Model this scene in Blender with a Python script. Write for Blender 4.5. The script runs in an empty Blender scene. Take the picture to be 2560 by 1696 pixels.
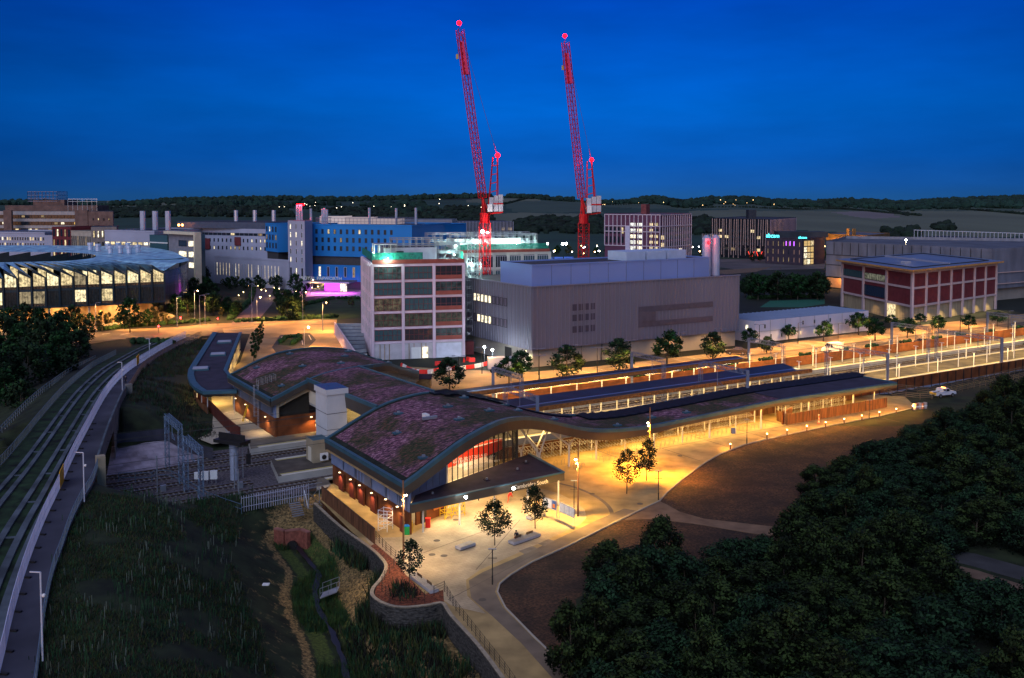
import bpy, bmesh, math, random
from mathutils import Vector, Matrix, noise as mnoise
R = math.radians
random.seed(7)
sc = bpy.context.scene
COL = sc.collection
# ------------------------------------------------------------------ camera
F = 2400.0            # focal length in pixels of the 2560 px wide photograph
CAMH = 42.0
PITCH = R(3.0)
PCY = 618.0           # principal point row (the verticals are nearly upright: shift lens)
cam_d = bpy.data.cameras.new("camera"); cam = bpy.data.objects.new("camera", cam_d); COL.objects.link(cam)
cam.location = (0, 0, CAMH); cam.rotation_euler = (math.pi / 2 - PITCH, 0, 0)
cam_d.sensor_width = 36; cam_d.lens = F / 2560 * 36
cam_d.shift_y = -(848 - PCY) / 2560
cam_d.clip_start = 1; cam_d.clip_end = 30000
sc.camera = cam
# ------------------------------------------------------------------ exposure
sc.view_settings.view_transform = 'Standard'; sc.view_settings.look = 'None'
sc.view_settings.exposure = 0.0; sc.view_settings.gamma = 1
sc.cycles.use_denoising = True
try: sc.cycles.denoiser = 'OPENIMAGEDENOISE'
except Exception: pass
sc.cycles.max_bounces = 5; sc.cycles.diffuse_bounces = 3; sc.cycles.glossy_bounces = 3
sc.cycles.transmission_bounces = 4; sc.cycles.transparent_max_bounces = 6
sc.cycles.caustics_reflective = False; sc.cycles.caustics_refractive = False
sc.cycles.sample_clamp_indirect = 4.0
# ------------------------------------------------------------------ world: blue hour, afterglow behind the camera
SUN_EL, SUN_AZ = R(1.5), R(200)
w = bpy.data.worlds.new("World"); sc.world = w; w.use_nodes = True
nt = w.node_tree; nt.nodes.clear(); N = nt.nodes.new; LK = nt.links.new
def vmath(op, a, b=None):
    n = N('ShaderNodeMath'); n.operation = op
    for i, v in enumerate((a, b)):
        if v is None: continue
        if isinstance(v, (int, float)): n.inputs[i].default_value = v
        else: LK(v, n.inputs[i])
    return n.outputs[0]
out = N('ShaderNodeOutputWorld'); bg = N('ShaderNodeBackground'); LK(bg.outputs[0], out.inputs[0])
sky = N('ShaderNodeTexSky'); sky.sky_type = 'NISHITA'; sky.sun_disc = False
sky.sun_elevation = SUN_EL; sky.sun_rotation = SUN_AZ; sky.altitude = 50; sky.ozone_density = 4
tc = N('ShaderNodeTexCoord'); sep = N('ShaderNodeSeparateXYZ'); LK(tc.outputs['Generated'], sep.inputs[0])
# tint by elevation (ahead of the camera the sky is a saturated blue)
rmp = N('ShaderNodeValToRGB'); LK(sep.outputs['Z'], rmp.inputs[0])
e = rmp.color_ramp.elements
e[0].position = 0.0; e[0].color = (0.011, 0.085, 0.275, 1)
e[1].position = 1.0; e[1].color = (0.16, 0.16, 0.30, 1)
for p, c in ((0.012, (0.007, 0.085, 0.340, 1)), (0.04, (0.002, 0.088, 0.420, 1)), (0.09, (0.0, 0.100, 0.490, 1)), (0.13, (0.0, 0.086, 0.480, 1)), (0.20, (0.0, 0.056, 0.430, 1)), (0.27, (0.0, 0.055, 0.36, 1)), (0.45, (0.12, 0.12, 0.28, 1))):  # upper stops: unseen overhead sky shaped brighter and lilac to tint the roofs
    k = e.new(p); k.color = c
# darker towards the sides
ax = vmath('ABSOLUTE', vmath('SUBTRACT', sep.outputs['X'], 0.08))
side = vmath('SUBTRACT', 1.0, vmath('MULTIPLY', vmath('POWER', ax, 1.8), 1.25))
side = vmath('MAXIMUM', side, 0.25)
# thin cloud veils
mp = N('ShaderNodeMapping'); LK(tc.outputs['Generated'], mp.inputs[0]); mp.inputs['Scale'].default_value = (3.0, 3.0, 13.0); mp.inputs['Rotation'].default_value = (0.1, 0.16, 0)
ns = N('ShaderNodeTexNoise'); ns.inputs['Scale'].default_value = 1.6; ns.inputs['Detail'].default_value = 6; ns.inputs['Roughness'].default_value = 0.55; LK(mp.outputs[0], ns.inputs['Vector'])
veil = vmath('ADD', vmath('MULTIPLY', ns.outputs[0], 0.8), 0.78)
fac = vmath('MULTIPLY', side, veil)
mul = N('ShaderNodeVectorMath'); mul.operation = 'SCALE'; LK(rmp.outputs[0], mul.inputs[0]); LK(fac, mul.inputs['Scale'])
# behind the camera: the afterglow of the real (Nishita) twilight
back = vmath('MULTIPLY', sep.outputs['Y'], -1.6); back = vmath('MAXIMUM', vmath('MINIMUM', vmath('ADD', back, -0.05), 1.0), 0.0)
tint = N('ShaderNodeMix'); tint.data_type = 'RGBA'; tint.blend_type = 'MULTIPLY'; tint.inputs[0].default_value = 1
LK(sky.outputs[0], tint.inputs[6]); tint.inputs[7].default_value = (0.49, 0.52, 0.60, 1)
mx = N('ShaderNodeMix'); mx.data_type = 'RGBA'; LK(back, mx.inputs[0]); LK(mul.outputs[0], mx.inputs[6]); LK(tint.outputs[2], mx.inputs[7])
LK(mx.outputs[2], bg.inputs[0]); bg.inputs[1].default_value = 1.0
# ------------------------------------------------------------------ the one sun: the last soft light of the afterglow
sd = bpy.data.lights.new("sun", 'SUN'); sun = bpy.data.objects.new("sun", sd); COL.objects.link(sun)
sd.energy = 1.4; sd.angle = R(50); sd.color = (0.82, 0.84, 1.0)
sun.rotation_euler = (R(90 - 38), 0, R(-20))
# ------------------------------------------------------------------ geometry helpers
cp, sp_ = math.cos(PITCH), math.sin(PITCH)
def ray(px, py):
    a = (px - 1280) / F; b = (PCY - py) / F
    return Vector((a, cp + b * sp_, -sp_ + b * cp))
def G(px, py, z=0.0):                      # where the sight line meets the level z
    r = ray(px, py); t = (z - CAMH) / r.z
    return Vector((r.x * t, r.y * t, z))
def D(px, py, d):                          # the point at forward distance d
    r = ray(px, py); t = d / r.y
    return Vector((r.x * t, d, CAMH + r.z * t))
U = Vector((math.sin(R(58)), math.cos(R(58)), 0)); V = Vector((-U.y, U.x, 0)); UP = Vector((0, 0, 1))
O = Vector((-12.7, 117.0, 0))
def L(s, w_, z=0.0): return O + U * s + V * w_ + UP * z     # railway grid: s along the line, w across it
def loc_of(p):
    q = Vector((p.x, p.y, 0)) - O; return q.dot(U), q.dot(V)
def lerp(a, b, t): return a + (b - a) * t
def interp(tab, x):
    if x <= tab[0][0]: return tab[0][1]
    for (x0, y0), (x1, y1) in zip(tab, tab[1:]):
        if x <= x1: return y0 + (y1 - y0) * (x - x0) / (x1 - x0)
    return tab[-1][1]
def smooth(tab, x):                        # Catmull-Rom through a table
    n = len(tab)
    if x <= tab[0][0]: return tab[0][1]
    if x >= tab[-1][0]: return tab[-1][1]
    for i in range(n - 1):
        if x <= tab[i + 1][0]:
            x0, y0 = tab[i]; x1, y1 = tab[i + 1]; h = x1 - x0; t = (x - x0) / h
            m0 = (y1 - tab[i - 1][1]) / (x1 - tab[i - 1][0]) if i else (y1 - y0) / h
            m1 = (tab[i + 2][1] - y0) / (tab[i + 2][0] - x0) if i + 2 < n else (y1 - y0) / h
            return (2*t**3-3*t*t+1)*y0 + (t**3-2*t*t+t)*h*m0 + (-2*t**3+3*t*t)*y1 + (t**3-t*t)*h*m1
def resample(pts, step):
    out_ = [pts[0].copy()]
    for a, b in zip(pts, pts[1:]):
        n = max(1, int((b - a).length / step))
        for i in range(1, n + 1): out_.append(a.lerp(b, i / n))
    return out_
def catmull(pts, n=6):
    P = [pts[0] * 2 - pts[1]] + list(pts) + [pts[-1] * 2 - pts[-2]]; r = []
    for i in range(1, len(P) - 2):
        for k in range(n):
            t = k / n
            r.append(0.5 * ((2 * P[i]) + (-P[i-1] + P[i+1]) * t + (2*P[i-1] - 5*P[i] + 4*P[i+1] - P[i+2]) * t*t + (-P[i-1] + 3*P[i] - 3*P[i+1] + P[i+2]) * t**3))
    r.append(pts[-1].copy()); return r
def offset_line(pts, d):                   # offset a ground polyline sideways (positive = to the left of travel)
    r = []
    for i, p in enumerate(pts):
        a = pts[max(0, i - 1)]; b = pts[min(len(pts) - 1, i + 1)]
        t = (b - a); t.z = 0; t.normalize(); r.append(p + Vector((-t.y, t.x, 0)) * d)
    return r
class MB:
    def __init__(s): s.v = []; s.f = []; s.m = []; s.mats = []
    def mi(s, m):
        if m not in s.mats: s.mats.append(m)
        return s.mats.index(m)
    def add(s, vs, fs, m):
        k = len(s.v); s.v += [Vector(q) for q in vs]; i = s.mi(m)
        for f in fs: s.f.append([k + j for j in f]); s.m.append(i)
        return s
    def quad(s, a, b, c, d, m): return s.add([a, b, c, d], [(0, 1, 2, 3)], m)
    def box(s, c, sx, sy, sz, m, dx=None):  # c = base centre, dx = direction of its length
        dx = (dx or Vector((1, 0, 0))).normalized(); dy = Vector((-dx.y, dx.x, 0)).normalized(); c = Vector(c); vs = []
        for k in (0, 1):
            for a, b in ((-1, -1), (1, -1), (1, 1), (-1, 1)): vs.append(c + dx * (a * sx / 2) + dy * (b * sy / 2) + UP * (k * sz))
        return s.add(vs, BOXF, m)
    def wallbox(s, a, b, z0, z1, th, m, side=0):   # upright slab from a to b; side -1/1 puts the thickness on one side
        a = Vector((a.x, a.y, 0)); b = Vector((b.x, b.y, 0)); d = (b - a).normalized(); n = Vector((-d.y, d.x, 0))
        o0 = n * (th * (side - 1) / 2); o1 = n * (th * (side + 1) / 2)
        vs = [p + o + UP * z for z in (z0, z1) for p, o in ((a, o0), (b, o0), (b, o1), (a, o1))]
        return s.add(vs, BOXF, m)
    def prism(s, pts, z0, z1, m, mtop=None):
        n = len(pts); a = sum(pts[i].x * pts[(i+1) % n].y - pts[(i+1) % n].x * pts[i].y for i in range(n))
        if a < 0: pts = pts[::-1]
        lo = [Vector((p.x, p.y, z0)) for p in pts]; hi = [Vector((p.x, p.y, z1)) for p in pts]
        s.add(lo + hi, [(i, (i+1) % n, n + (i+1) % n, n + i) for i in range(n)] + [tuple(range(n - 1, -1, -1))], m)
        return s.add(hi, [tuple(range(n))], mtop or m)
    def bar(s, a, b, r, m, n=4, r2=None):
        a = Vector(a); b = Vector(b); d = b - a
        if d.length < 1e-6: return s
        d.normalize(); x = d.cross(UP)
        if x.length < 1e-3: x = Vector((1, 0, 0))
        x.normalize(); y = d.cross(x); r2 = r if r2 is None else r2; vs = []
        for p, rr in ((a, r), (b, r2)):
            for k in range(n):
                an = 2 * math.pi * (k + .5) / n; vs.append(p + x * (rr * math.cos(an)) + y * (rr * math.sin(an)))
        return s.add(vs, [(i, (i+1) % n, n + (i+1) % n, n + i) for i in range(n)] + [tuple(range(n - 1, -1, -1)), tuple(range(n, 2 * n))], m)
    def tube(s, pts, r, m, n=5):
        for a, b in zip(pts, pts[1:]): s.bar(a, b, r, m, n)
        return s
    def strip(s, A, B, m):                 # sheet between two polylines
        n = len(A); return s.add(list(A) + list(B), [(i, i+1, n+i+1, n+i) for i in range(n - 1)], m)
    def slab(s, A, B, th, m, mt=None):     # strip with thickness below
        n = len(A); dn = UP * -th
        s.add(list(A) + list(B), [(i, i+1, n+i+1, n+i) for i in range(n-1)], mt or m)
        A2 = [p + dn for p in A]; B2 = [p + dn for p in B]
        s.add(A2 + B2, [(n+i, n+i+1, i+1, i) for i in range(n-1)], m)
        s.strip(A2, A, m); s.strip(B, B2, m)
        s.quad(A[0], B[0], B2[0], A2[0], m); return s.quad(B[-1], A[-1], A2[-1], B2[-1], m)
    def ball(s, c, r, m, seg=8, rings=5, sz=1.0):
        vs = [Vector(c) + UP * (r * sz)]; c = Vector(c)
        for i in range(1, rings):
            t = math.pi * i / rings
            for k in range(seg):
                p = 2 * math.pi * k / seg; vs.append(c + Vector((r * math.sin(t) * math.cos(p), r * math.sin(t) * math.sin(p), r * sz * math.cos(t))))
        vs.append(c - UP * (r * sz)); fs = [(0, 1 + k, 1 + (k+1) % seg) for k in range(seg)]
        for i in range(rings - 2):
            for k in range(seg): fs.append((1+i*seg+k, 1+(i+1)*seg+k, 1+(i+1)*seg+(k+1) % seg, 1+i*seg+(k+1) % seg))
        b = 1 + (rings - 2) * seg; fs += [(b + k, len(vs) - 1, b + (k+1) % seg) for k in range(seg)]
        return s.add(vs, fs, m)
    def build(s, name, parent=None, smooth=False, local=False):
        me = bpy.data.meshes.new(name); off = Vector((0, 0, 0))
        if parent is not None and not local: off = world_loc(parent)
        me.from_pydata([tuple(q - off) for q in s.v], [], s.f); me.update()
        for m in s.mats: me.materials.append(m)
        me.polygons.foreach_set('material_index', s.m)
        if smooth: me.polygons.foreach_set('use_smooth', [True] * len(me.polygons))
        o = bpy.data.objects.new(name, me); COL.objects.link(o)
        if parent is not None: o.parent = parent
        return o
BOXF = [(3, 2, 1, 0), (4, 5, 6, 7), (0, 1, 5, 4), (1, 2, 6, 5), (2, 3, 7, 6), (3, 0, 4, 7)]
def world_loc(o):
    p = Vector(o.location)
    while o.parent: o = o.parent; p = p + Vector(o.location)
    return p
def tag(o, label=None, cat=None, group=None, kind=None):
    if label: o['label'] = label
    if cat: o['category'] = cat
    if group: o['group'] = group
    if kind: o['kind'] = kind
    return o
def thing(name, label, cat, loc=(0, 0, 0), group=None, rz=0):
    o = bpy.data.objects.new(name, None); COL.objects.link(o); o.empty_display_size = .5
    o.location = loc; o.rotation_euler = (0, 0, rz); return tag(o, label, cat, group)
KIDS = {}
def copy_tree(o, parent=None):
    c = o.copy(); COL.objects.link(c); c.parent = parent
    for ch in o.children: copy_tree(ch, c)
    return c
def place(proto, loc, rz=0, sc_=1.0, label=None, group=None, first=[]):
    if proto not in first: first.append(proto); c = proto      # the first placement moves the prototype itself
    else: c = copy_tree(proto)
    c.location = loc; c.rotation_euler = (0, 0, rz); c.scale = (sc_,) * 3 if isinstance(sc_, (int, float)) else sc_
    if label: c['label'] = label
    if group: c['group'] = group
    return c
def struct(o): o['kind'] = 'structure'; return o
def dirz(d): return math.atan2(d.y, d.x)
# ------------------------------------------------------------------ materials
MC = {}
def mat(name, col, rough=0.8, metal=0.0, var=0.18, scale=0.6, bump=0.0, emit=None, estr=0.0, spec=0.3, detail=3, dark=None, stretch=None):
    if name in MC: return MC[name]
    m = bpy.data.materials.new(name); m.use_nodes = True; t = m.node_tree; b = t.nodes['Principled BSDF']
    b.inputs['Roughness'].default_value = rough; b.inputs['Metallic'].default_value = metal
    b.inputs['Specular IOR Level'].default_value = spec
    b.inputs['Base Color'].default_value = (*col, 1)
    if var or dark:
        g = t.nodes.new('ShaderNodeNewGeometry'); n = t.nodes.new('ShaderNodeTexNoise'); n.inputs['Scale'].default_value = scale; n.inputs['Detail'].default_value = detail
        mpn = t.nodes.new('ShaderNodeMapping'); t.links.new(g.outputs['Position'], mpn.inputs[0]); t.links.new(mpn.outputs[0], n.inputs['Vector'])
        if stretch: mpn.inputs['Scale'].default_value = stretch
        r = t.nodes.new('ShaderNodeValToRGB'); t.links.new(n.outputs[0], r.inputs[0])
        c0 = dark or tuple(c * (1 - var * 1.6) for c in col); c1 = tuple(min(1, c * (1 + var)) for c in col)
        r.color_ramp.elements[0].position = .3; r.color_ramp.elements[1].position = .7
        r.color_ramp.elements[0].color = (*c0, 1); r.color_ramp.elements[1].color = (*c1, 1)
        t.links.new(r.outputs[0], b.inputs['Base Color'])
        if bump:
            bp = t.nodes.new('ShaderNodeBump'); bp.inputs['Strength'].default_value = bump; bp.inputs['Distance'].default_value = .2
            t.links.new(n.outputs[0], bp.inputs['Height']); t.links.new(bp.outputs[0], b.inputs['Normal'])
    if emit:
        b.inputs['Emission Color'].default_value = (*emit, 1); b.inputs['Emission Strength'].default_value = estr
    MC[name] = m; return m
def glow(name, col, s): return mat(name, (.02, .02, .02), var=0, emit=col, estr=s)
def glown(name, col, s, sc_=.9, lo=.25):     # lit interior seen through glass: uneven brightness
    if name in MC: return MC[name]
    m = glow(name, col, s); t = m.node_tree; b = t.nodes['Principled BSDF']; g = t.nodes.new('ShaderNodeNewGeometry'); n = t.nodes.new('ShaderNodeTexNoise'); n.inputs['Scale'].default_value = sc_; n.inputs['Detail'].default_value = 5; n.inputs['Roughness'].default_value = .75
    t.links.new(g.outputs['Position'], n.inputs['Vector']); r = t.nodes.new('ShaderNodeMapRange'); r.inputs[1].default_value = .38; r.inputs[2].default_value = .62; r.inputs[3].default_value = s * lo; r.inputs[4].default_value = s * 1.5
    t.links.new(n.outputs[0], r.inputs[0]); t.links.new(r.outputs[0], b.inputs['Emission Strength']); return m
def lamp(kind, loc, power, col, parent=None, size=None, size_y=None, rot=None, spot=None, blend=.5, radius=.15, name=None):
    d = bpy.data.lights.new(name or 'lamp_light', kind); d.energy = power; d.color = col
    if kind == 'AREA':
        d.shape = 'RECTANGLE'; d.size = size; d.size_y = size_y or size
    else: d.shadow_soft_size = radius
    if kind == 'SPOT': d.spot_size = spot or R(140); d.spot_blend = blend
    o = bpy.data.objects.new(name or 'lamp_light', d); COL.objects.link(o)
    if parent is not None: o.parent = parent; o.location = Vector(loc) - world_loc(parent)
    else: o.location = loc
    if rot: o.rotation_euler = rot
    return o
def wall_light(c, power, col, parent, out=None):     # small shielded wall light: shines down only
    return lamp('SPOT', c, power, col, parent, spot=R(150), blend=.6, radius=.08)
# ================================================================== TERRAIN
def zb(Y): return smooth([(40, 4.6), (80, 5.2), (115, 6.0), (150, 6.3), (180, 5.7), (205, 4.0), (230, 2.2), (255, .8), (280, .05), (400, .0)], Y)
def Gb(px, py, dz=0):                      # sight line onto the rising busway deck
    z = 5.0
    for _ in range(12): z = lerp(z, zb(G(px, py, z).y) + dz, .6)
    return G(px, py, z)
PATH_R = [Gb(*p) for p in ((84,1750),(95,1670),(102,1614),(115,1516),(133,1433),(154,1374),(177,1309),(204,1252),(231,1208),(251,1149),(275,1075),(308,995),(328,966),(355,924),(385,898),(444,865),(503,838))]
PATH_L = [Gb(*p) for p in ((-20,1750),(6,1661),(30,1551),(59,1448),(89,1362),(118,1291),(145,1235),(183,1149),(219,1078),(260,1001),(290,960),(325,927),(370,898),(429,862),(485,835))]
BUS_L = [Gb(*p) for p in ((-520,1750),(-420,1600),(-260,1420),(-130,1290),(0,1167),(60,1098),(112,1034),(165,975),(225,924),(270,898),(311,877),(360,857),(410,843))]
PATH_R = catmull(PATH_R, 4); PATH_L = catmull(PATH_L, 4); BUS_L = catmull(BUS_L, 4)
STREAM = catmull([G(*p, -4.0) for p in ((735,1360),(754,1383),(784,1419),(796,1443),(786,1478),(792,1511),(814,1555),(834,1593),(849,1629),(858,1664),(880,1760))], 4)
WALL = catmull([G(*p, 0.1) for p in ((790,1259),(855,1318),(923,1366),(956,1395),(970,1419),(957,1449),(938,1472),(936,1490),(961,1508),(1003,1518),(1062,1514),(1109,1508),(1133,1540),(1200,1614),(1262,1696),(1330,1790))], 4)
def seg_d(p, pts):
    best = 1e9; bi = 0
    for i in range(len(pts) - 1):
        ax_, ay = pts[i].x, pts[i].y; dx, dy = pts[i+1].x - ax_, pts[i+1].y - ay
        l2 = dx * dx + dy * dy or 1e-9; t = max(0, min(1, ((p[0]-ax_) * dx + (p[1]-ay) * dy) / l2))
        d = (p[0] - ax_ - t*dx) ** 2 + (p[1] - ay - t*dy) ** 2
        if d < best: best = d; bi = i + t
    return math.sqrt(best), bi
def inside(x, y, poly):
    c = False; n = len(poly); j = n - 1
    for i in range(n):
        xi, yi = poly[i][0], poly[i][1]; xj, yj = poly[j][0], poly[j][1]
        if (yi > y) != (yj > y) and x < (xj - xi) * (y - yi) / (yj - yi) + xi: c = not c
        j = i
    return c
BAND = PATH_R + BUS_L[::-1]
railN = [L(-60, 25), L(-2, 25)]
VALLEY = [p for p in PATH_R if p.y < 140 and loc_of(p)[1] < 27] + [L(-2, 25), L(-2, 18)] + WALL + [Vector((20, 20, 0)), Vector((-60, 20, 0))]
SLABS = [G(*p) for p in ((266,1193),(278,1114),(410,1100),(470,1112),(545,1142),(470,1158))]
def rail_bed(s, w_): return 24.5 < w_ < 57.0
def Hgt(x, y):
    if y > 420 or abs(x) > 150 and y > 200: return hill(x, y)
    p = (x, y); s, w_ = loc_of(Vector((x, y, 0)))
    if inside(x, y, BAND):
        if 26 < w_ < 66 and s < -2: return -1.2 if w_ < 56 else lerp(-1.2, 1.0, (w_ - 56) / 10)
        return zb(y) - .5
    nz = mnoise.noise(Vector((x * .12, y * .12, 3))) * .35
    if inside(x, y, VALLEY):
        dw = seg_d(p, WALL)[0]; ds = seg_d(p, STREAM)[0]; dp = seg_d(p, PATH_R)[0]
        dr = max(0.05, 25.5 - w_)
        a = [(dw, -2.3, 1.0), (max(0.05, ds - .4), -4.4, .9), (dp, zb(y) - .35, 3.0), (dr, .9 if s < -12 else -.3, .8)]
        num = den = 0
        for d, z, k in a:
            q = k / (d * d + .02); num += q * z; den += q
        return num / den + nz * min(1, dp / 3, ds / 2)
    if 25 <= w_ <= 57: return -1.2
    if y < 170 and seg_d(p, WALL)[0] < 2.0: return -2.5
    dl, il = seg_d(p, BAND)
    if dl < 40 and y < 300:
        k = max(0, 1 - dl / 16); k = k * k * (3 - 2 * k)
        if w_ > 56 and s < 0 and s > -40:
            e_ = max(0, 1 - (w_ - 57) / 9) if w_ < 66 else 0
            return lerp(-.06, zb(y) - .4, k) * (1 - e_) - 1.2 * e_ + nz * k
        return lerp(-.06, zb(y) - .4, k) + nz * min(1, k * 3, dl / 2)
    return -.06
RIDGE = [(-1200,28),(0,26),(245,24),(325,25),(385,29),(444,34),(680,38),(900,37),(1103,44),(1303,45),(1407,36),(1540,26),(1600,33),(1640,38),(1703,27),(1762,34),(1860,36),(2008,26),(2126,30),(2254,24),(2437,36),(2560,38),(3400,34)]
def hill(x, y):
    r = math.hypot(x, y); pxx = 1280 + F * x / max(y, 1)
    top = smooth(RIDGE, pxx) - 3
    t = (y - 650) / (3000 - 650)
    if t <= 0: return -.06
    if t < 1: return top * (t ** 1.15) + 1.5 * mnoise.noise(Vector((x * .002, y * .002, 0))) * min(1, t * 3)
    return max(-60, top - (y - 3000) * .02)
GR_MAT = {}
grass_dark = mat('rough_grass', (.018, .026, .010), .95, var=.6, scale=.35, detail=8, bump=.6, dark=(.004, .006, .003))
earth = mat('dry_earth', (.26, .175, .085), .95, var=.35, scale=.5, detail=8, bump=.4, dark=(.06, .05, .025))
field_dark = mat('green_field', (.020, .050, .032), .95, var=.25, scale=.01)
field_pale = mat('stubble_field', (.105, .120, .078), .95, var=.12, scale=.01, stretch=(1, .2, 1))
field_mid = mat('hay_field', (.046, .074, .050), .95, var=.15, scale=.012)
wood_floor = mat('woodland_ground', (.010, .016, .012), .95, var=.4, scale=.02)
urban = mat('campus_ground', (.014, .019, .013), .9, var=.5, scale=.03)
lawn_m = mat('dry_lawn', (.085, .050, .026), .95, var=.35, scale=.4, detail=8, bump=.5, dark=(.035, .026, .014))
FIELDS = [(field_pale, [(1200,537),(1300,532),(1420,535),(1510,531),(1460,545),(1330,556),(1230,552),(1160,556)]),
    (field_pale, [(1160,500),(1240,496),(1355,497),(1350,506),(1260,508),(1170,507)]),
    (field_mid, [(1260,505),(1360,502),(1500,506),(1500,528),(1400,532),(1280,530)]),
    (field_mid, [(1500,498),(1700,494),(1860,505),(2060,512),(2060,520),(1860,522),(1700,524),(1510,518)]),
    (field_pale, [(1530,497),(1660,493),(1720,497),(1640,501),(1560,502)]),
    (field_pale, [(1720,528),(1850,524),(1950,527),(2150,526),(2300,524),(2560,528),(2560,590),(2400,600),(2200,588),(2000,575),(1850,566),(1740,555)]),
    (field_pale, [(250,508),(330,500),(460,498),(480,505),(420,518),(330,524),(260,520)]),
    (field_mid, [(240,518),(460,512),(480,530),(250,530)]),
    (field_mid, [(1860,517),(2000,514),(2230,517),(2560,516),(2560,528),(1860,528)]),
    (field_dark, [(1210,560),(1500,540),(1520,600),(1230,600)]),
    (mat('bare_field', (.16, .135, .13), .95, var=.1, scale=.01), [(2080,531),(2160,529),(2230,534),(2250,543),(2190,548),(2130,541)]),
    (field_mid, [(700,522),(1160,521),(1160,525),(700,526)])]
THK = [(q.x, q.y) for q in [G(*q) for q in ((1405,1640),(1440,1500),(1500,1420),(1580,1385),(1680,1395),(1800,1400),(1890,1400),(1975,1330),(1985,1255),(2035,1200),(2120,1160),(2230,1110),(2330,1075),(2450,1020),(2580,975),(2900,930),(3100,1300),(3100,1900),(2400,2100),(1700,2100),(1430,1800))]]
def near_cover():       # rough grass, bare dry earth and scorched lawn blended by the cover map, broken up by noise
    t = grass_dark.node_tree; b = t.nodes['Principled BSDF']; base = b.inputs['Base Color'].links[0].from_socket
    at = t.nodes.new('ShaderNodeVertexColor'); at.layer_name = 'cover'; sp3 = t.nodes.new('ShaderNodeSeparateColor'); t.links.new(at.outputs[0], sp3.inputs[0])
    g = t.nodes.new('ShaderNodeNewGeometry')
    def nz(scale, det=8):
        n = t.nodes.new('ShaderNodeTexNoise'); n.inputs['Scale'].default_value = scale; n.inputs['Detail'].default_value = det; n.inputs['Roughness'].default_value = .65; t.links.new(g.outputs['Position'], n.inputs['Vector']); return n.outputs[0]
    def ramp(src, a, b2, pa, pb):
        r = t.nodes.new('ShaderNodeValToRGB'); t.links.new(src, r.inputs[0]); r.color_ramp.elements[0].position = pa; r.color_ramp.elements[1].position = pb
        r.color_ramp.elements[0].color = (*a, 1); r.color_ramp.elements[1].color = (*b2, 1); return r.outputs[0]
    def mth(op, a, b2):
        n = t.nodes.new('ShaderNodeMath'); n.operation = op
        for i, v in enumerate((a, b2)):
            if isinstance(v, (int, float)): n.inputs[i].default_value = v
            else: t.links.new(v, n.inputs[i])
        return n.outputs[0]
    def mixc(f, a, b2):
        m = t.nodes.new('ShaderNodeMix'); m.data_type = 'RGBA'; t.links.new(f, m.inputs[0]); t.links.new(a, m.inputs[6]); t.links.new(b2, m.inputs[7]); return m.outputs[2]
    brk = nz(.8); fine = nz(3.2)
    def mask(ch): return ramp(mth('ADD', sp3.outputs[ch], mth('SUBTRACT', mth('MULTIPLY', brk, .9), .45)), (0, 0, 0), (1, 1, 1), .42, .58)
    ea = ramp(fine, (.035, .028, .012), (.40, .26, .10), .38, .68); la = mixc(ramp(nz(.16, 6), (0, 0, 0), (1, 1, 1), .40, .62), ramp(fine, (.010, .008, .006), (.055, .030, .018), .3, .7), ramp(fine, (.020, .013, .008), (.15, .068, .030), .36, .66)); gr = ramp(fine, (.008, .022, .006), (.085, .120, .020), .32, .70)
    c = mixc(mask(2), base, la); c = mixc(mask(0), c, ea); c = mixc(mask(1), c, gr)
    t.links.new(c, b.inputs['Base Color'])
near_cover()
def build_ground():
    ys = []; y = 48.0
    while y < 300: ys.append(y); y += .9 if y < 160 else 2.5
    while y < 4200: ys.append(y); y *= 1.022
    ys += [6000, 12000, 25000]
    xs = [i / 160 * .95 for i in range(-160, 161)]
    mb = MB(); nx = len(xs); vs = []
    for Y in ys:
        k = max(Y, 60)
        for t in xs:
            X = t * k * (1 + .25 * max(0, 1 - Y / 90)); z = Hgt(X, Y) if Y < 420 else hill(X, Y)
            vs.append(Vector((X, Y, z)))
    mb.v = vs
    for m in (grass_dark, earth, field_dark, field_pale, field_mid, wood_floor, urban, lawn_m): mb.mi(m)
    for j in range(len(ys) - 1):
        for i in range(nx - 1):
            a = j * nx + i; c = (vs[a] + vs[a + nx + 1]) / 2; m = grass_dark
            if c.y > 560:
                q = c - Vector((0, 0, CAMH)); zc = q.y * cp - q.z * sp_; yc = q.y * sp_ + q.z * cp
                px, py = 1280 + F * q.x / zc, PCY - F * yc / zc; m = field_dark if py > 500 else wood_floor
                for mm, poly in FIELDS:
                    if inside(px, py, poly): m = mm
            elif c.y > 200: m = urban
            mb.f.append([a, a + 1, a + nx + 1, a + nx]); mb.m.append(mb.mi(m))
    gnd = mb.build('ground', smooth=True)
    at = gnd.data.color_attributes.new('cover', 'FLOAT_COLOR', 'POINT'); buf = []
    for v in vs:
        r_ = g_ = b_ = 0.0
        if v.y < 175:
            if inside(v.x, v.y, VALLEY):
                ds = seg_d((v.x, v.y), STREAM)[0]; dw = seg_d((v.x, v.y), WALL)[0]
                r_ = max(max(0, min(.9, 1.35 - dw / 7)), max(0, min(.36, 1.0 - ds / 12))) * min(1, max(0, ds - 1.5) / 1.5); r_ = max(r_, max(0, 1 - abs(ds - 3.3) / .9) * .95)
                g_ = max(0, 1 - abs(ds - 1.6) / 1.6)
            elif (v.x > -6 or v.y > 120) and not inside(v.x, v.y, THK): b_ = 1.0 if v.x > -30 else 0
        buf += [r_, g_, b_, 1]
    at.data.foreach_set('color', buf)
    struct(tag(gnd, 'rough ground, slopes, fields and low hills'))
build_ground()
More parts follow.
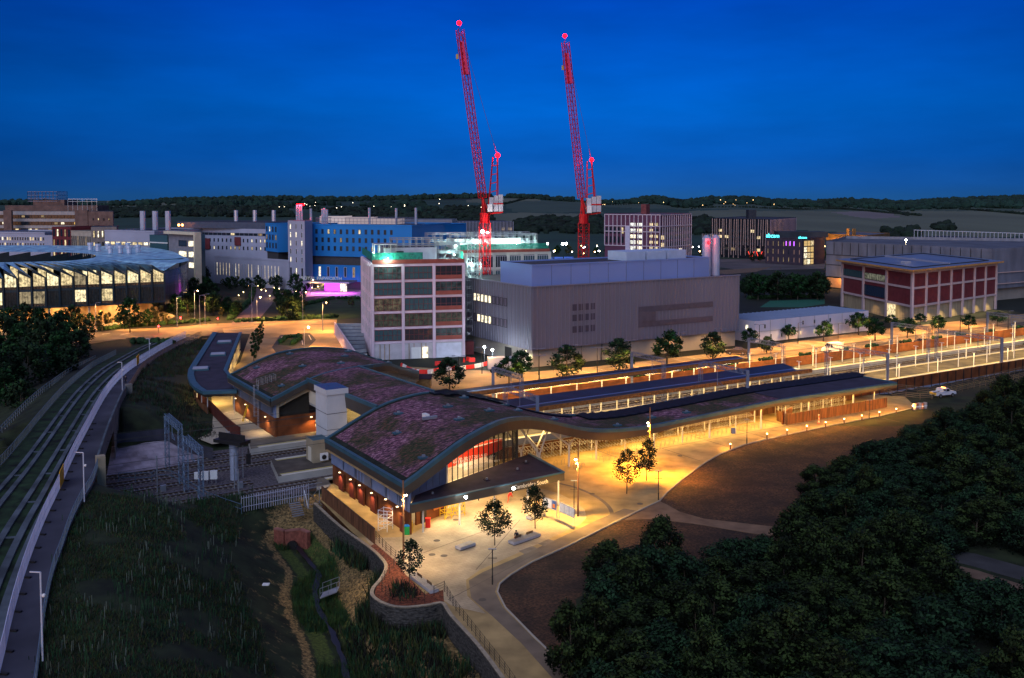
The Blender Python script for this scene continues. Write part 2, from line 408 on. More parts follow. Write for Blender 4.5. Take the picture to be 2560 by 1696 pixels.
# ---- plaza, roads and paths: thin sheets above the ground
def sheet(name, pts, z, m, kind='structure', label=None, th=.06):
    mb = MB(); mb.prism([Vector((p.x, p.y, 0)) for p in pts], z - th, z, m); o = mb.build(name); o['kind'] = kind
    if label: o['label'] = label
    return o
def Gs(*pp, z=0): return [G(a, b, z) for a, b in pp]
paving = mat('plaza_paving', (.46, .35, .21), .75, var=.22, scale=.25, detail=8, bump=.1)
def add_tiles(m, sx, sy, depth=.35):
    t = m.node_tree; b = t.nodes['Principled BSDF']; l = b.inputs['Base Color'].links[0]; src = l.from_socket
    g = t.nodes.new('ShaderNodeNewGeometry'); mp_ = t.nodes.new('ShaderNodeMapping'); mp_.inputs['Rotation'].default_value = (0, 0, R(58 - 90)); t.links.new(g.outputs['Position'], mp_.inputs[0])
    br = t.nodes.new('ShaderNodeTexBrick'); br.inputs['Scale'].default_value = 1; br.inputs['Brick Width'].default_value = sx; br.inputs['Row Height'].default_value = sy
    br.inputs['Mortar Size'].default_value = .02; br.inputs['Color1'].default_value = (1, 1, 1, 1); br.inputs['Color2'].default_value = (.86, .84, .82, 1); br.inputs['Mortar'].default_value = (.6, .58, .55, 1)
    t.links.new(mp_.outputs[0], br.inputs['Vector'])
    mx_ = t.nodes.new('ShaderNodeMix'); mx_.data_type = 'RGBA'; mx_.blend_type = 'MULTIPLY'; mx_.inputs[0].default_value = depth
    t.links.new(src, mx_.inputs[6]); t.links.new(br.outputs[0], mx_.inputs[7]); t.links.new(mx_.outputs[2], b.inputs['Base Color'])
add_tiles(paving, .9, .45, .8)
resin = mat('resin_path', (.42, .28, .11), .85, var=.24, scale=.35, detail=8)
kerb_m = mat('pale_kerb', (.42, .37, .30), .8, var=.1)
asphalt = mat('asphalt', (.05, .05, .052), .85, var=.25, scale=.3, detail=6)
road_m = mat('road_surface', (.15, .11, .08), .85, var=.25, scale=.15, detail=6)
fore_m = mat('forecourt_concrete', (.34, .23, .12), .85, var=.32, scale=.10, detail=6)
# whole apron (resin bound gravel) from the south path to the canopy end
APRON = Gs((1133,1540),(1109,1508),(1062,1514),(1020,1440),(880,1330),(800,1250),(827,1210)) + [L(0, 27.5), L(118, 27.5), L(125, 20)] + \
        Gs((2290,1018),(2200,1040),(2080,1063),(1990,1082),(1918,1098),(1860,1112),(1800,1135),(1760,1158),(1710,1195),(1668,1230),(1648,1253),(1600,1275),(1560,1295),(1500,1325),(1420,1365),(1330,1405),(1275,1438),(1248,1460),(1242,1480),(1262,1520),(1330,1590),(1440,1696),(1520,1780),(1310,1780),(1262,1696),(1200,1614))
sheet('apron', APRON, .0, resin, label='buff resin-bound forecourt path beside the station')
PLAZA = Gs((952,1395),(912,1345),(1007,1343)) + [L(0,0,0), L(12,8,0), L(26,14,0)] + Gs((1330,1215),(1400,1235),(1440,1255),(1462,1275),(1466,1295),(1450,1312),(1400,1335),(1290,1385),(1200,1425),(1165,1450),(1168,1490),(1215,1535),(1130,1515),(1075,1478),(1010,1435))
sheet('plaza', PLAZA, .006, paving, label='pale paved plaza in front of the station hall')
PATH2 = Gs((1648,1253),(1668,1262),(1700,1280),(1760,1297),(1890,1312),(2050,1330),(2050,1350),(1890,1335),(1740,1310),(1640,1298),(1560,1300))
sheet('side_path', PATH2, .004, mat('side_path_gravel', (.20, .12, .07), .9, var=.2, scale=.5, detail=6), label='side path of gravel running into the thicket')
ED = Gs((2290,1018),(2200,1040),(2080,1063),(1990,1082),(1918,1098),(1860,1112),(1800,1135),(1760,1158),(1710,1195),(1668,1230),(1648,1253),(1600,1275),(1560,1295),(1500,1325),(1420,1365),(1330,1405),(1275,1438),(1248,1460),(1242,1480),(1262,1520),(1330,1590),(1440,1696),(1520,1780))
mb = MB(); A = [p + UP * .10 for p in ED]; mb.slab([p + UP * .10 for p in offset_line(ED, .0)], [p + UP * .10 for p in offset_line(ED, .14)], .14, kerb_m)
tag(mb.build('kerb'), 'pale stone edging between forecourt and lawn', None, kind='structure')
CP = Gs((1172,1452),(1178,1495),(1232,1542),(1305,1610),(1385,1700),(1440,1780),(1518,1778),(1436,1694),(1326,1588),(1256,1518),(1238,1480),(1244,1458),(1271,1436),(1326,1403),(1416,1363),(1496,1323),(1556,1293),(1590,1277),(1560,1272),(1490,1302),(1400,1345),(1290,1395),(1205,1432))
sheet('cycle_path', CP, .010, mat('brown_tarmac', (.20, .145, .095), .85, var=.2, scale=.4, detail=6), label='darker brown cycle path along the lawn edge')
mb = MB(); RC = catmull(Gs((1395,1210),(1440,1222),(1490,1245),(1520,1272),(1522,1298),(1495,1322),(1455,1340)), 5); mb.strip([p + UP * .012 for p in RC], [p + UP * .012 for p in offset_line(RC, .55)], mat('brown_tarmac', (0, 0, 0))); struct(tag(mb.build('curved_paving_band'), 'dark curved paving band round the plaza tip'))
mb = MB(); pj = mat('paving_joint', (.13, .10, .07), .9, var=.1)
for k in range(9): mb.prism([L(24 + k * 10, 6 - .0), L(24.12 + k * 10, 6), L(24.12 + k * 10, 25), L(24 + k * 10, 25)], .0, .009, pj) if k > 1 else None
for w_ in (15.2, 9.0): mb.prism([L(44, w_), L(112, w_), L(112, w_ + .14), L(44, w_ + .14)], .0, .009, pj) if w_ > 10 else None
for (x0, y0, x1, y1) in ((1190,1425,1300,1300),(1010,1400,1290,1300),(1120,1500,1350,1380)): a, b = G(x0, y0), G(x1, y1); mb.wallbox(a, b, .0, .012, .08, pj)
for (x, y) in ((1080,1387),(1110,1390),(1140,1300),(1092,1352),(1255,1330),(1480,1235),(1560,1180),(1600,1260),(1700,1140),(1206,1500)): mb.bar(G(x, y), G(x, y) + UP * .013, .42, pj, 12)
struct(tag(mb.build('paving_joints'), 'drain lines and round covers in the paving'))
sheet('stone_patch', Gs((1296,1378),(1330,1366),(1345,1372),(1312,1386)), .016, mat('darker_setts', (.22, .17, .12), .85, var=.2, scale=1), label='darker stone patch in front of the long bench'); sheet('stone_patch', Gs((1345,1360),(1372,1348),(1388,1354),(1360,1366)), .016, mat('darker_setts', (0, 0, 0)), label='second darker stone patch, right of the first')
sheet('far_path', Gs((2362,1372),(2440,1385),(2560,1418),(2640,1440),(2640,1480),(2560,1452),(2420,1412),(2372,1400)), .003, asphalt, label='dark path showing through the thicket')
sheet('far_verge', Gs((2385,1412),(2440,1425),(2640,1490),(2640,1515),(2560,1488),(2420,1440)), .002, mat('verge_gravel', (.14, .09, .06), .9, var=.2), label='brown gravel verge beside the dark path')
# ================================================================== STATION
WARM = (1.0, .66, .30); WARMW = (1.0, .74, .42); SOD = (1.0, .50, .12); COOL = (.85, .95, 1.0); YEL = (1.0, .64, .20)
LK_ = 3.6   # overall lamp gain
sedum = mat('sedum_roof', (.16, .075, .13), .95, var=.0, scale=.9)
def sedum_nodes(m, tone=1.0):
    t = m.node_tree; b = t.nodes['Principled BSDF']; g = t.nodes.new('ShaderNodeNewGeometry')
    def noise_(scale, det, st):
        mp_ = t.nodes.new('ShaderNodeMapping'); mp_.inputs['Rotation'].default_value = (0, 0, R(-58 + 40)); mp_.inputs['Scale'].default_value = st
        n = t.nodes.new('ShaderNodeTexNoise'); n.inputs['Scale'].default_value = scale; n.inputs['Detail'].default_value = det; n.inputs['Roughness'].default_value = .65
        t.links.new(g.outputs['Position'], mp_.inputs[0]); t.links.new(mp_.outputs[0], n.inputs['Vector']); return n
    n1 = noise_(.13, 4, (1, 1, 1)); n2 = noise_(2.6, 8, (.5, 1.5, 1)); n3 = noise_(9, 4, (.6, 1.4, 1))
    def ramp(n, els):
        r = t.nodes.new('ShaderNodeValToRGB'); t.links.new(n.outputs[0], r.inputs[0])
        r.color_ramp.elements[0].position, r.color_ramp.elements[0].color = els[0][0], (*els[0][1], 1)
        r.color_ramp.elements[1].position, r.color_ramp.elements[1].color = els[-1][0], (*els[-1][1], 1)
        for p, c in els[1:-1]: q = r.color_ramp.elements.new(p); q.color = (*c, 1)
        return r
    a = ramp(n2, [(.34, (.018, .018, .020)), (.45, (.085, .032, .062)), (.54, (.27, .105, .155)), (.66, (.58, .34, .43))])
    c = ramp(n2, [(.36, (.014, .018, .010)), (.5, (.045, .055, .022)), (.62, (.17, .055, .045)), (.72, (.20, .12, .11))])
    f = ramp(n1, [(.43, (0, 0, 0)), (.60, (1, 1, 1))])
    mx_ = t.nodes.new('ShaderNodeMix'); mx_.data_type = 'RGBA'; t.links.new(f.outputs[0], mx_.inputs[0]); t.links.new(c.outputs[0], mx_.inputs[6]); t.links.new(a.outputs[0], mx_.inputs[7])
    m2 = t.nodes.new('ShaderNodeMix'); m2.data_type = 'RGBA'; m2.blend_type = 'MULTIPLY'; m2.inputs[0].default_value = 1
    r3 = ramp(n3, [(.3, (.45 * tone,) * 3), (.7, (1.35 * tone,) * 3)]); t.links.new(mx_.outputs[2], m2.inputs[6]); t.links.new(r3.outputs[0], m2.inputs[7])
    t.links.new(m2.outputs[2], b.inputs['Base Color'])
    bp = t.nodes.new('ShaderNodeBump'); bp.inputs['Strength'].default_value = .9; bp.inputs['Distance'].default_value = .25
    t.links.new(n2.outputs[0], bp.inputs['Height']); t.links.new(bp.outputs[0], b.inputs['Normal'])
sedum_nodes(sedum)
lip_m = mat('roof_edge_metal', (.055, .13, .17), .5, .3, var=.1)
fascia_m = mat('fascia_panels', (.085, .070, .058), .5, .3, var=.1, scale=.3)
zinc_m = mat('zinc_cladding', (.22, .27, .42), .5, .2, var=.12, scale=.5)
zinc_l = mat('pale_zinc_panel', (.26, .26, .30), .5, .4, var=.1, scale=.5)
rust_m = mat('rusty_cladding', (.20, .062, .020), .7, .1, var=.3, scale=.5, detail=6)
beige_m = mat('beige_cladding', (.36, .29, .19), .7, var=.1)
soffit_m = mat('timber_soffit', (.42, .27, .13), .6, var=.15, scale=.8)
inner_m = mat('interior_wall', (.62, .55, .42), .8, var=.06)
floor_m = mat('concourse_floor', (.50, .44, .33), .7, var=.1)
dark_roof = mat('dark_roofing', (.035, .022, .034), .85, var=.25, scale=.7, detail=6)
felt_m = mat('roofing_felt', (.040, .034, .055), .85, var=.25, scale=.4, detail=6)
pv_m = mat('solar_panel', (.006, .008, .016), .6, .0, var=.2, spec=.2)
steel_w = mat('white_steel', (.62, .60, .55), .5, .2, var=.06)
steel_d = mat('dark_steel', (.035, .032, .032), .5, .5, var=.1)
galv = mat('galvanised_steel', (.36, .38, .42), .45, .6, var=.12)
conc = mat('concrete', (.42, .40, .36), .85, var=.12, scale=.4, detail=6)
conc_d = mat('dark_concrete', (.19, .175, .16), .9, var=.2, scale=.4, detail=6)
glass_m = mat('glazing', (.05, .06, .06), .1, 0, var=0, spec=.6)
gb = glass_m.node_tree.nodes['Principled BSDF']; gb.inputs['Transmission Weight'].default_value = 0; gb.inputs['Alpha'].default_value = .22
timber_f = mat('timber_fence', (.17, .070, .030), .8, var=.35, scale=2.0, detail=6, stretch=(1, 1, .15))
strip_m = glow('lamp_tube', (1.0, .88, .62), 14)
red_m = mat('red_paint', (.75, .03, .02), .5, var=.1)
white_m = mat('white_paint', (.78, .77, .74), .5, var=.04)
ZF = [(-1,6.4),(0,6.8),(4,8.75),(8,10.4),(12,11.25),(16,11.55),(20,11.05),(24,10.1),(28,8.8),(32,7.4),(36,6.1),(40,5.15),(44,4.6),(48,4.3),(52,4.2),(60,4.4),(70,4.7),(80,5.0),(100,4.9),(114.5,4.8)]
def zr(s): return smooth(ZF, s)
WT = [(-1, 0), (0, 0), (8, 1.2), (16, 4.2), (24, 8.5), (32, 12), (40, 13.8), (50, 14.5), (115, 14.4)]
def wf(s): return smooth(WT, s)
def curved_roof(th, ss, wa, wb, zf, bld, m_top, back_open=False):
    """vaulted roof: deck, metal lip, deep fascia, timber soffit"""
    tf = lambda p: interp([(44, th), (58, min(th, .85))], loc_of(p)[0])
    n = 8; top = MB(); grid = []
    for s in ss:
        a, b = wa(s), wb(s); grid.append([L(s, lerp(a, b, k / n), zf(s) + .0) for k in range(n + 1)])
    vs = [p for r in grid for p in r]; fs = []
    for i in range(len(ss) - 1):
        for k in range(n): q = i * (n + 1) + k; fs.append((q, q + n + 1, q + n + 2, q + 1))
    top.add(vs, fs, m_top); o = top.build('roof', bld, smooth=True)
    so = MB(); so.add([p - UP * tf(p) for p in vs], [f[::-1] for f in fs], soffit_m); so.build('soffit', bld, smooth=True)
    A = [L(s, wa(s), zf(s)) for s in ss]; B = [L(s, wb(s), zf(s)) for s in ss]
    E0 = [L(ss[0], lerp(wa(ss[0]), wb(ss[0]), k / 6), zf(ss[0])) for k in range(7)]; E1 = [L(ss[-1], lerp(wa(ss[-1]), wb(ss[-1]), k / 6), zf(ss[-1])) for k in range(7)]
    mg = MB(); mm_ = mat('moss_margin', (.016, .020, .013), .95, var=.4, scale=1.5)
    for q, fl_ in ((0, wa), (1, wb)):
        sg = 1 if q == 0 else -1; mg.strip([L(s, fl_(s) + sg * .2, zf(s) + .035) for s in ss], [L(s, fl_(s) + sg * 1.1, zf(s) + .035) for s in ss], mm_)
    for s0, s1 in ((ss[0], ss[0] + 1.1),): mg.strip([L(s0, lerp(wa(s0), wb(s0), k / 6), zf(s0) + .04) for k in range(7)], [L(s1, lerp(wa(s1), wb(s1), k / 6), zf(s1) + .04) for k in range(7)], mm_)
    mg.build('roof_margin', bld)
    lip = MB(); fa = MB()
    for line, sg in ((A, -1), (B, 1), (E0, 0), (E1, 0)):
        cen = sum(vs, Vector()) / len(vs)
        t = offset_line(line, .45); t2 = offset_line(line, -.45)
        ins, outl = (t, t2) if (t[len(t)//2] - cen).length < (t2[len(t)//2] - cen).length else (t2, t)
        outl = [line[i].lerp(outl[i], .25) for i in range(len(line))]
        for u in (ins, outl): 
            for i in range(len(u)): u[i] = u[i] + UP * .22
        lip.strip(ins, outl, lip_m)
        lip.strip([p - UP * .3 for p in ins], ins, lip_m)
        lo = [p - UP * .55 for p in outl]; lip.strip(outl, lo, lip_m)
        lo2 = [Vector((lerp(line[i].x, outl[i].x, .3), lerp(line[i].y, outl[i].y, .3), line[i].z - tf(line[i]) - .05)) for i in range(len(line))]
        if line is E0 and bld['category'] == 'station building': lo2 = [p + UP * (th - 1.15) for p in lo2]
        fa.strip([p + UP * .002 for p in lo], lo2, fascia_m)
    lip.build('roof_edge', bld); fa.build('fascia', bld)
    return o
def vents(bld, pts):
    for s, w_, z in pts:
        m = MB(); c = L(s, w_, z); m.box(c - UP * .1, 1.3, .9, .22, lip_m, U); m.box(c + UP * .12, .35, .35, .25, galv, U); m.build('roof_vent', bld)

# ---------------- east hall + long canopy
hall = thing('station_hall', 'station hall with arched purple sedum roof and long canopy beside the plaza', 'station building', L(12, 13, 0))
ss = [i * 2.0 - .8 for i in range(0, 58)] + [114.5]
curved_roof(1.55, ss, wf, lambda s: 26.4, zr, hall, sedum)
# end of the canopy: dark felt strip and solar panels laid over the sedum
m = MB(); S2 = [44 + i * 2.0 for i in range(36)]
m.slab([L(s, 22.0, zr(s) + .28) for s in S2], [L(s, 25.9, zr(s) + .28) for s in S2], .2, pv_m)
for s in S2:
    m.add([L(s + .2, 22.1, zr(s) + .3), L(s + 1.5, 22.1, zr(s) + .5), L(s + 1.5, 25.8, zr(s) + .5), L(s + .2, 25.8, zr(s) + .3)], [(0, 1, 2, 3)], pv_m)
S3 = [16 + i * 2 for i in range(14)]
m.slab([L(s, 24.2, zr(s) + .28) for s in S3], [L(s, 25.9, zr(s) + .28) for s in S3], .2, pv_m)
for s in (17, 20, 23, 26):
    m.add([L(s, 22.2, zr(s) + .3), L(s + 2.2, 22.2, zr(s + 2.2) + .75), L(s + 2.2, 26.2, zr(s + 2.2) + .75), L(s, 26.2, zr(s) + .3)], [(0, 1, 2, 3), (3, 2, 1, 0)], pv_m)
m.build('solar_panel', hall)
m = MB(); S4 = [82.5, 90, 98, 106, 113.6]
m.slab([L(s, 15.0, zr(s) + .14) for s in S4], [L(s, 21.8, zr(s) + .14) for s in S4], .1, felt_m); m.build('roofing_felt', hall)
vents(hall, [(s, w_, zr(s) + .1) for s, w_ in ((3.5, 3), (5, 14), (8, 20), (12, 9), (14, 16), (18, 11), (20, 22), (26, 16), (28, 23), (34, 18), (46, 17), (55, 19), (62, 18))])
m = MB(); c = L(9.5, 13, zr(9.5)); m.box(c + UP * .1, 2.2, .5, .35, galv, U); m.box(c + V * 1.2 + UP * .1, 1.2, .6, .5, white_m, V); m.build('roof_hatch', hall)
# left gable wall (s = 0): rusty base, zinc above
m = MB(); m.wallbox(L(.15, .3), L(.15, 26), 0, 2.9, .3, rust_m, -1); m.build('base_wall', hall)
m = MB(); m.wallbox(L(.0, .2), L(.0, 26.1), 2.9, 5.6, .3, zinc_m, -1)
for a, b, mt in ((3.2, 5.4, zinc_m), (7, 10.8, zinc_m), (11.4, 13.6, zinc_l), (17, 20.5, zinc_m), (21.2, 25.5, zinc_m)):
    m.wallbox(L(-.12, a), L(-.12, b), 3.1, 4.85, .08, mt, 1)
for k in range(26): m.wallbox(L(-.06, .6 + k), L(-.06, .66 + k), 2.9, 5.1, .05, fascia_m, 1)
m.build('zinc_wall', hall)
spot_m = glow('downlight_face', (1, .7, .35), 5)
for i, w_ in enumerate((21.8, 17.8, 14.6, 10.6)):
    m = MB(); m.wallbox(L(-.10, w_ - .95), L(-.10, w_ + .95), .0, 2.55, .12, rust_m, 1)
    d = m.build('door_frame', hall)
    m = MB(); m.wallbox(L(-.24, w_ - .8), L(-.24, w_ + .8), .05, 2.4, .06, mat('maroon_door', (.10, .018, .014), .5, var=.1), 1); m.build('door', hall)
    m = MB(); m.box(L(-.45, w_, 2.62), .25, .25, .08, spot_m, V); f_ = m.build('wall_lamp', hall)
    wall_light(L(-.8, w_, 2.35), 34 * 2.6 * LK_, WARM, hall)
for w_ in (6.3, 2.8):
    m = MB(); m.box(L(-.35, w_, 2.9), .25, .25, .1, spot_m, V); m.build('wall_lamp', hall)
    wall_light(L(-.75, w_, 2.55), 34 * 2.6 * LK_, WARM, hall)
m = MB(); m.wallbox(L(-.24, 1.2), L(-.24, 2.2), .02, 2.1, .06, mat('maroon_door', (0, 0, 0)), 1); m.build('door', hall)
# front wall: solid zinc triangle, then the glass facade
FW = [(0.3, 2.2), (8, 5.2), (22.5, 10.7), (24.2, 14.5), (24.2, 25.0)]
def facade_top(s): return zr(s) - 1.5
def wall_poly(m, a, b, z0, mt, n=6, th=.15):
    P = [(lerp(a[0], b[0], k / n), lerp(a[1], b[1], k / n)) for k in range(n + 1)]
    lo = [L(s, w_, z0) for s, w_ in P]; hi = [L(s, w_, max(z0 + .05, facade_top(s))) for s, w_ in P]
    m.strip(lo, hi, mt); m.strip([p + V * th for p in hi], [p + V * th for p in lo], mt)
m = MB(); wall_poly(m, FW[0], FW[1], 3.3, zinc_m)
for k in range(7): s = .6 + k * 1.2; w_ = 2.2 + (s - .3) * 3 / 7.7; m.bar(L(s, w_ - .05, 4.2), L(s, w_ - .05, facade_top(s)), .03, fascia_m)
m.build('zinc_gable', hall)
m = MB(); m.wallbox(L(2.4, 3.0), L(8, 5.2), 0, 3.4, .2, rust_m, 1); m.build('timber_entrance_wall', hall)
m = MB(); m.wallbox(L(3.2, 3.25), L(4.1, 3.6), 0, 2.5, .1, steel_d, -1); m.build('door', hall)
m = MB(); m.wallbox(L(5.4, 4.05), L(7.2, 4.76), 1.1, 2.4, .1, mat('orange_board', (.5, .17, .04), .6, var=.2), -1); m.build('notice_board', hall)
m = MB(); wall_poly(m, FW[1], FW[2], 4.1, glass_m, 10, 0.02); wall_poly(m, FW[2], FW[3], 0, glass_m, 3, .02); wall_poly(m, FW[3], FW[4], 0, glass_m, 3, .02)
m.strip([L(9, 5.58, 0), L(22.5, 10.7, 0)], [L(9, 5.58, 3.6), L(22.5, 10.7, 3.6)], glass_m); m.build('glass_wall', hall)
for k in range(15):
    t = k / 14; s, w_ = lerp(8, 22.5, t), lerp(5.2, 10.7, t)
    m = MB(); m.bar(L(s, w_ - .06, 3.6 if k % 3 else 0), L(s, w_ - .06, facade_top(s) + .05), .10 if k not in (0, 14) else .2, steel_d if k else steel_w); m.build('mullion', hall)
for s, w_ in ((22.9, 11.2), (23.3, 12.2), (23.8, 13.3), (24.2, 14.5), (24.2, 17), (24.2, 20), (24.2, 23)):
    m = MB(); m.bar(L(s, w_, 0), L(s, w_, facade_top(s)), .16, steel_d); m.build('mullion', hall)
# inside the hall
m = MB(); m.prism([L(.5, 3), L(8, 6), L(22, 11), L(23.9, 15), L(23.9, 25.5), L(.5, 25.5)], -.1, .03, floor_m); m.build('hall_floor', hall)
m = MB(); m.wallbox(L(.5, 21.5), L(23.6, 21.5), 0, 5.8, .2, inner_m, 1)
for a, b in ((5.8, 7.6), (7.6, 8.7)): m.wallbox(L(3.0 + (a - 5.8) * 1.0, 21.5), L(24, 21.5), a, b, .2, inner_m, 1)
m.wallbox(L(.6, 6), L(.6, 21.5), 0, 5.0, .2, inner_m, 1)
m.prism([L(11, 13), L(20, 13), L(20, 18), L(11, 18)], 0, 3.4, inner_m); m.build('inner_wall', hall)
# the red ring of text hanging in the hall
rp = mat('red_sign_panel', (.80, .055, .02), .5, var=.08); m = MB(); top = []; bot = []
for k in range(25):
    a = R(150 + k * 10.5); r1 = 4.6; c = (16.4, 14.6)
    top.append(L(c[0] + r1 * 1.25 * math.cos(a), c[1] + r1 * .62 * math.sin(a), 5.5 + .8 * math.cos(a * 1.0 + 1))); bot.append(top[-1] - UP * (1.7 - .4 * math.cos(a)))
m.strip(top, bot, rp); m.strip([p - U * .06 for p in bot], [p - U * .06 for p in top], rp)
in_ = [L(16.4, 14.6, p.z + .1).lerp(p, .72) + UP * .2 for p in top]; m.strip(in_, [p + UP * .12 for p in top], rp); m.tube([p + UP * .14 for p in top], .07, white_m, 4)
ring = m.build('hanging_text_ring', hall)
def text(s, loc, size, m, parent, rotz, name='lettering', ext=.01, tilt=math.pi / 2, align='LEFT'):
    c = bpy.data.curves.new(name, 'FONT'); c.body = s; c.size = size; c.extrude = ext; c.align_x = align; c.materials.append(m)
    o = bpy.data.objects.new(name, c); COL.objects.link(o); o.parent = parent
    o.location = Vector(loc) - (world_loc(parent) if parent else Vector()); o.rotation_euler = (tilt, 0, rotz); bpy.context.view_layer.update()
    me = bpy.data.meshes.new_from_object(o.evaluated_get(bpy.context.evaluated_depsgraph_get())); q = bpy.data.objects.new(name, me); COL.objects.link(q); q.parent = parent; q.location = o.location; q.rotation_euler = o.rotation_euler; bpy.data.objects.remove(o); return q
for k, row in enumerate(('AND JOIN AND TOLD AND', 'AND FASTER AND FLOW AND', 'AND SKY AND FLOW AND', 'AND JOY AND MOTION AND', 'AND VISITS AND')):
    text(row, L(11.6 + k * .6, 11.3 + k * .1, 4.9 - k * .42), .50, white_m, ring, dirz(U))
# sloping entrance canopy
CAN = [L(-.3, -.9), L(23.6, .4), L(24.8, 11.0), L(22.5, 10.4), L(8, 4.9), L(2.0, 2.4)]
m = MB(); m.prism(CAN, 4.0, 4.12, dark_roof); m.build('entrance_canopy', hall)
m = MB()
for a, b in ((0, 1), (1, 2)):
    m.wallbox(CAN[a], CAN[b], 3.15, 4.22, .22, fascia_m, 0); m.wallbox(CAN[a], CAN[b], 4.22, 4.32, .42, lip_m, 0)
m.build('canopy_fascia', hall)
m = MB(); m.prism([p.lerp(CAN[3], .02) for p in CAN], 3.2, 3.26, inner_m); m.build('canopy_soffit', hall)
for s in (2.0, 7.2, 12.4, 17.6, 22.6):
    m = MB(); m.bar(L(s, .25, 0), L(s, .25, 3.3), .13, steel_w, 8); m.build('post', hall)
for s, w_ in ((4, 1.5), (13, 3.2), (19, 5), (22, 7.5)):
    m = MB(); m.box(L(s, w_, 4.12), .7, .7, .12, dark_roof, U); m.box(L(s, w_, 4.24), .2, .2, .25, galv, U); m.build('roof_vent', hall)
m = MB(); m.wallbox(L(13.9, -.08), L(14.7, -.04), 3.35, 3.95, .06, red_m, -1); sg = m.build('sign_panel', hall)
text('Cambridge South', L(15.1, -.22, 3.42), .78, mat('white_letters', (.8, .75, .62), .5, var=0), hall, dirz(U), 'station_name')
# canopy posts (front row and rear row), raking struts
def post(s, w_, r=.16):
    m = MB(); z = zr(s) - interp([(44, 1.5), (58, .85)], s); m.bar(L(s, w_, 0), L(s, w_, z), r, steel_w, 8); return m.build('post', hall)
for k in range(12): post(40.5 + k * 6.3, wf(40.5 + k * 6.3) + 1.6, .17 if k % 2 == 0 else .1)
for k in range(12): post(37 + k * 6.3, 20.4, .12)
for s, w_ in ((26, 15.0), (29.5, 16), (27.5, 12.3), (34.5, 14.5)):
    m = MB(); m.bar(L(s, w_, 0), L(s, w_, 3.4), .18, steel_w, 8); m.bar(L(s, w_, 3.4), L(s - 3.4, w_ + 1.5, zr(s - 3.4) - 1.5), .14, steel_w, 6); m.bar(L(s, w_, 3.4), L(s + 2.6, w_ + 1.5, zr(s + 2.6) - 1.5), .12, steel_w, 6); m.build('raking_post', hall)
m = MB(); m.wallbox(L(27, 23.6), L(113, 23.6), 0, 1.7, .15, timber_f, 1); m.build('rear_screen', hall)
m = MB(); m.wallbox(L(84, 16.2), L(88, 17.5), 0, 2.5, .2, rust_m, 1); m.build('side_screen', hall)
for k in range(9):
    s = 32 + k * 9.6; m = MB(); z = zr(s) - 1.62
    m.box(L(s, 18.6, z - .06), 2.4, .12, .06, strip_m, U); m.build('strip_lamp', hall)
    lamp('AREA', L(s, 17.6, z - .12), 240 * LK_, YEL, hall, size=8.5, size_y=3.5, rot=(0, 0, dirz(U)))
lamp('AREA', L(12, 13.5, 8.6), 900 * LK_, WARMW, hall, size=12, size_y=9, rot=(0, 0, dirz(U)))
lamp('AREA', L(12, 2.6, 3.1), 260 * LK_, WARMW, hall, size=18, size_y=2.2, rot=(0, 0, dirz(U) + R(9)))
lamp('POINT', L(14, 10, 3.0), 250 * LK_, WARMW, hall, radius=.6)

# ---------------- west hall
ZW = [(0,6.6),(2,7.3),(6,9.0),(10,10.25),(14,10.75),(18,10.85),(22,10.45),(26,9.75),(30,8.1),(34,6.6),(38,4.9),(42,3.9)]
def zw(s): return smooth(ZW, s)
WW = [(0, 56), (17, 56.3), (22, 59), (30, 67), (36, 74), (42, 80.5)]
west = thing('west_station_hall', 'second station hall with arched sedum roof beyond the tracks', 'station building', L(15, 70, 0))
curved_roof(1.3, [.6 + i * 2.0 for i in range(21)], lambda s: smooth(WW, s), lambda s: 82.6, zw, west, sedum)
vents(west, [(s, w_, zw(s) + .1) for s, w_ in ((4, 60), (5, 78), (10, 66), (12, 79), (16, 62), (20, 70), (24, 78), (28, 72), (33, 78))])
m = MB(); m.wallbox(L(1.6, 56.8), L(1.6, 82), 0, 3.4, .3, rust_m, -1); m.build('base_wall', west)
m = MB(); m.wallbox(L(1.5, 56.6), L(1.5, 82.2), 3.4, 6.0, .3, zinc_m, -1)
for a, b in ((57.5, 63), (64, 70), (70.5, 76), (77, 81)): m.wallbox(L(1.38, a), L(1.38, b), 3.6, 5.4, .08, mat('light_zinc', (.15, .18, .25), .45, .5, var=.1), 1)
m.build('zinc_wall', west)
m = MB(); m.wallbox(L(2, 57.0), L(17, 57.0), 0, 3.4, .25, rust_m, 1); m.build('front_base_wall', west)
m = MB(); P = [2 + k * 1.5 for k in range(5)]; lo = [L(s, 57.3, 3.4) for s in P]; hi = [L(s, 57.3, zw(s) - 1.2) for s in P]; m.strip(lo, hi, mat('gable_louvre', (.06, .055, .045), .7, var=.1)); m.strip(hi, lo, mat('gable_louvre', (0, 0, 0)))
m.strip([p - V * .75 + UP * .1 for p in hi], [p - V * .75 - UP * 1.0 for p in hi], beige_m); m.strip([p - V * .75 - UP * 1.0 for p in hi], [p - UP * 1.0 for p in hi], beige_m); m.bar(L(2.1, 56.7, 3.4), L(2.1, 56.7, 6.2), .32, beige_m); m.build('gable_wall', west)
S5 = [18, 22, 26, 30, 34, 38, 41]
m = MB(); W5 = lambda s: smooth(WW, s) + .35
m.strip([L(s, W5(s), 2.2) for s in S5], [L(s, W5(s), max(2.4, zw(s) - 1.2)) for s in S5], beige_m); m.build('curved_beige_wall', west)
m = MB()
for k in range(22):
    s = 22 + k * .8; m.bar(L(s, W5(s) + .3, 0), L(s, W5(s) + .3, 3.2), .07, steel_w)
m.build('glazing_bars', west)
m = MB(); m.wallbox(L(21, 74), L(40, 82), 0, 3.2, .2, inner_m, 1); m.build('inner_wall', west)
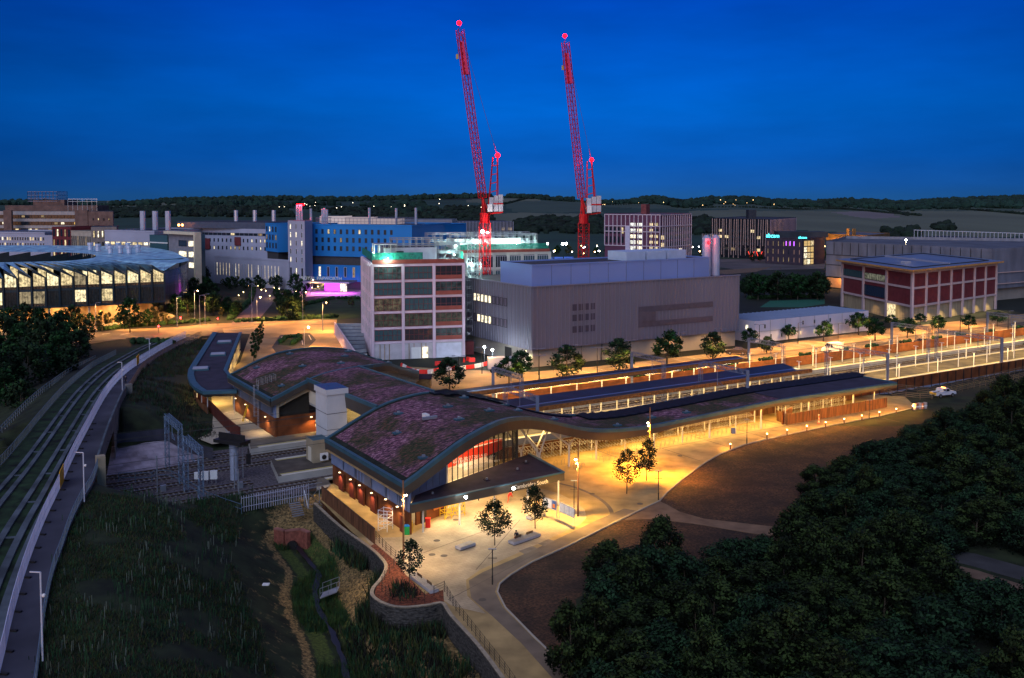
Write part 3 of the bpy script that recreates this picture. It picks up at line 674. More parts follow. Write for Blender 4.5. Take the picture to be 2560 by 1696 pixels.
lamp('AREA', L(30, 74, 3.0), 160 * LK_, YEL, west, size=10, size_y=4, rot=(0, 0, dirz(U) + R(30)))
for w_ in (79.5, 73, 61):
    m = MB(); m.box(L(1.2, w_, 2.75), .25, .25, .1, spot_m, V); m.build('wall_lamp', west); wall_light(L(.8, w_, 2.4), 42 * 2.6 * LK_, WARM, west)
m = MB(); m.box(L(8.2, 56.7, 2.7), .3, .3, .12, spot_m, V); m.build('wall_lamp', west); wall_light(L(8.2, 56.2, 2.4), 60 * 2.6 * LK_, SOD, west)
m = MB(); m.wallbox(L(11.3, 56.9), L(12.6, 56.9), .05, 2.4, .08, steel_d, -1); m.build('door', west)
m = MB(); m.box(L(9.2, 56.8, .9), .4, .15, .4, white_m, U); m.box(L(9.2, 56.8, 1.7), .4, .15, .4, white_m, U); m.build('junction_box', west)
m = MB()   # caged ladder and roof guard on the gable
c = L(1.0, 64.5, 0)
for o in (-.35, .35): m.bar(c + V * o, c + V * o + UP * 8.0, .045, galv)
for k in range(20): m.bar(c - V * .35 + UP * (.3 + k * .4), c + V * .35 + UP * (.3 + k * .4), .03, galv)
for k in range(8):
    z = 2.3 + k * .8; q = [c + V * .4 + UP * z, c + V * .4 - U * .7 + UP * z, c - V * .4 - U * .7 + UP * z, c - V * .4 + UP * z]; m.tube(q, .03, galv, 4)
for o in (-.4, 0, .4): m.bar(c + V * o - U * .7 + UP * 2.3, c + V * o - U * .7 + UP * 8, .03, galv)
for a, b in ((0, 3), (0, 0)):
    for z in (8.0, 8.5, 9.0): m.bar(c + V * (.5 - a * 0) + UP * z, c + V * .5 + U * 3.2 + UP * (z + .7), .04, galv); m.bar(c - V * .5 + UP * z, c - V * .5 + U * 3.2 + UP * (z + .7), .04, galv)
for k in range(5): m.bar(c + V * .5 + U * k * .8 + UP * (7.8 + k * .18), c + V * .5 + U * k * .8 + UP * (9.0 + k * .18), .04, galv); m.bar(c - V * .5 + U * k * .8 + UP * (7.8 + k * .18), c - V * .5 + U * k * .8 + UP * (9.0 + k * .18), .04, galv)
m.build('caged_ladder', west)
# ---------------- bridge between the halls
br = thing('roofed_footbridge', 'covered footbridge with sedum roof linking the two halls across the tracks', 'footbridge', L(12, 41, 6))
Sb = [7.6, 10, 12.4, 14.8, 17.0]; Wb = [26.2 + k * (30.4 / 6) for k in range(7)]
def zbr(s): return lerp(zr(s), zw(s), .5) + .12 if s > 7.5 else 10.2
m = MB(); n = len(Wb)
vs = [L(s, w_, lerp(zr(s), zw(s), k / 6) + .16) for s in Sb for k, w_ in enumerate(Wb)]; fs = [(i * n + k, (i + 1) * n + k, (i + 1) * n + k + 1, i * n + k + 1) for i in range(len(Sb) - 1) for k in range(n - 1)]
m.add(vs, fs, sedum); m.build('roof', br, smooth=True)
m = MB(); fb = MB()
for s, sg in ((7.6, -1), (17.0, 1)):
    a = [L(s, w_, lerp(zr(s), zw(s), k / 6) + .35) for k, w_ in enumerate(Wb)]; b = [p + U * sg * .35 for p in a]
    m.strip(a, b, lip_m); m.strip(b, [p - UP * .6 for p in b], lip_m); m.strip([p - UP * .4 for p in a], a, lip_m)
    c = [p - UP * .6 for p in b]; d = [Vector((p.x, p.y, 7.9)) - U * sg * .2 for p in b]; fb.strip(c, d, fascia_m)
m.build('roof_edge', br); fb.build('fascia', br)
m = MB(); m.prism([L(8, 26), L(16.6, 26), L(16.6, 57), L(8, 57)], 5.0, 5.4, conc); m.build('deck', br)
m = MB()
for s in (8.0, 16.6):
    m.wallbox(L(s, 26), L(s, 33), 5.4, 8.2, .15, inner_m, 0); m.wallbox(L(s, 44), L(s, 57), 5.4, 8.2, .15, inner_m, 0)
m.build('side_wall', br)
m = MB(); m.wallbox(L(8, 33), L(8, 44), 5.4, 8.0, .04, glass_m, 0); m.build('glazing', br)
lamp('AREA', L(12, 40, 7.8), 220 * LK_, YEL, br, size=6, size_y=20, rot=(0, 0, dirz(U)))
for w_ in (34, 50):
    m = MB(); m.bar(L(10, w_, -1), L(10, w_, 5), .35, conc, 8); m.build('pier', br)
# ---------------- lift tower and plant cabin
lt = thing('lift_tower', 'pale concrete lift tower with blue roof between the two halls', 'tower', L(5.9, 41.1, 0))
m = MB(); m.wallbox(L(4.2, 38.6), L(4.2, 43.6), 0, 10.7, .2, inner_m, 1)
pale = mat('pale_tower_panel', (.56, .56, .56), .6, var=.06, scale=.4)
m = MB(); m.prism([L(4.2, 38.6), L(7.6, 38.6), L(7.6, 43.6), L(4.2, 43.6)], 0, 11.0, pale); m.build('shaft', lt)
m = MB(); m.prism([L(4.0, 38.4), L(7.8, 38.4), L(7.8, 43.8), L(4.0, 43.8)], 10.3, 11.2, pale, mat('blue_flat_roof', (.05, .10, .20), .4, .3, var=.1)); m.build('parapet', lt)
m = MB()
for z in (2.2, 4.6, 7.2): 
    m.wallbox(L(4.19, 38.59), L(7.61, 38.59), z, z + .06, .03, steel_d, -1); m.wallbox(L(4.19, 38.58), L(4.19, 43.6), z, z + .06, .03, steel_d, 1)
m.build('panel_joint', lt)
cab = thing('plant_cabin', 'beige plant cabin with wall fan unit at the foot of the lift tower', 'cabin', L(2.6, 38.6, 0))
m = MB(); m.prism([L(1.4, 37.4), L(4.0, 37.4), L(4.0, 40.6), L(1.4, 40.6)], 0, 3.6, beige_m, lip_m); m.build('cabin_body', cab)
m = MB(); m.wallbox(L(1.38, 38.2), L(1.38, 39.6), .1, 2.3, .05, inner_m, 1); m.build('door', cab)
m = MB(); m.box(L(3.0, 36.9, .4), 1.2, .5, 1.1, white_m, U); f_ = m.build('fan_unit', cab); m = MB(); c = L(2.9, 36.62, .95); m.bar(c, c - V * .05, .38, steel_d, 12); m.build('fan_grille', f_)
# ================================================================== RAILWAY
ORD0 = ('first', 'second', 'third', 'fourth')
ballast = mat('ballast', (.115, .10, .11), .95, var=.55, scale=3.0, detail=6, bump=.8)
rail_m = mat('rail_steel', (.20, .14, .10), .35, .8, var=.1)
plat_m = mat('platform_surface', (.17, .145, .11), .85, var=.2, scale=.5)
plat_d = mat('dark_platform', (.095, .080, .065), .9, var=.3, scale=.4)
edge_m = mat('platform_edge', (.62, .58, .48), .8, var=.06)
lit_c = mat('coping_strip', (.50, .46, .36), .8, var=.08)
sheet('track_bed', [L(-70, 24.6), L(-4, 24.6), L(-3, 28.4), L(330, 28.4), L(330, 57), L(-70, 57)], -1.0, ballast, label='dark ballast of the railway corridor', th=.2)
def track(name, w0, s0, s1, label, wfun=None):
    t = thing(name, label, 'railway track', L((s0 + s1) / 2, w0, -1.0), 'railway tracks')
    n = max(2, int((s1 - s0) / 12)); S = [lerp(s0, s1, k / n) for k in range(n + 1)]; wv = wfun or (lambda s: w0)
    for o in (-.72, .72):
        m = MB(); m.strip([L(s, wv(s) + o - .05, -.74) for s in S], [L(s, wv(s) + o + .05, -.74) for s in S], mat('rail_head', (.6, .52, .42), .3, .9, var=0))
        for q in (-.05, .05): m.strip([L(s, wv(s) + o + q, -.95) for s in S], [L(s, wv(s) + o + q, -.74) for s in S], rail_m)
        m.build('rail', t)
    m = MB(); k = s0
    while k < min(s1, 200): m.box(L(k, wv(k), -.98), .25, 2.5, .09, conc_d, U); k += .75 if k < 60 else 1.5
    o = m.build('sleepers', t); o['kind'] = 'stuff'
track('railway_track', 31.2, -60, 330, 'railway track nearest the long canopy, passing the front platform')
track('railway_track', 45.0, -60, 330, 'railway track running along the rear side of the island platform')
track('railway_track', 49.3, -60, 330, 'railway track running along the front of the far platform')
track('railway_track', 27.2, -60, -6, 'siding track ending beside the hall, nearest the white palisade fence')
track('railway_track', 35.6, -60, -9, 'loop track ending before the island platform nose, left of the signal column')
track('railway_track', 40.6, -60, -16, 'short stabling track between the lattice portals at left')
track('railway_track', 53.4, -60, -7, 'rearmost track at left, along the foot of the stone revetment')
for i, (s_, w_) in enumerate(((-12, 34.0), (-14, 24.9), (-22, 38.4), (-9, 47.2))):
    t = thing('lineside_post', ORD0[i] + ' slim lineside post from the near side in the left cutting', 'post', L(s_, w_, -1), 'lineside posts'); m = MB(); m.bar(L(s_, w_, -1), L(s_, w_, 4.4), .09, galv, 6); m.bar(L(s_, w_, 3.6), L(s_, w_ + 2.2, 4.3), .05, galv); m.build('mast', t); m = MB(); m.box(L(s_ + .8, w_, -1), .8, .5, .9, galv, U); m.build('relay_box', t)
def platform(name, pts, label, m_top, edges):
    t = thing(name, label, 'platform', (sum(pts, Vector()) / len(pts)) + UP * -1)
    m = MB(); m.prism(pts, -1.15, 0.0, conc, m_top); m.build('platform_slab', t)
    for a, b in edges:
        a, b = L(*a), L(*b); d = (b - a).normalized(); n = Vector((-d.y, d.x, 0)); m = MB()
        m.prism([a, b, b + n * .75, a + n * .75], -.0, .012, edge_m); m.build('coping', t)
        m = MB(); m.prism([a + n * .9, b + n * .9, b + n * 1.15, a + n * 1.15], 0, .016, mat('yellow_line', (.60, .50, .16), .7, var=.05)); m.build('tactile_strip', t)
    return t
platform('front_platform', [L(-2.5, 25.6), L(-1, 29.2), L(300, 29.2), L(300, 25.6)], 'lit front platform strip beside the long canopy', plat_m, [((300, 29.1), (0, 29.1))])
platform('island_platform', [L(-5.6, 33.3), L(-3.6, 43.2), L(300, 43.2), L(300, 33.3)], 'island platform between the tracks', plat_d, [((-5, 33.35), (300, 33.35)), ((300, 43.1), (-3, 43.1))])
platform('far_platform', [L(-4.4, 51.2), L(-3, 57.2), L(300, 57.2), L(300, 51.2)], 'far platform along the brown boundary fence', plat_m, [((-3, 51.25), (300, 51.25))])
def flat_canopy(name, s0, s1, w0, w1, z, label, posts, dip=.5):
    t = thing(name, label, 'platform canopy', L((s0 + s1) / 2, (w0 + w1) / 2, 0)); wm = (w0 + w1) / 2
    m = MB()
    for a, b, za, zb_ in ((w0, wm - .3, z, z - dip), (wm + .3, w1, z - dip, z)):
        m.slab([L(s0, a, za), L(s1, a, za)], [L(s0, b, zb_), L(s1, b, zb_)], .12, dark_roof, mat('blue_black_roof', (.010, .024, .060), .45, .3, var=.3, scale=.3, stretch=(1, 1, 1)))
    m.build('roof', t)
    m = MB(); m.slab([L(s0, wm - .3, z - dip + .02), L(s1, wm - .3, z - dip + .02)], [L(s0, wm + .3, z - dip + .02), L(s1, wm + .3, z - dip + .02)], .1, mat('gutter_sheet', (.16, .22, .42), .4, .4, var=.1)); m.build('gutter', t)
    wood = mat('timber_fascia', (.30, .12, .035), .65, var=.25, scale=2)
    for w_ in (w0, w1):
        m = MB(); m.wallbox(L(s0, w_), L(s1, w_), z - .75, z + .03, .12, wood, 0); m.build('fascia', t)
    m = MB(); m.quad(L(s0, w0, z - .8), L(s0, w1, z - .8), L(s1, w1, z - .8), L(s1, w0, z - .8), soffit_m); m.build('soffit', t)
    k = s0 + 3
    while k < s1 - 1:
        for w_ in posts:
            m = MB(); m.bar(L(k, w_, 0), L(k, w_, z - .8), .14, steel_w, 6); m.build('post', t)
        k += 6.5
    k = s0 + 2
    while k < s1 - 2:
        m = MB(); m.box(L(k, w0 + .55, z - .92), 3.0, .16, .08, strip_m, U); m.build('strip_lamp', t); k += 7.5
    return t
isl = flat_canopy('island_canopy', 22, 112.5, 33.9, 42.2, 4.9, 'island platform canopy with blue-black roof and pale gutter line', (36.5, 40))
for k in range(9): lamp('AREA', L(27 + k * 10, 37.2, 3.8), 330 * LK_, (1, .68, .27), isl, size=9.5, size_y=6, rot=(0, 0, dirz(U)))
farc = flat_canopy('far_canopy', 36, 112, 52.2, 55.8, 4.7, 'far platform canopy with narrow roof and row of tube lamps', (54.6,), .2)
for k in range(8): lamp('AREA', L(41 + k * 9.5, 53.4, 3.6), 230 * LK_, WARM, farc, size=9, size_y=2.5, rot=(0, 0, dirz(U)))
# boundary fences of the railway
bf = thing('brown_boundary_fence', 'long rusty brown boundary fence behind the far platform', 'fence', L(100, 57.5, 0)); m = MB(); m.wallbox(L(38, 57.5), L(330, 57.5), 0, 2.3, .12, rust_m, 1); m.build('fence_panel', bf)
bf = thing('brown_acoustic_fence', 'rusty brown fence with dark posts beyond the end of the long canopy', 'fence', L(160, 24.5, 0)); m = MB(); m.wallbox(L(112, 25.2), L(300, 25.2), -.1, 2.4, .12, rust_m, -1); m.build('fence_panel', bf)
m = MB(); m.wallbox(L(113, 24.9), L(300, 24.9), -.9, 0.0, .15, mat('blue_grey_base', (.24, .27, .36), .7, var=.1), -1); m.build('concrete_base', bf)
for k in range(52):
    m = MB(); m.bar(L(114 + k * 3.0, 24.75, -1), L(114 + k * 3.0, 24.75, 2.4), .10, steel_d); m.build('fence_post', bf)
# overhead line gantries
def lattice(m, a, b, h, wd, mt, r=.05, n=None, rb=.035):
    """square lattice girder/mast from a to b, section h x wd"""
    a = Vector(a); b = Vector(b); d = (b - a).normalized()
    x = UP.cross(d) if abs(d.z) < .9 else U.copy(); x.normalize(); y = d.cross(x).normalized()
    n = n or max(2, int((b - a).length / max(h, wd))); cs = [x * (i * wd / 2) + y * (j * h / 2) for i, j in ((-1, -1), (1, -1), (1, 1), (-1, 1))]
    for c in cs: m.bar(a + c, b + c, r, mt)
    for k in range(n):
        p = a.lerp(b, k / n); q = a.lerp(b, (k + 1) / n)
        for i in range(4):
            c0, c1 = cs[i], cs[(i + 1) % 4]
            m.bar(p + c0, q + c1, rb, mt, 3) if k % 2 else m.bar(p + c1, q + c0, rb, mt, 3)
            m.bar(p + c0, p + c1, rb, mt, 3)
    return m
gal_d = mat('gantry_steel', (.20, .22, .30), .5, .5, var=.1); blue_l = mat('blue_lattice_steel', (.15, .22, .32), .5, .5, var=.1)
def gantry(s, wa, wb, za, zt, label, arm=None, solid=True, mt=None):
    mt = mt or gal_d
    t = thing('overhead_line_gantry', label, 'gantry', L(s, wa, 0), 'overhead line gantries')
    m = MB(); lattice(m, L(s, wa, zt), L(s, wb, zt), .8, .7, mt, .05, None, .03); m.build('beam', t)
    for w_, b in ((wa, za), (wb, -1)):
        m = MB()
        if solid and w_ == wa: m.bar(L(s, w_, b), L(s, w_, zt + .4), .38, mt)
        else: lattice(m, L(s, w_, b), L(s, w_, zt), .6, .6, mt, .045, None, .028)
        m.build('mast', t)
    for w_ in (31.2, 45, 49.3):
        if min(wa, wb) < w_ < max(wa, wb):
            m = MB(); m.bar(L(s, w_ + 1.5, zt), L(s, w_ + 1.5, 4.6), .07, mt); m.bar(L(s, w_ + 1.5, 5.6), L(s, w_ - .3, 4.7), .05, mt); m.bar(L(s, w_ + 1.5, 4.7), L(s, w_ - .3, 4.7), .04, mt); m.build('dropper', t)
    return t
gantry(-18, 41.2, 50.2, -1, 7.4, 'blue-grey lattice portal gantry over the rear tracks at left', mt=blue_l, solid=False)
gantry(-18.4, 27.6, 36.2, -1, 7.0, 'lower blue-grey lattice portal gantry over the front tracks at left', mt=blue_l, solid=False)
gantry(37, 27.2, 37.5, 3.5, 8.1, 'gantry rising through the canopy roof behind the hall')
gantry(83.5, 24.6, 37.5, 4, 8.4, 'gantry rising through the caged opening in the long canopy roof')
gantry(46.5, 57.6, 47, -1, 7.6, 'gantry behind the far canopy, nearest the white lorry')
gantry(82, 57.6, 47, -1, 7.6, 'gantry behind the middle of the far canopy')
gantry(118, 57.8, 47, -1, 7.8, 'gantry standing past the end of the far canopy')
gantry(128, 26.6, 43, -1, 7.6, 'tall gantry just beyond the end of the long canopy')
gantry(172, 58, 47, -1, 7.8, 'gantry on the far side in front of the dark red building')
gantry(171, 26.6, 44, -1, 7.6, 'tall gantry on the near side by the right frame edge')
gantry(216, 58, 46, -1, 7.8, 'farthest gantry in front of the red building corner')
# signal gantry on a thick column
sgn = thing('signal_gantry', 'thick pale steel column carrying a black signal platform', 'signal gantry', L(-9.6, 40.0, -1))
m = MB(); c = G(586, 1199, -1); m.bar(c, c + UP * 6.0, .62, mat('pale_blue_steel', (.40, .44, .55), .45, .3, var=.08), 16); m.build('column', sgn, smooth=False)
m = MB(); q = c + UP * 5.4 - U * .3; m.box(q - V * 0 + UP * .3, 5.4, 2.2, .5, steel_d, V * -1 + U * .6)
m.box(q + UP * .8, 5.2, .1, .9, steel_d, V * -1 + U * .6); m.build('signal_platform', sgn)
m = MB(); e_ = c + U * 1.6 - V * 2; m.bar(e_ + UP * 5, e_ + UP * 2.6, .12, steel_d); m.box(e_ + UP * 2.6, .6, .4, 1.6, steel_d, U); m.build('signal_head', sgn)
m = MB(); q = c + U * 1.3
for o in (-.25, .25): m.bar(q + V * o, q + V * o + UP * 5.2, .04, galv)
for k in range(14): m.bar(q - V * .25 + UP * (.3 + k * .36), q + V * .25 + UP * (.3 + k * .36), .025, galv)
m.build('ladder', sgn)
for i, (px, py) in enumerate(((493, 1209), (513, 1211), (535, 1209))):
    c = G(px, py, -1); t = thing('trackside_cabinet', ('small', 'middle', 'right-hand')[i] + ' white trackside cabinet on legs left of the signal column', 'cabinet', c, 'trackside cabinets')
    m = MB(); m.box(c + UP * .7, .75 if i == 0 else 1.05, .5, 1.0 if i == 0 else 1.25, white_m, Vector((1, .1, 0))); m.build('cabinet_box', t)
    m = MB()
    for o in (-.3, .3): m.bar(c + Vector((o, 0, 0)), c + Vector((o, 0, .75)), .05, galv)
    m.build('leg_frame', t)
# overhead wires
wi = mat('wire', (.05, .05, .05), .6, var=0)
for i, w_ in enumerate((31.2, 45.0, 49.3)):
    m = MB(); S = [-60, -18, 37, 82, 128, 171, 216, 300]
    m.tube([L(s, w_, 4.7) for s in S], .03, wi, 3); m.tube([L(s, w_, 5.8) for s in S], .03, wi, 3)
    tag(m.build('overhead_wire'), ('contact wires over the track beside the long canopy', 'contact wires over the track behind the island', 'contact wires over the track at the far platform')[i], 'cable', 'overhead wires')
# platform lamp columns beyond the canopies: white posts
pl = thing('platform_lamp', 'slim white platform lamp column', 'lamp post', (0, 0, 0), 'white platform lamp columns')
m = MB(); m.bar((0, 0, 0), (0, 0, 5.0), .11, mat('white_lamp_post', (.85, .82, .74), .5, var=0), 6); m.build('column', pl, local=True)
m = MB(); m.box((0, 0, 4.95), 1.3, .22, .12, steel_w); hd = m.build('lamp_head', pl, local=True)
k = 0
ends = {51: 'far platform', 36: 'island platform', 41: 'rear island edge', 27.6: 'front platform edge'}
for w_, s0, s1, st in ((55.5, 116, 262, 11), (52.0, 121, 262, 14), (41.5, 117, 245, 10.5), (35.2, 119, 225, 12), (28.0, 134, 200, 14)):
    s = s0; i = 0; side = {55.5: 'along the brown fence of the far platform', 52.0: 'on the track edge of the far platform', 41.5: 'on the rear edge of the island platform', 35.2: 'on the front edge of the island platform', 28.0: 'on the front platform strip'}[w_]
    while s < s1:
        ordn = ('first', 'second', 'third', 'fourth', 'fifth', 'sixth', 'seventh', 'eighth', 'ninth', 'tenth', 'eleventh', 'twelfth', 'thirteenth', 'fourteenth', 'fifteenth')[i]
        place(pl, L(s, w_), dirz(U) + (R(90) if w_ in (41.5,) else 0), 1.0, f'white platform lamp post, {ordn} from the canopies {side}'); s += st; i += 1
for k in range(7):
    for w_, pw in ((53.5, 170), (38.3, 130), (28.4, 110)):
        o = lamp('AREA', L(120 + k * 20, w_, 4.8), pw * 3.8 * LK_, YEL, None, size=15, size_y=1.5, rot=(0, 0, dirz(U))); o.name = 'platform_lamp_light'
# white palisade fence and steps
def palisade(name, pts, label, mt, h=1.8, step=.3, cat='fence', zf=None, r=.045, rails=(.3, .85)):
    t = thing(name, label, cat, pts[0]); m = MB()
    P = resample(pts, step)
    if len(P) <= 100 and step >= .7:
        m.bar((0, 0, 0), (0, 0, h), r, mt, 4); o0 = m.build('fence_post', t, local=True); w0_ = world_loc(t)
        for i, p in enumerate(P):
            o = o0 if i == 0 else o0.copy()
            if i: COL.objects.link(o)
            o.parent = t; o.location = p - w0_
    else:
        for p in P: m.bar(p, p + UP * h, r, mt, 3)
        m.build('pales', t)['kind'] = 'stuff'
    m = MB()
    for q in rails: m.tube([p + UP * (h * q) for p in pts], r, mt, 4)
    m.build('rails', t); return t
def G3(px, py, z): return G(px, py, z)
palisade('palisade_fence', [G(604, 1281, -.2), G(660, 1270, -.2), G(735, 1255, -.2), G(772, 1247, -.2)], 'white palisade fence between siding and stream bank', mat('white_palisade', (.50, .50, .60), .5, .2, var=.05), 2.2, .33)
palisade('track_access_fence', [G(297, 1205, 1.2), G(380, 1205, .9), G(388, 1197, .9), G(430, 1200, .8), G(470, 1225, .5), G(520, 1255, .1), G(565, 1272, -.1), G(604, 1285, -.2)], 'dark blue steel handrail fence along the crest above the tracks', mat('blue_steel_rail', (.10, .16, .22), .5, .4, var=.1), 1.3, 2.0, rails=(.5, 1.0), r=.05)
st = thing('access_stairs', 'galvanised access stairs and scaffold landing by the end of the timber screen', 'stairs', G(765, 1290, -1)); m = MB()
for k in range(7): m.box(G(762, 1287, -1.4) + U * (-.9 + k * .28 * 0) - V * (k * -.25) + UP * k * .22, 1.6, .3, .06, galv, U)
m.build('treads', st); m = MB(); c = G(785, 1265, -.8); lattice(m, c, c + UP * 2.2, 1.6, 2.2, galv, .06, 1)
for z in (2.6, 3.1): m.bar(c + UP * z - U, c + UP * z + U * 1.2, .045, galv)
m.build('scaffold_frame', st)
# ================================================================== GUIDED BUSWAY AND PATH ON THE BRIDGE
path_m = mat('path_asphalt', (.060, .060, .082), .85, var=.3, scale=.15, detail=6)
beam_m = mat('guideway_concrete', (.085, .105, .125), .85, var=.35, scale=.3, detail=6)
bus_grass = mat('guideway_grass', (.014, .034, .012), .95, var=.6, scale=.5, detail=6)
NB = 60
def param(line, n):
    d = [0]
    for a, b in zip(line, line[1:]): d.append(d[-1] + (b - a).length)
    r = []; j = 0
    for i in range(n + 1):
        t = d[-1] * i / n
        while j < len(d) - 2 and d[j + 1] < t: j += 1
        r.append(line[j].lerp(line[j + 1], (t - d[j]) / max(1e-6, d[j + 1] - d[j])))
    return r
# match the three edges by railway-grid offset so that cross sections stay square to the route
def at_w(line, w_):
    best = min(range(len(line) - 1), key=lambda i: abs((loc_of(line[i])[1] + loc_of(line[i + 1])[1]) / 2 - w_)); a, b = line[best], line[best + 1]
    wa, wb = loc_of(a)[1], loc_of(b)[1]; t = max(-.6, min(1.6, (w_ - wa) / (wb - wa if abs(wb - wa) > 1e-6 else 1e-6))); return a.lerp(b, t)
PL = param(PATH_L, NB); PR = []; 
PW = 4.0
def nearest(line, p):
    bd = 1e9; bp = None
    for a, b in zip(line, line[1:]):
        d = b - a; t = max(0, min(1, (p - a).dot(d) / d.length_squared)); q = a + d * t
        if (q - p).length < bd: bd = (q - p).length; bp = q
    return bp.copy()
PR = [nearest(PATH_R, p) for p in PL]; BL = [nearest(BUS_L, p) for p in PL]
PB = [nearest(BUS_L, p) for p in PL]
m = MB(); m.slab([p + UP * 0 for p in PR], [p for p in PL], .5, conc_d, path_m); struct(tag(m.build('path_deck'), 'raised asphalt footpath crossing the railway bridge'))
m = MB(); m.slab([p - UP * .12 for p in PL], [p - UP * .12 for p in BL], .6, conc_d, bus_grass); struct(tag(m.build('busway_deck'), 'busway deck with grassed troughs'))
mid = [a.lerp(b, .5) for a, b in zip(PL, BL)]; wid = sum((a - b).length for a, b in zip(PL, BL)) / len(PL)
def beam(f0, f1, label, z=.10):
    m = MB(); m.slab([a.lerp(b, f0) + UP * z for a, b in zip(PL, BL)], [a.lerp(b, f1) + UP * z for a, b in zip(PL, BL)], .35, beam_m); struct(tag(m.build('guideway_beam'), label))
beam(.03, .10, 'concrete verge slab beside the white mesh fence', -.04)
beam(.14, .20, 'first concrete running beam of the busway'); beam(.29, .35, 'second concrete running beam of the busway')
beam(.54, .60, 'third concrete running beam of the busway'); beam(.69, .75, 'fourth concrete running beam of the busway')
m = MB()
for k in range(3, NB, 3):
    a, b = PL[k], BL[k]; d = (b - a).normalized()
    for f0, f1 in ((.20, .29), (.60, .69)): m.box(a.lerp(b, (f0 + f1) / 2) - UP * .1, (a - b).length * (f1 - f0), .35, .12, beam_m, d)
tag(struct(m.build('guideway_crossbeams')), 'short concrete cross beams between the running beams')
white_fence = mat('white_mesh_fence', (.50, .52, .72), .6, .1, var=.06); yel = mat('yellow_board', (1.0, .45, .01), .5, var=.06)
wfz = thing('white_mesh_fence', 'white temporary mesh fence curving along the path', 'fence', PL[0]); FP = resample(PL, 2.2); FP = FP[:-2]
for i in range(len(FP) - 1):
    a, b = FP[i], FP[i + 1]; m = MB()
    m.bar(a, a + UP * 2.0, .05, white_fence, 4)
    for z in (.15, 1.0, 1.95): m.bar(a + UP * z, b + UP * z, .045, white_fence, 3)
    n = 5 if a.y > 170 else 12
    for k in range(1, n): q = a.lerp(b, k / n); m.bar(q + UP * .15, q + UP * 1.95, .03 if n > 5 else .055, white_fence, 3)
    m.build('mesh_panel', wfz)
    if i % 1 == 0 and a.y < 150:
        m = MB(); m.box(a + Vector((.25, 0, 0)), .9, .25, .16, steel_d, Vector((1, -.2, 0))); m.build('rubber_foot', wfz)
for (px, py, hh) in ((133, 1238, 0), (356, 915, 0)):
    q = Gb(px, py); j = min(range(len(FP) - 1), key=lambda i: (FP[i] - q).length); a, b = FP[j], FP[j + 1]
    m = MB(); m.wallbox(a, b, a.z + .1, a.z + 2.25, .06, yel, -1); t = m.build('yellow_sign_board'); tag(t, ('yellow board on the white mesh fence in the left foreground' if px < 200 else 'yellow board on the white mesh fence where the path bends'), 'board', 'yellow boards on the fence')
bl_rail = mat('blue_grey_handrail', (.16, .22, .28), .5, .4, var=.1)
HR = [p for p in PATH_R if p.y < 128 ]
palisade('path_handrail', resample(HR, 3), 'blue-grey handrail fence along the valley side of the path', bl_rail, 1.2, .8, rails=(.08, 1.0), r=.05)
HR2 = [p for p in PATH_R if p.y > 176 and p.y < 300]
palisade('bank_handrail', resample(HR2, 3), 'brown post and rail fence between the path and the dark bank', mat('brown_rail', (.16, .09, .06), .7, var=.1), 1.2, 1.5, rails=(.4, .7, 1.0), r=.05)
BR = [p for p in PATH_R if 126 <= p.y <= 178]
m = MB(); m.strip([p + UP * 1.1 for p in BR], [p - UP * 1.6 for p in BR], conc_d); m.strip([p - UP * 1.6 for p in offset_line(BR, .3)], [p + UP * 1.1 for p in offset_line(BR, .3)], conc_d); m.strip([p + UP * 1.1 for p in offset_line(BR, .3)], [p + UP * 1.1 for p in BR], beam_m)
pw = thing('bridge_parapet', 'dark concrete parapet of the railway bridge', 'parapet', BR[0]); m.build('parapet_wall', pw)
for q in (BR[0], BR[-1]):
    m = MB(); m.box(Vector((q.x + .3, q.y, -1.2)), 1.1, 1.1, q.z + 2.6, beige_m if q is BR[0] else conc_d, U); m.build('end_pillar', pw)
m = MB(); P = [p for p in BR if 53 < loc_of(p)[1] < 80] ; 
if len(P) > 1: m.strip([p - UP * 1.4 for p in P], [Vector((p.x + .2, p.y, -1.3)) for p in P], conc_d); m.build('abutment_wall', pw)
hb = [p for p in BUS_L if 60 < p.y < 250]
palisade('busway_side_fence', resample(hb, 3), 'grey fence along the outer edge of the busway', mat('grey_side_fence', (.13, .17, .20), .6, .3, var=.1), 1.3, .7, rails=(.1, 1.0), r=.05)
hb2 = offset_line(hb, 5.0); palisade('outer_field_fence', [Vector((p.x, p.y, max(-.0, p.z - 1.2))) for p in resample(hb2, 3)], 'outer fence below the busway by the dark trees', mat('grey_side_fence', (0, 0, 0)), 1.2, 1.6, rails=(.5, 1.0), r=.06)
# stone revetment under the bridge
RV = [G(266,1193,-1), G(545,1142,-1), L(-4, 57.3, -1)]; m = MB()
lo = [G(266, 1194, -1.15), G(380, 1180, -1.15), G(470, 1163, -1.15), G(548, 1146, -1.15)]; hi = [G(280, 1114, 1.2), G(350, 1108, 1.1), G(412, 1102, 1.0), G(470, 1112, .2)]
stone = mat('revetment_slabs', (.36, .32, .38), .9, var=.3, scale=.5, detail=6); add_tiles(stone, 2.6, 1.5, 1.0)
m.strip(lo, hi, stone); rv = tag(struct(m.build('revetment')), 'sloping stone slab revetment below the bridge')
fn = thing('close_board_fence', 'dark close boarded fence behind the stone revetment', 'fence', G(300, 1110, 1.2)); m = MB(); q = [G(280, 1116, 1.2), G(412, 1100, 1.0), G(470, 1130, -.2), G(533, 1150, -1)]
for a, b in zip(q, q[1:]): m.add([a, b, b + UP * 1.9, a + UP * 1.9], [(0, 1, 2, 3)], mat('dark_boarding', (.05, .05, .07), .8, var=.2)); m.add([a + V * .08, b + V * .08, b + V * .08 + UP * 1.9, a + V * .08 + UP * 1.9], [(3, 2, 1, 0)], mat('dark_boarding', (0, 0, 0)))
m.build('boards', fn)
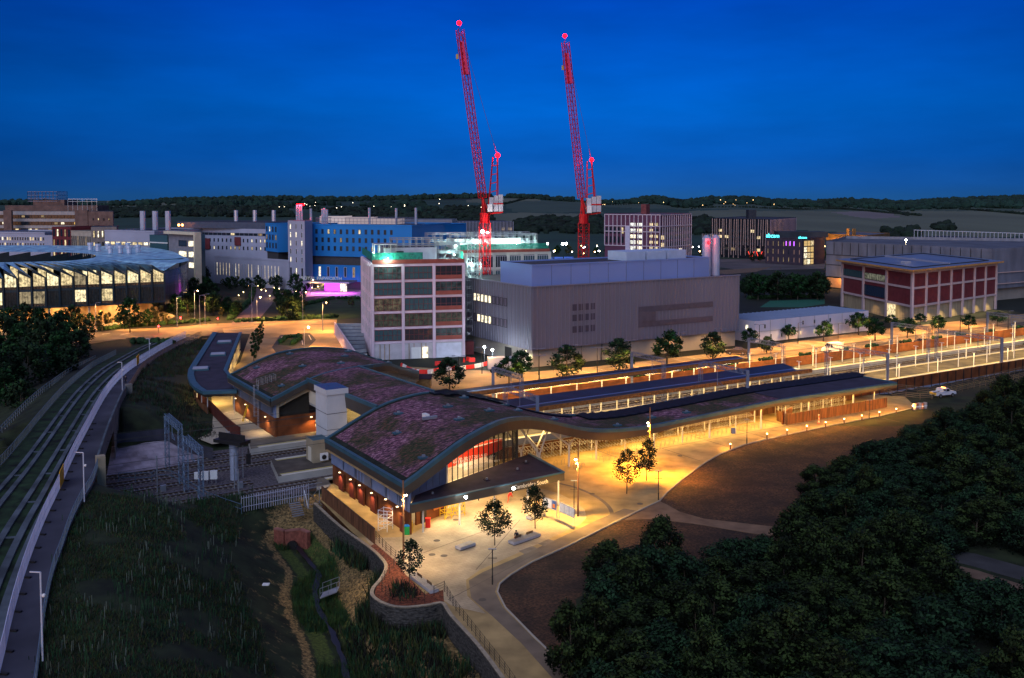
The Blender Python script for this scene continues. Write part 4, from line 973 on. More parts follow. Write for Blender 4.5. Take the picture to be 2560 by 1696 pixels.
# thin lamp masts with cameras along the path
def mast(px, py, h, label, z=None):
    c = Gb(px, py) if z is None else G(px, py, z); t = thing('path_mast', label, 'mast', c, 'slim masts along the path'); pm = mat('pale_mast', (.62, .64, .72), .5, .3, var=0)
    m = MB(); m.bar(c, c + UP * h, .075, pm, 6); m.build('column', t); m = MB(); m.bar(c + UP * h, c + UP * h + Vector((-.9, .1, .0)), .06, pm); m.build('arm', t)
    m = MB(); m.ball(c + UP * (h * .74) + Vector((.22, 0, 0)), .16, white_m); m.build('camera_dome', t); return t
mast(107, 1653, 7.2, 'slim pale mast in the bottom left corner by the path handrail'); mast(211, 1255, 5.9, 'slim mast with camera beside the bridge pillar'); mast(306, 978, 5.4, 'slim mast on the parapet by the person on the path'); mast(374, 895, 4.8, 'slim mast where the path starts to bend to the junction')
# ================================================================== CAMPUS BUILDINGS
def XY(px, d): p = D(px, 600, d); return Vector((p.x, p.y, 0))
def ZH(py, d): return D(1280, py, d).z
WCACHE = {}
def win_mesh(w_, h, mp_, mf, fr=.12, dep=.12, vbar=0, hbar=0):
    key = (round(w_, 2), round(h, 2), mp_.name, mf.name, vbar, hbar, dep)
    if key in WCACHE: return WCACHE[key]
    m = MB(); X = Vector((1, 0, 0)); Y = Vector((0, -1, 0))      # faces local -Y
    def bx(x0, x1, z0, z1, d, mt): m.add([(x0, 0, z0), (x1, 0, z0), (x1, 0, z1), (x0, 0, z1), (x0, -d, z0), (x1, -d, z0), (x1, -d, z1), (x0, -d, z1)], [(4, 5, 6, 7), (0, 4, 7, 3), (5, 1, 2, 6), (7, 6, 2, 3), (0, 1, 5, 4)], mt)
    bx(-w_/2 + fr, w_/2 - fr, fr, h - fr, dep * .4, mp_)
    bx(-w_/2, w_/2, 0, fr, dep, mf); bx(-w_/2, w_/2, h - fr, h, dep, mf); bx(-w_/2, -w_/2 + fr, fr, h - fr, dep, mf); bx(w_/2 - fr, w_/2, fr, h - fr, dep, mf)
    for k in range(vbar): x = -w_/2 + w_ * (k + 1) / (vbar + 1); bx(x - fr * .35, x + fr * .35, fr, h - fr, dep * .9, mf)
    for k in range(hbar): z = h * (k + 1) / (hbar + 1); bx(-w_/2 + fr, w_/2 - fr, z - fr * .35, z + fr * .35, dep * .85, mf)
    me = bpy.data.meshes.new('window'); me.from_pydata([tuple(v) for v in m.v], [], m.f)
    for q in m.mats: me.materials.append(q)
    me.polygons.foreach_set('material_index', m.m); me.update(); WCACHE[key] = me; return me
def put_window(bld, a, d, off, z, me, name='window', out=.01):
    n = Vector((d.y, -d.x, 0)); p = a + d * off + n * out
    o = bpy.data.objects.new(name, me); COL.objects.link(o); o.parent = bld; o.location = Vector((p.x, p.y, z)) - world_loc(bld); o.rotation_euler = (0, 0, dirz(d)); return o
g_dark = mat('dark_glass', (.020, .028, .040), .15, 0, var=0, spec=.8)
g_teal = mat('teal_glass', (.045, .10, .115), .15, 0, var=0, spec=.8)
g_blue = mat('blue_glass', (.02, .04, .08), .15, 0, var=0, spec=.8)
g_lit = glown('lit_window', (1.0, .78, .42), 1.0); g_lit2 = glown('lit_window_pale', (1.0, .88, .62), 1.6); g_dim = glown('lit_window_dim', (.9, .62, .30), .35); g_white = glown('lit_window_white', (.95, .95, .85), 1.3)
frame_d = mat('window_frame_dark', (.03, .03, .035), .5, .3, var=0); frame_w = mat('window_frame_white', (.60, .58, .60), .5, 0, var=0)
def grid_facade(bld, a, b, z0, z1, cols, rows, fw=.5, fh=.6, lit=.15, mats=None, mf=None, seed=1, sill=.5, vbar=0, hbar=0, skip=(), name='window', litmats=None, only=None):
    rnd = random.Random(seed); d = (b - a); ln = d.length; d.normalize(); cw = ln / cols; rh = (z1 - z0) / rows
    mats = mats or [g_dark]; litmats = litmats or [g_lit, g_lit2, g_dim]; mf = mf or frame_d
    for r in range(rows):
        for c in range(cols):
            l = rnd.random() < (lit[r] if isinstance(lit, (list, tuple)) else lit); k = rnd.choice(litmats if l else mats)
            if (c, r) in skip or only and (c, r) not in only: continue
            put_window(bld, a, d, (c + .5) * cw, z0 + r * rh + rh * (1 - fh) * sill, win_mesh(cw * fw, rh * fh, k, mf, vbar=vbar, hbar=hbar), name)
def block(bld, pts, z0, z1, mw, mr=None, name='wall', parapet=0, mp_=None):
    m = MB(); m.prism(pts, z0, z1, mw, mr or mw); o = m.build(name, bld)
    if parapet:
        m = MB(); n = len(pts)
        for i in range(n): m.wallbox(pts[i], pts[(i + 1) % n], z1 + .002, z1 + parapet, .3, mp_ or mw, 0)
        m.build('parapet', bld)
    return o
def rect(a, b, depth):                     # front edge a->b seen from the camera, going back by depth
    d = (b - a).normalized(); n = Vector((-d.y, d.x, 0)); return [a, b, b + n * depth, a + n * depth]
def rects(p0, p1, d, depth): return [XY(p0, d), XY(p1, d), XY(p1, d + depth), XY(p0, d + depth)]
def bld(name, label, loc, cat='building', group=None): return thing(name, label, cat, Vector((loc.x, loc.y, 0)), group)
white_r = mat('white_render', (.36, .37, .47), .8, var=.08, scale=.1); lilac = mat('pale_precast', (.66, .52, .60), .8, var=.1, scale=.2)
brown_b = mat('brown_brick', (.16, .10, .085), .85, var=.2, scale=.3); dkred = mat('dark_red_cladding', (.16, .03, .035), .7, var=.12); grey_c = mat('grey_cladding', (.22, .22, .25), .6, .2, var=.1)
roof_g = mat('grey_flat_roof', (.10, .11, .14), .85, var=.2, scale=.1); roof_d = mat('dark_flat_roof', (.035, .038, .05), .85, var=.25, scale=.1)
blue_c = mat('blue_cladding', (.018, .22, .60), .45, .1, var=.12, scale=.05, stretch=(1, 1, .3)); beige_b = mat('beige_stone', (.42, .37, .30), .8, var=.1)
# ---- hospital slab, far left
a, b = XY(-60, 620), XY(233, 610); h = bld('hospital_block', 'brown and cream hospital slab with banded windows on the far left skyline', a)
block(h, [a, b, XY(233, 650), XY(-60, 660)], 0, ZH(529, 612), mat('hospital_cream', (.36, .33, .32), .8, var=.1), roof_d)
for r in range(5):
    z = 11 + r * 4.3
    m = MB(); d = (b - a).normalized(); n = Vector((d.y, -d.x, 0)); m.wallbox(a + n * .3, b + n * .3, z, z + 2.2, .3, g_dark, 1); m.build('window_band', h)
grid_facade(h, a + n * .4, b + n * .4, 11, 32.5, 18, 5, .55, .36, [.05, .45, .4, .35, .1], [g_dark], frame_d, 3, .15, litmats=[g_lit, g_dim, g_lit2, glow('lit_window_amber', (1, .6, .15), 1.0)])
for p0, p1 in ((12, 32), (190, 222)):
    m = MB(); m.wallbox(XY(p0, 608), XY(p1, 607), 0, 33.5, 1.5, brown_b, 0); m.build('brick_pier', h)
m = MB(); m.prism([XY(222, 606), XY(284, 600), XY(286, 630), XY(222, 640)], 0, ZH(529, 605), brown_b, roof_d); m.build('brick_wing', h)
grid_facade(h, XY(228, 605.4), XY(280, 600.0), 8, 30, 4, 5, .25, .3, .5, seed=5)
for (p0, p1, y0, y1, dd, mt) in ((15, 245, 514, 530, 625, brown_b), (85, 163, 500, 514, 632, brown_b)):
    block(h, rect(XY(p0, dd), XY(p1, dd), 18), ZH(y1, dd), ZH(y0, dd), mt, roof_d, 'upper_storey')
m = MB(); c = rect(XY(72, 630), XY(146, 630), 14)
for i in range(4):
    for k in range(9): p = c[i].lerp(c[(i + 1) % 4], k / 8); m.bar(p + UP * 38.5, p + UP * 45.5, .16, gal_d, 3)
    for z in (39, 41, 43, 45.3): m.bar(c[i] + UP * z, c[(i + 1) % 4] + UP * z, .14, gal_d, 3)
m.build('roof_plant_frame', h)
m = MB(); p0 = XY(172, 615)
for k in range(7): q = XY(172 + k * 12, 612); m.bar(q + UP * 33, q + UP * 40.5, .1, white_m, 3)
m.bar(XY(172, 612) + UP * 40.5, XY(246, 612) + UP * 40.5, .15, white_m, 3); m.bar(XY(172, 612) + UP * 39, XY(246, 612) + UP * 39, .1, white_m, 3); m.build('roof_gantry', h)
a, b = XY(-40, 490), XY(112, 480); h = bld('low_white_block', 'low white block with long window bands at the far left', a)
block(h, rect(a, b, 30), 0, ZH(584, 484), white_r, roof_g, parapet=.8); grid_facade(h, a, b, 14, 20, 24, 1, .6, .62, .15, mf=frame_w, seed=8); grid_facade(h, a, b, 19, ZH(588, 484), 24, 1, .7, .5, .4, mf=frame_w, seed=9)
block(h, rect(XY(112, 479), XY(131, 478), 26), 0, ZH(588, 480), white_r, roof_g, 'end_wing')
a, b = XY(131, 470), XY(178, 462); h = bld('dark_red_block', 'dark red clad block with glazed bays', a)
block(h, rect(a, b, 26), 0, ZH(571, 466), dkred, roof_d, parapet=.6); grid_facade(h, a, b, 12, 27, 5, 3, .5, .7, .25, seed=4)
a, b = XY(178, 462), XY(228, 452); h = bld('slit_window_block', 'beige block with tall slit windows', a)
block(h, rect(a, b, 24), 0, ZH(580, 458), beige_b, roof_g, parapet=.5); grid_facade(h, a, b, 11, 24.2, 10, 2, .45, .7, .1, seed=4)
block(h, rect(XY(228, 452), XY(292, 456), 20), 0, ZH(568, 452), mat('taupe_brick', (.25, .21, .19), .85, var=.15), roof_d, 'brick_wing'); grid_facade(h, XY(230, 451.8), XY(262, 453.8), 11, 27, 3, 3, .4, .6, .4, seed=14)
# ---- white building with three chimneys
a, b = XY(262, 452), XY(386, 440); h = bld('white_chimney_block', 'white block with a warm lit window strip below three chimneys', a)
block(h, rect(a, b, 40), 0, ZH(580, 446), white_r, roof_d, parapet=.7); grid_facade(h, a, b, ZH(614, 446), ZH(604, 446), 9, 1, .82, .8, 1.0, seed=3, litmats=[g_lit2, g_lit])
a2, b2 = XY(374, 438), XY(418, 430); block(h, rect(a2, b2, 20), 0, ZH(588, 434), g_teal, roof_d, 'glazed_wing')
for z in (14, 17.5, 21): m = MB(); m.wallbox(a2 + Vector((.2, -.5, 0)), b2 + Vector((.2, -.5, 0)), z, z + .5, .3, white_m, 1); m.build('band', h)
cream = mat('cream_frame', (.62, .55, .40), .7, var=.06)
a3, b3 = XY(417, 428), XY(495, 410); d = (b3 - a3).normalized(); n = Vector((d.y, -d.x, 0))
block(h, [a3 - n, b3 - n, XY(495, 436), XY(417, 450)], 0, ZH(586, 420), mat('portal_wall', (.24, .24, .28), .7, var=.1), roof_g, 'portal_wing')
m = MB(); m.wallbox(a3, b3, ZH(586, 420), ZH(579, 420), 3, cream, 0); m.build('portal_lintel', h); m = MB(); m.wallbox(b3 - d * 1.2, b3, 0, ZH(586, 420), 3, cream, 0); m.build('portal_leg', h)
grid_facade(h, a3 + d * 8 - n * .9, b3 - d * 2 - n * .9, 10, 24, 2, 3, .8, .55, .75, seed=6, litmats=[g_lit2])
for i, px in enumerate((358, 389, 421)):
    q = XY(px, 470); m = MB(); m.bar(q + UP * 20, q + UP * ZH(528, 470), 1.35, mat('pale_flue', (.50, .54, .66), .4, .4, var=.05), 10); m.build('chimney', h)
# ---- long white building with red panels
a, b = XY(500, 470), XY(668, 452); h = bld('long_white_block', 'long white block with dark roof band and red window panels', a)
block(h, rect(a, b, 40), 0, ZH(572, 460), white_r, roof_d); m = MB(); m.prism([p + Vector((0, 2, 0)) for p in rect(XY(440, 468), b, 36)], ZH(572, 460), ZH(556, 462), mat('blue_grey_cladding', (.08, .10, .15), .5, .3, var=.1), roof_d); m.build('roof_storey', h)
grid_facade(h, a, b, ZH(590, 460), ZH(582, 460), 15, 1, .9, .8, .15, seed=21); grid_facade(h, a, b, ZH(630, 460), ZH(592, 460), 16, 2, .28, .45, .3, seed=12)
for p0, p1, y0, y1 in ((509, 525, 596, 623), (587, 602, 593, 614)):
    m = MB(); dd = 470 - (p0 - 500) * 18 / 168 - .5; m.wallbox(XY(p0, dd), XY(p1, dd - 1.5), ZH(y1, dd), ZH(y0, dd), .3, dkred, -1); m.build('red_panel', h)
ol = glow('orange_beacon', (1, .25, .05), 25)
for px in (447, 456): m = MB(); m.ball(D(px, 563, 465), .55, ol); m.build('beacon', h)
fl = mat('pale_flue', (0, 0, 0))
for i, px in enumerate((591, 638, 685)):
    q = XY(px, 480); m = MB(); m.bar(q + UP * 20, q + UP * ZH(526, 480), 1.0, fl, 8); m.build('chimney', h)
# ---- papworth hospital
a, b = XY(762, 440), XY(1030, 420); h = bld('blue_hospital', 'blue clad hospital with white stair tower and magenta lit entrance', XY(830, 440))
block(h, rect(a, b, 40), 15, ZH(563, 440), blue_c, roof_d, 'blue_block', parapet=.6); d = (b - a).normalized(); n = Vector((d.y, -d.x, 0))
grid_facade(h, a + d * 1.5, a + d * 46.5, ZH(632, 434), ZH(569, 434), 14, 3, .36, .55, .13, mf=frame_d, seed=31, litmats=[g_lit, g_dim], mats=[g_dark, g_blue])
block(h, rect(a + n * -.8 + d * 2, b - n * .8, 30), 11, 15.5, mat('louvre_band', (.055, .055, .06), .7, var=.2, scale=3), roof_d, 'louvre_storey')
block(h, rect(a + d * 4 + n * .4, b + n * .4, 30), 3.8, 11.2, blue_c, roof_d, 'lower_blue_block'); grid_facade(h, a + d * 6 + n * .5, a + d * 46 + n * .5, 5, 11, 9, 1, .28, .75, .4, mf=frame_w, seed=36, litmats=[g_lit2, g_dim])
block(h, rect(a - n * 1.5, b - n * 1.5, 25), 0, 3.9, mat('ground_floor_glass', (.05, .06, .07), .3, 0, var=.1), roof_d, 'ground_floor')
ta, tb = XY(720, 432), XY(762, 424); block(h, [ta, tb, XY(766, 434), XY(722, 440)], 0, ZH(552, 430), white_r, roof_g, 'stair_tower'); tc_ = XY(781, 434); m = MB(); m.prism([tb, tc_, XY(781, 442), XY(762, 436)], 0, ZH(552, 430), white_r, roof_g); m.build('tower_return', h)
grid_facade(h, ta, tb, 12, ZH(556, 430), 3, 5, .22, .65, .45, mf=frame_w, seed=41, litmats=[g_lit2])
la, lb = XY(516, 470), XY(700, 436); lc = XY(722, 431); block(h, [la, lb, lc, XY(730, 450), XY(520, 500)], 0, ZH(655, 432), white_r, mat('brown_green_roof', (.07, .05, .06), .9, var=.2), 'curved_base', parapet=.9)
grid_facade(h, la, lb, 3.0, 11.5, 23, 1, .22, .72, .75, mf=frame_w, seed=44, litmats=[g_lit2, g_lit]); grid_facade(h, ta, tb, 3, 11.5, 3, 1, .25, .7, .5, seed=2, litmats=[g_lit2])
ba, bb = XY(664, 452), XY(694, 440); block(h, rect(ba, bb, 30), 16.5, ZH(561, 445), blue_c, roof_d, 'left_blue_block', parapet=.4); bc = XY(722, 446); m = MB(); m.prism([bb, bc, bc + Vector((-3, 20, 0)), bb + Vector((0, 18, 0))], 16.5, ZH(561, 445), blue_c, roof_d); m.build('left_blue_return', h)
m = MB(); m.prism([ba + Vector((0, 1.2, 0)), bb + Vector((0, 1.2, 0)), bc + Vector((0, .8, 0)), bc + Vector((0, 20, 0)), ba + Vector((0, 24, 0))], 8, 16.5, mat('louvre_band', (0, 0, 0)), roof_d); m.build('grey_storey', h)
grid_facade(h, ba, bb, 17.5, ZH(563, 446), 4, 3, .4, .65, .4, seed=52, litmats=[g_white, g_dim])
mag = glow('magenta_light', (.80, .05, .95), 3.0); ea, eb = XY(797, 424), XY(868, 420); de = (eb - ea).normalized()
m = MB(); m.wallbox(XY(812, 424.5), XY(848, 422.5), .4, 4.2, .5, mag, -1); m.build('magenta_entrance', h); m = MB(); m.wallbox(XY(850, 422), XY(866, 421), .3, 4, .3, g_lit2, -1); m.build('glass_lobby', h)
m = MB(); m.prism(rect(XY(755, 418), XY(872, 414), 10), 4.4, 5.1, white_r, roof_g); m.build('entrance_canopy', h); lamp('AREA', XY(830, 416) + UP * 4.2, 9000, (.85, .1, 1), h, size=14, size_y=5)
text('ROYAL PAPWORTH', XY(757, 417.2) + UP * 5.9 - Vector((1.0, 0, 0)), 2.1, glow('sign_letters', (.8, .85, .9), .45), h, dirz(XY(872, 414) - XY(755, 418)), 'hospital_name')
m = MB(); q = rect(XY(790, 445), XY(990, 432), 24)
for i in range(4):
    for k in range(22): p = q[i].lerp(q[(i + 1) % 4], k / 21); m.bar(p + UP * 29, p + UP * 32.2, .1, gal_d, 3)
    m.bar(q[i] + UP * 32.2, q[(i + 1) % 4] + UP * 32.2, .12, gal_d, 3); m.bar(q[i] + UP * 30.6, q[(i + 1) % 4] + UP * 30.6, .1, gal_d, 3)
m.build('roof_screen', h)
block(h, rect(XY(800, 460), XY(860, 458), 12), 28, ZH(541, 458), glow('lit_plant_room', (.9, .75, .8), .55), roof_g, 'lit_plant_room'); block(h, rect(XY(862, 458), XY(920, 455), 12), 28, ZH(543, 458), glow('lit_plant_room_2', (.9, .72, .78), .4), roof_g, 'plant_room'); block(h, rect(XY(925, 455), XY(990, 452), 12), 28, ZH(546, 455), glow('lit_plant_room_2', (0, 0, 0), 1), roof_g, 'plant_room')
redl = glow('red_beacon', (1.0, .0006, .003), 14)
m = MB()
for px in (743, 749, 755): q = XY(px, 445); m.bar(q + UP * 30, q + UP * ZH(512, 445), .5, fl, 6)
m.build('flue_stack', h)
for px in (743, 749, 754, 759):
    m = MB(); m.ball(D(px, 512, 445), .45, redl); m.build('red_beacon', h)
lamp('POINT', D(750, 509, 444), 6000, (1, .03, .05), h, radius=.8)
for px, y in ((778, 522), (807, 522), (812, 520), (818, 524), (924, 520), (991, 521), (1040, 520)):
    q = XY(px, 448); m = MB(); m.bar(q + UP * 28, q + UP * ZH(y, 448), .6, fl, 6); m.build('chimney', h)
# ---- wing buildings behind
a, b = XY(1013, 470), XY(1064, 468); h = bld('glass_roof_block', 'dark low block with lit roof equipment behind the blue hospital', a); block(h, rect(a, b, 25), 0, ZH(565, 470), roof_d, roof_g, parapet=.5); grid_facade(h, a, b, 16, 27, 10, 1, .3, .7, .6, seed=3)
block(h, rect(XY(985, 480), XY(1130, 478), 20), 20, ZH(549, 480), grey_c, roof_g, 'plant_storey')
a, b = XY(1064, 455), XY(1108, 450); h = bld('small_blue_block', 'small blue clad block right of the long hospital', a); block(h, rect(a, b, 20), 0, ZH(563, 452), blue_c, roof_d, parapet=.5); grid_facade(h, a, b, 14, 27, 4, 2, .3, .6, .3, seed=3)
a, b = XY(1131, 540), XY(1283, 545); h = bld('striped_car_park', 'car park with wavy vertical fins glowing amber', a); block(h, rect(a, b, 40), 0, ZH(556, 542), mat('car_park_deck', (.05, .04, .04), .8), roof_d)
m = MB(); d = (b - a).normalized(); n = Vector((d.y, -d.x, 0))
for k in range(44): p = a + d * ((b - a).length * k / 43) + n * .5; m.bar(p + UP * 4, p + UP * ZH(554, 542), .16, white_r, 3)
m.build('facade_fins', h); grid_facade(h, a, b, 8, 26, 9, 4, .6, .4, .4, seed=9, litmats=[g_dim, glow('amber_dim', (1, .5, .15), .3)])
# ---- pink precast office under construction
pa = XY(930, 245); fd = Vector((.972, .235, 0)).normalized(); pb = pa + fd * 23.7; ld = Vector((-.236, .972, 0)).normalized()
h = bld('precast_office', 'six storey office under construction with pink precast frame and terracotta spandrels', pa); TOPZ = ZH(664, 245)
pc = pb + ld * 34; pd = pa + ld * 34
block(h, [pa + fd * .4 + ld * .5, pb - fd * .4 + ld * .5, pc, pd], 0, TOPZ, mat('office_core', (.07, .085, .09), .5, 0, var=.1), roof_g, 'core_walls')
terra = mat('terracotta_spandrel', (.28, .07, .05), .7, var=.12)
FL = [ZH(460 + y / 3.38, 245) for y in (1345, 1225, 1090, 960, 825, 690)]
for i, z in enumerate(FL): m = MB(); m.wallbox(pa, pb, z - .35, z + .35, .5, lilac, 1); m.wallbox(pa - ld * .001, pa + ld * 34, z - .35, z + .35, .5, lilac, -1); m.build('floor_beam', h)
CX = [0, 7.85, 15.9, 23.7]
for i, x in enumerate(CX):
    m = MB(); q = pa + fd * x - ld * .06; m.box(q + UP * .0, .75, .5, FL[5] + .3, lilac, fd); m.build('column', h)
for x in range(1, 8): m = MB(); m.box(pa - fd * .06 + ld * (x * 4.5), .7, .5, FL[5] + .3, lilac, ld); m.build('column', h)
z0s = FL[:5]; z1s = FL[1:]
for r in range(5):
    for c in range(3):
        w0, w1 = CX[c] + .38, CX[c + 1] - .38; gm = random.choice([g_teal, g_dark, g_teal, mat('hazy_glass', (.05, .08, .08), .25, 0, var=.5, scale=.8)])
        if (c, r) == (0, 2): gm = glown('dim_warm_interior', (.9, .7, .4), .10, 1.1, .0)
        if (c, r) in ((0, 1), (1, 1), (2, 1)): gm = glown('dim_green_interior', (.6, .65, .42), .06, 1.2, .0)
        put_window(h, pa, fd, (w0 + w1) / 2, z0s[r] + .35, win_mesh(w1 - w0, z1s[r] - z0s[r] - .7, gm, mat('maroon_frame', (.14, .03, .035), .5, var=0), .14, .14, vbar=5 if c < 2 else 4, hbar=1))
        if c == 2: m = MB(); m.wallbox(pa + fd * w0 - ld * .16, pa + fd * w1 - ld * .16, z0s[r] + .3, z0s[r] + 1.35, .15, terra, -1); m.build('spandrel', h)
for r in range(5):
    for c in range(7): put_window(h, pa + ld * 34, -ld, 34 - (c * 4.5 + 2.6), z0s[r] + .5, win_mesh(2.6, z1s[r] - z0s[r] - 1.0, g_blue, frame_w, .12, .1), 'window', .05)
m = MB(); m.wallbox(pa - ld * .2, pb - ld * .2, FL[5] + .36, FL[5] + 1.4, .3, terra, 1); m.wallbox(pb + fd * .1, pb + ld * 30 + fd * .1, FL[5] + .36, FL[5] + 1.2, .3, terra, 0); m.build('roof_spandrel', h)
m = MB(); m.wallbox(pa - ld * .12, pb - ld * .12, 0, FL[0] - .4, .3, mat('hoarding_white', (.50, .47, .50), .7, var=.1), 1); m.build('ground_hoarding', h)
for x in (1.8, 3.0, 4.2, 9.3, 10.6, 12.5, 13.7): m = MB(); m.box(pa + fd * x - ld * .25, .14, .1, FL[0] - .4, mat('bare_timber', (.34, .24, .12), .8, var=.1), fd); m.build('timber_stud', h)
m = MB(); m.wallbox(pa + fd * 12.8 - ld * .4, pa + fd * 14.2 - ld * .4, .2, 3.0, .1, g_lit2, -1); m.build('lit_doorway', h); m = MB(); m.wallbox(pa + fd * 9.9 - ld * .3, pa + fd * 12.4 - ld * .3, .1, 3.0, .08, white_m, -1); m.build('double_door', h)
m = MB(); m.wallbox(pa + fd * 16.4 - ld * .4, pa + fd * 23 - ld * .4, .1, FL[0] - .6, .1, mat('white_sheeting', (.62, .62, .72), .6, var=.1), -1); m.build('white_sheeting', h)
mesh_g = mat('green_netting', (.02, .30, .20), .7, var=.3, scale=1.5); mesh_g.node_tree.nodes['Principled BSDF'].inputs['Alpha'].default_value = .75
m = MB(); cr = [pa, pb, pb + ld * 30, pa + ld * 30]
for i in (0, 1, 3): m.wallbox(cr[i], cr[(i + 1) % 4] if i != 0 else cr[0].lerp(cr[1], .55), TOPZ + 1.2, TOPZ + 3.2, .05, mesh_g, 0)
m.build('green_netting', h)
m = MB(); cc = pa + fd * 3.5 + ld * 5
block(h, [cc, cc + fd * 14, cc + fd * 14 + ld * 14, cc + ld * 14], TOPZ, TOPZ + 4.2, mat('plant_room_panel', (.42, .41, .48), .6, .1, var=.08), roof_g, 'plant_room'); m = MB(); m.wallbox(cc + fd * 3 - ld * .1, cc + fd * 5.2 - ld * .1, TOPZ, TOPZ + 3.3, .1, steel_d, -1); m.build('plant_door', h)
m = MB(); q = pa + fd * .8 + ld * 2.5
for x in range(5): 
    for y in (0, 4): m.bar(q + fd * (x * 1.4) + ld * y + UP * TOPZ, q + fd * (x * 1.4) + ld * y + UP * (TOPZ + 5.2), .1, steel_w, 4)
for y in (0, 4): m.bar(q + ld * y + UP * (TOPZ + 5.2), q + ld * y + fd * 5.8 + UP * (TOPZ + 5.2), .14, steel_w, 4)
m.slab([q + UP * (TOPZ + 5.4), q + fd * 5.8 + UP * (TOPZ + 5.4)], [q + ld * 5 + UP * (TOPZ + 5.4), q + fd * 5.8 + ld * 5 + UP * (TOPZ + 5.4)], .12, galv); m.build('steel_shelter', h)
def scaffold(bldg, o, dx, dy, nx, ny, nz, sx, sz, name='scaffolding', r=.07, mt=None):
    m = MB(); mt = mt or galv; wy = 1.3
    for i in range(nx + 1):
        for j in range(ny + 1):
            p = o + dx * (i * sx) + dy * (j * wy); m.bar(p, p + UP * (nz * sz + 1), r, mt, 3)
    for k in range(nz + 1):
        for j in range(ny + 1):
            p = o + dy * (j * wy) + UP * (k * sz + .9); m.bar(p, p + dx * (nx * sx), r * .8, mt, 3); m.bar(p - UP * .45, p - UP * .45 + dx * (nx * sx), r * .7, mt, 3)
        for i in range(nx + 1): p = o + dx * (i * sx) + UP * (k * sz + .9); m.bar(p, p + dy * (ny * wy), r * .8, mt, 3)
    for k in range(nz): p = o + UP * (k * sz); m.bar(p + dx * ((k % max(1, nx)) * sx), p + dx * ((k % max(1, nx) + 1) * sx) + UP * sz, r * .8, mt, 3)
    return m.build(name, bldg)
scaffold(h, cc + UP * (TOPZ + 4.2) + fd * 2, fd, ld, 8, 3, 1, 1.7, 1.6); scaffold(h, cc + fd * 14.4 - ld * 1 + UP * TOPZ, fd, ld, 3, 6, 2, 1.9, 2.2)
wl = glow('flood_white', (.90, 1.0, .95), 60)
def flood(bldg, p, pw, col=COOL, r=.28, name='floodlight'):
    m = MB(); m.ball(p, r, wl); m.build(name, bldg); lamp('POINT', p - UP * .5 - Vector((0, .6, 0)), pw, col, bldg, radius=.3)
for x, y, z in ((.6, 2.0, 3.0), (4.0, -.6, 1.8), (21.6, 2, 2.3)): flood(h, pa + fd * x + ld * y + UP * (TOPZ + z), 1300, (.6, 1, .88), .16)
for k in range(2): lamp('AREA', pa + fd * (6 + k * 12) - ld * 5 + UP * 8, 0, WARM, h) if False else None
# ---- second construction block with brightly lit roof
qa, qb = XY(1128, 296), XY(1374, 306); h = bld('second_construction_block', 'office block under construction with floodlit roof and green netting behind the crane', qa); d = (qb - qa).normalized(); n = Vector((-d.y, d.x, 0)); QZ = ZH(632, 300)
precast = mat('pale_green_precast', (.50, .53, .46), .8, var=.08); block(h, [qa + n * .4, qb - d * .3 + n * .4, qb + n * 26, qa + n * 26], 0, QZ, mat('office_core', (0, 0, 0)), roof_g, 'core_walls')
for i, z in enumerate((QZ - .4, QZ - 5.0, QZ - 9.6, QZ - 14.2)): m = MB(); m.wallbox(qa, qb, z - .45, z + .4, .5, precast, 1); m.build('floor_beam', h)
L_ = (qb - qa).length
for k in range(8): m = MB(); m.box(qa + d * (L_ * k / 7), .9, .55, QZ, precast, d); m.build('column', h)
for r in range(3): grid_facade(h, qa - n * .02, qb - n * .02, QZ - 5.2 - r * 4.6, QZ - .6 - r * 4.6, 7, 1, .84, .80, 0, [g_teal, g_teal, g_dark], frame_w, 5 + r, vbar=4)
m = MB(); m.wallbox(qa - n * .1, qb - n * .1, QZ + .02, QZ + .9, .3, terra, 1); m.build('roof_spandrel', h)
m = MB(); m.wallbox(qa + d * 2, qb - d * .3, QZ + 1, QZ + 2.7, .06, mesh_g, 0); m.build('green_netting', h)
block(h, [qa + d * 2 + n * 4, qa + d * 24 + n * 4, qa + d * 24 + n * 14, qa + d * 2 + n * 14], QZ, QZ + 4.3, mat('bright_plant_wall', (.60, .62, .60), .6, var=.1), roof_g, 'plant_room')
scaffold(h, qa + d * .5 + n * 1.5 + UP * QZ, d, n, 12, 2, 2, 2.3, 2.4); scaffold(h, qa + d * 24 + n * 3 + UP * QZ, d, n, 2, 3, 2, 2.6, 2.4); scaffold(h, qa - d * 6 + n * 6 + UP * (QZ + 3), d, n, 14, 3, 1, 2.4, 2.2)
for x, z in ((2, 2.3), (9, 3.4), (17, 3.2), (22, 2.6), (26, 2.2)): flood(h, qa + d * x + n * 2.2 + UP * (QZ + z), 1900, (.6, 1, .88), .16)
# hoist tower between the blocks
hz = thing('scaffold_hoist_tower', 'tall scaffold hoist tower between the two construction blocks', 'scaffold tower', XY(1182, 262)); c0 = XY(1182, 262)
m = MB(); lattice(m, c0, c0 + UP * 32.5, 2.0, 2.0, galv, .09, 26, .05); m.build('hoist_mast', hz); scaffold(hz, XY(1166, 258), Vector((1, .2, 0)).normalized(), Vector((-.2, 1, 0)).normalized(), 2, 2, 11, 2.1, 2.1, 'stair_scaffold', .06)
for z in (8, 17, 24): flood(hz, c0 + Vector((-.4, -1.6, z)), 2600, (.6, 1, .85), .16)
m = MB(); q = XY(1166, 255); m.box(q, 3.5, 2.5, 3.4, dkred, Vector((1, .2, 0))); m.build('hoist_cage', hz)
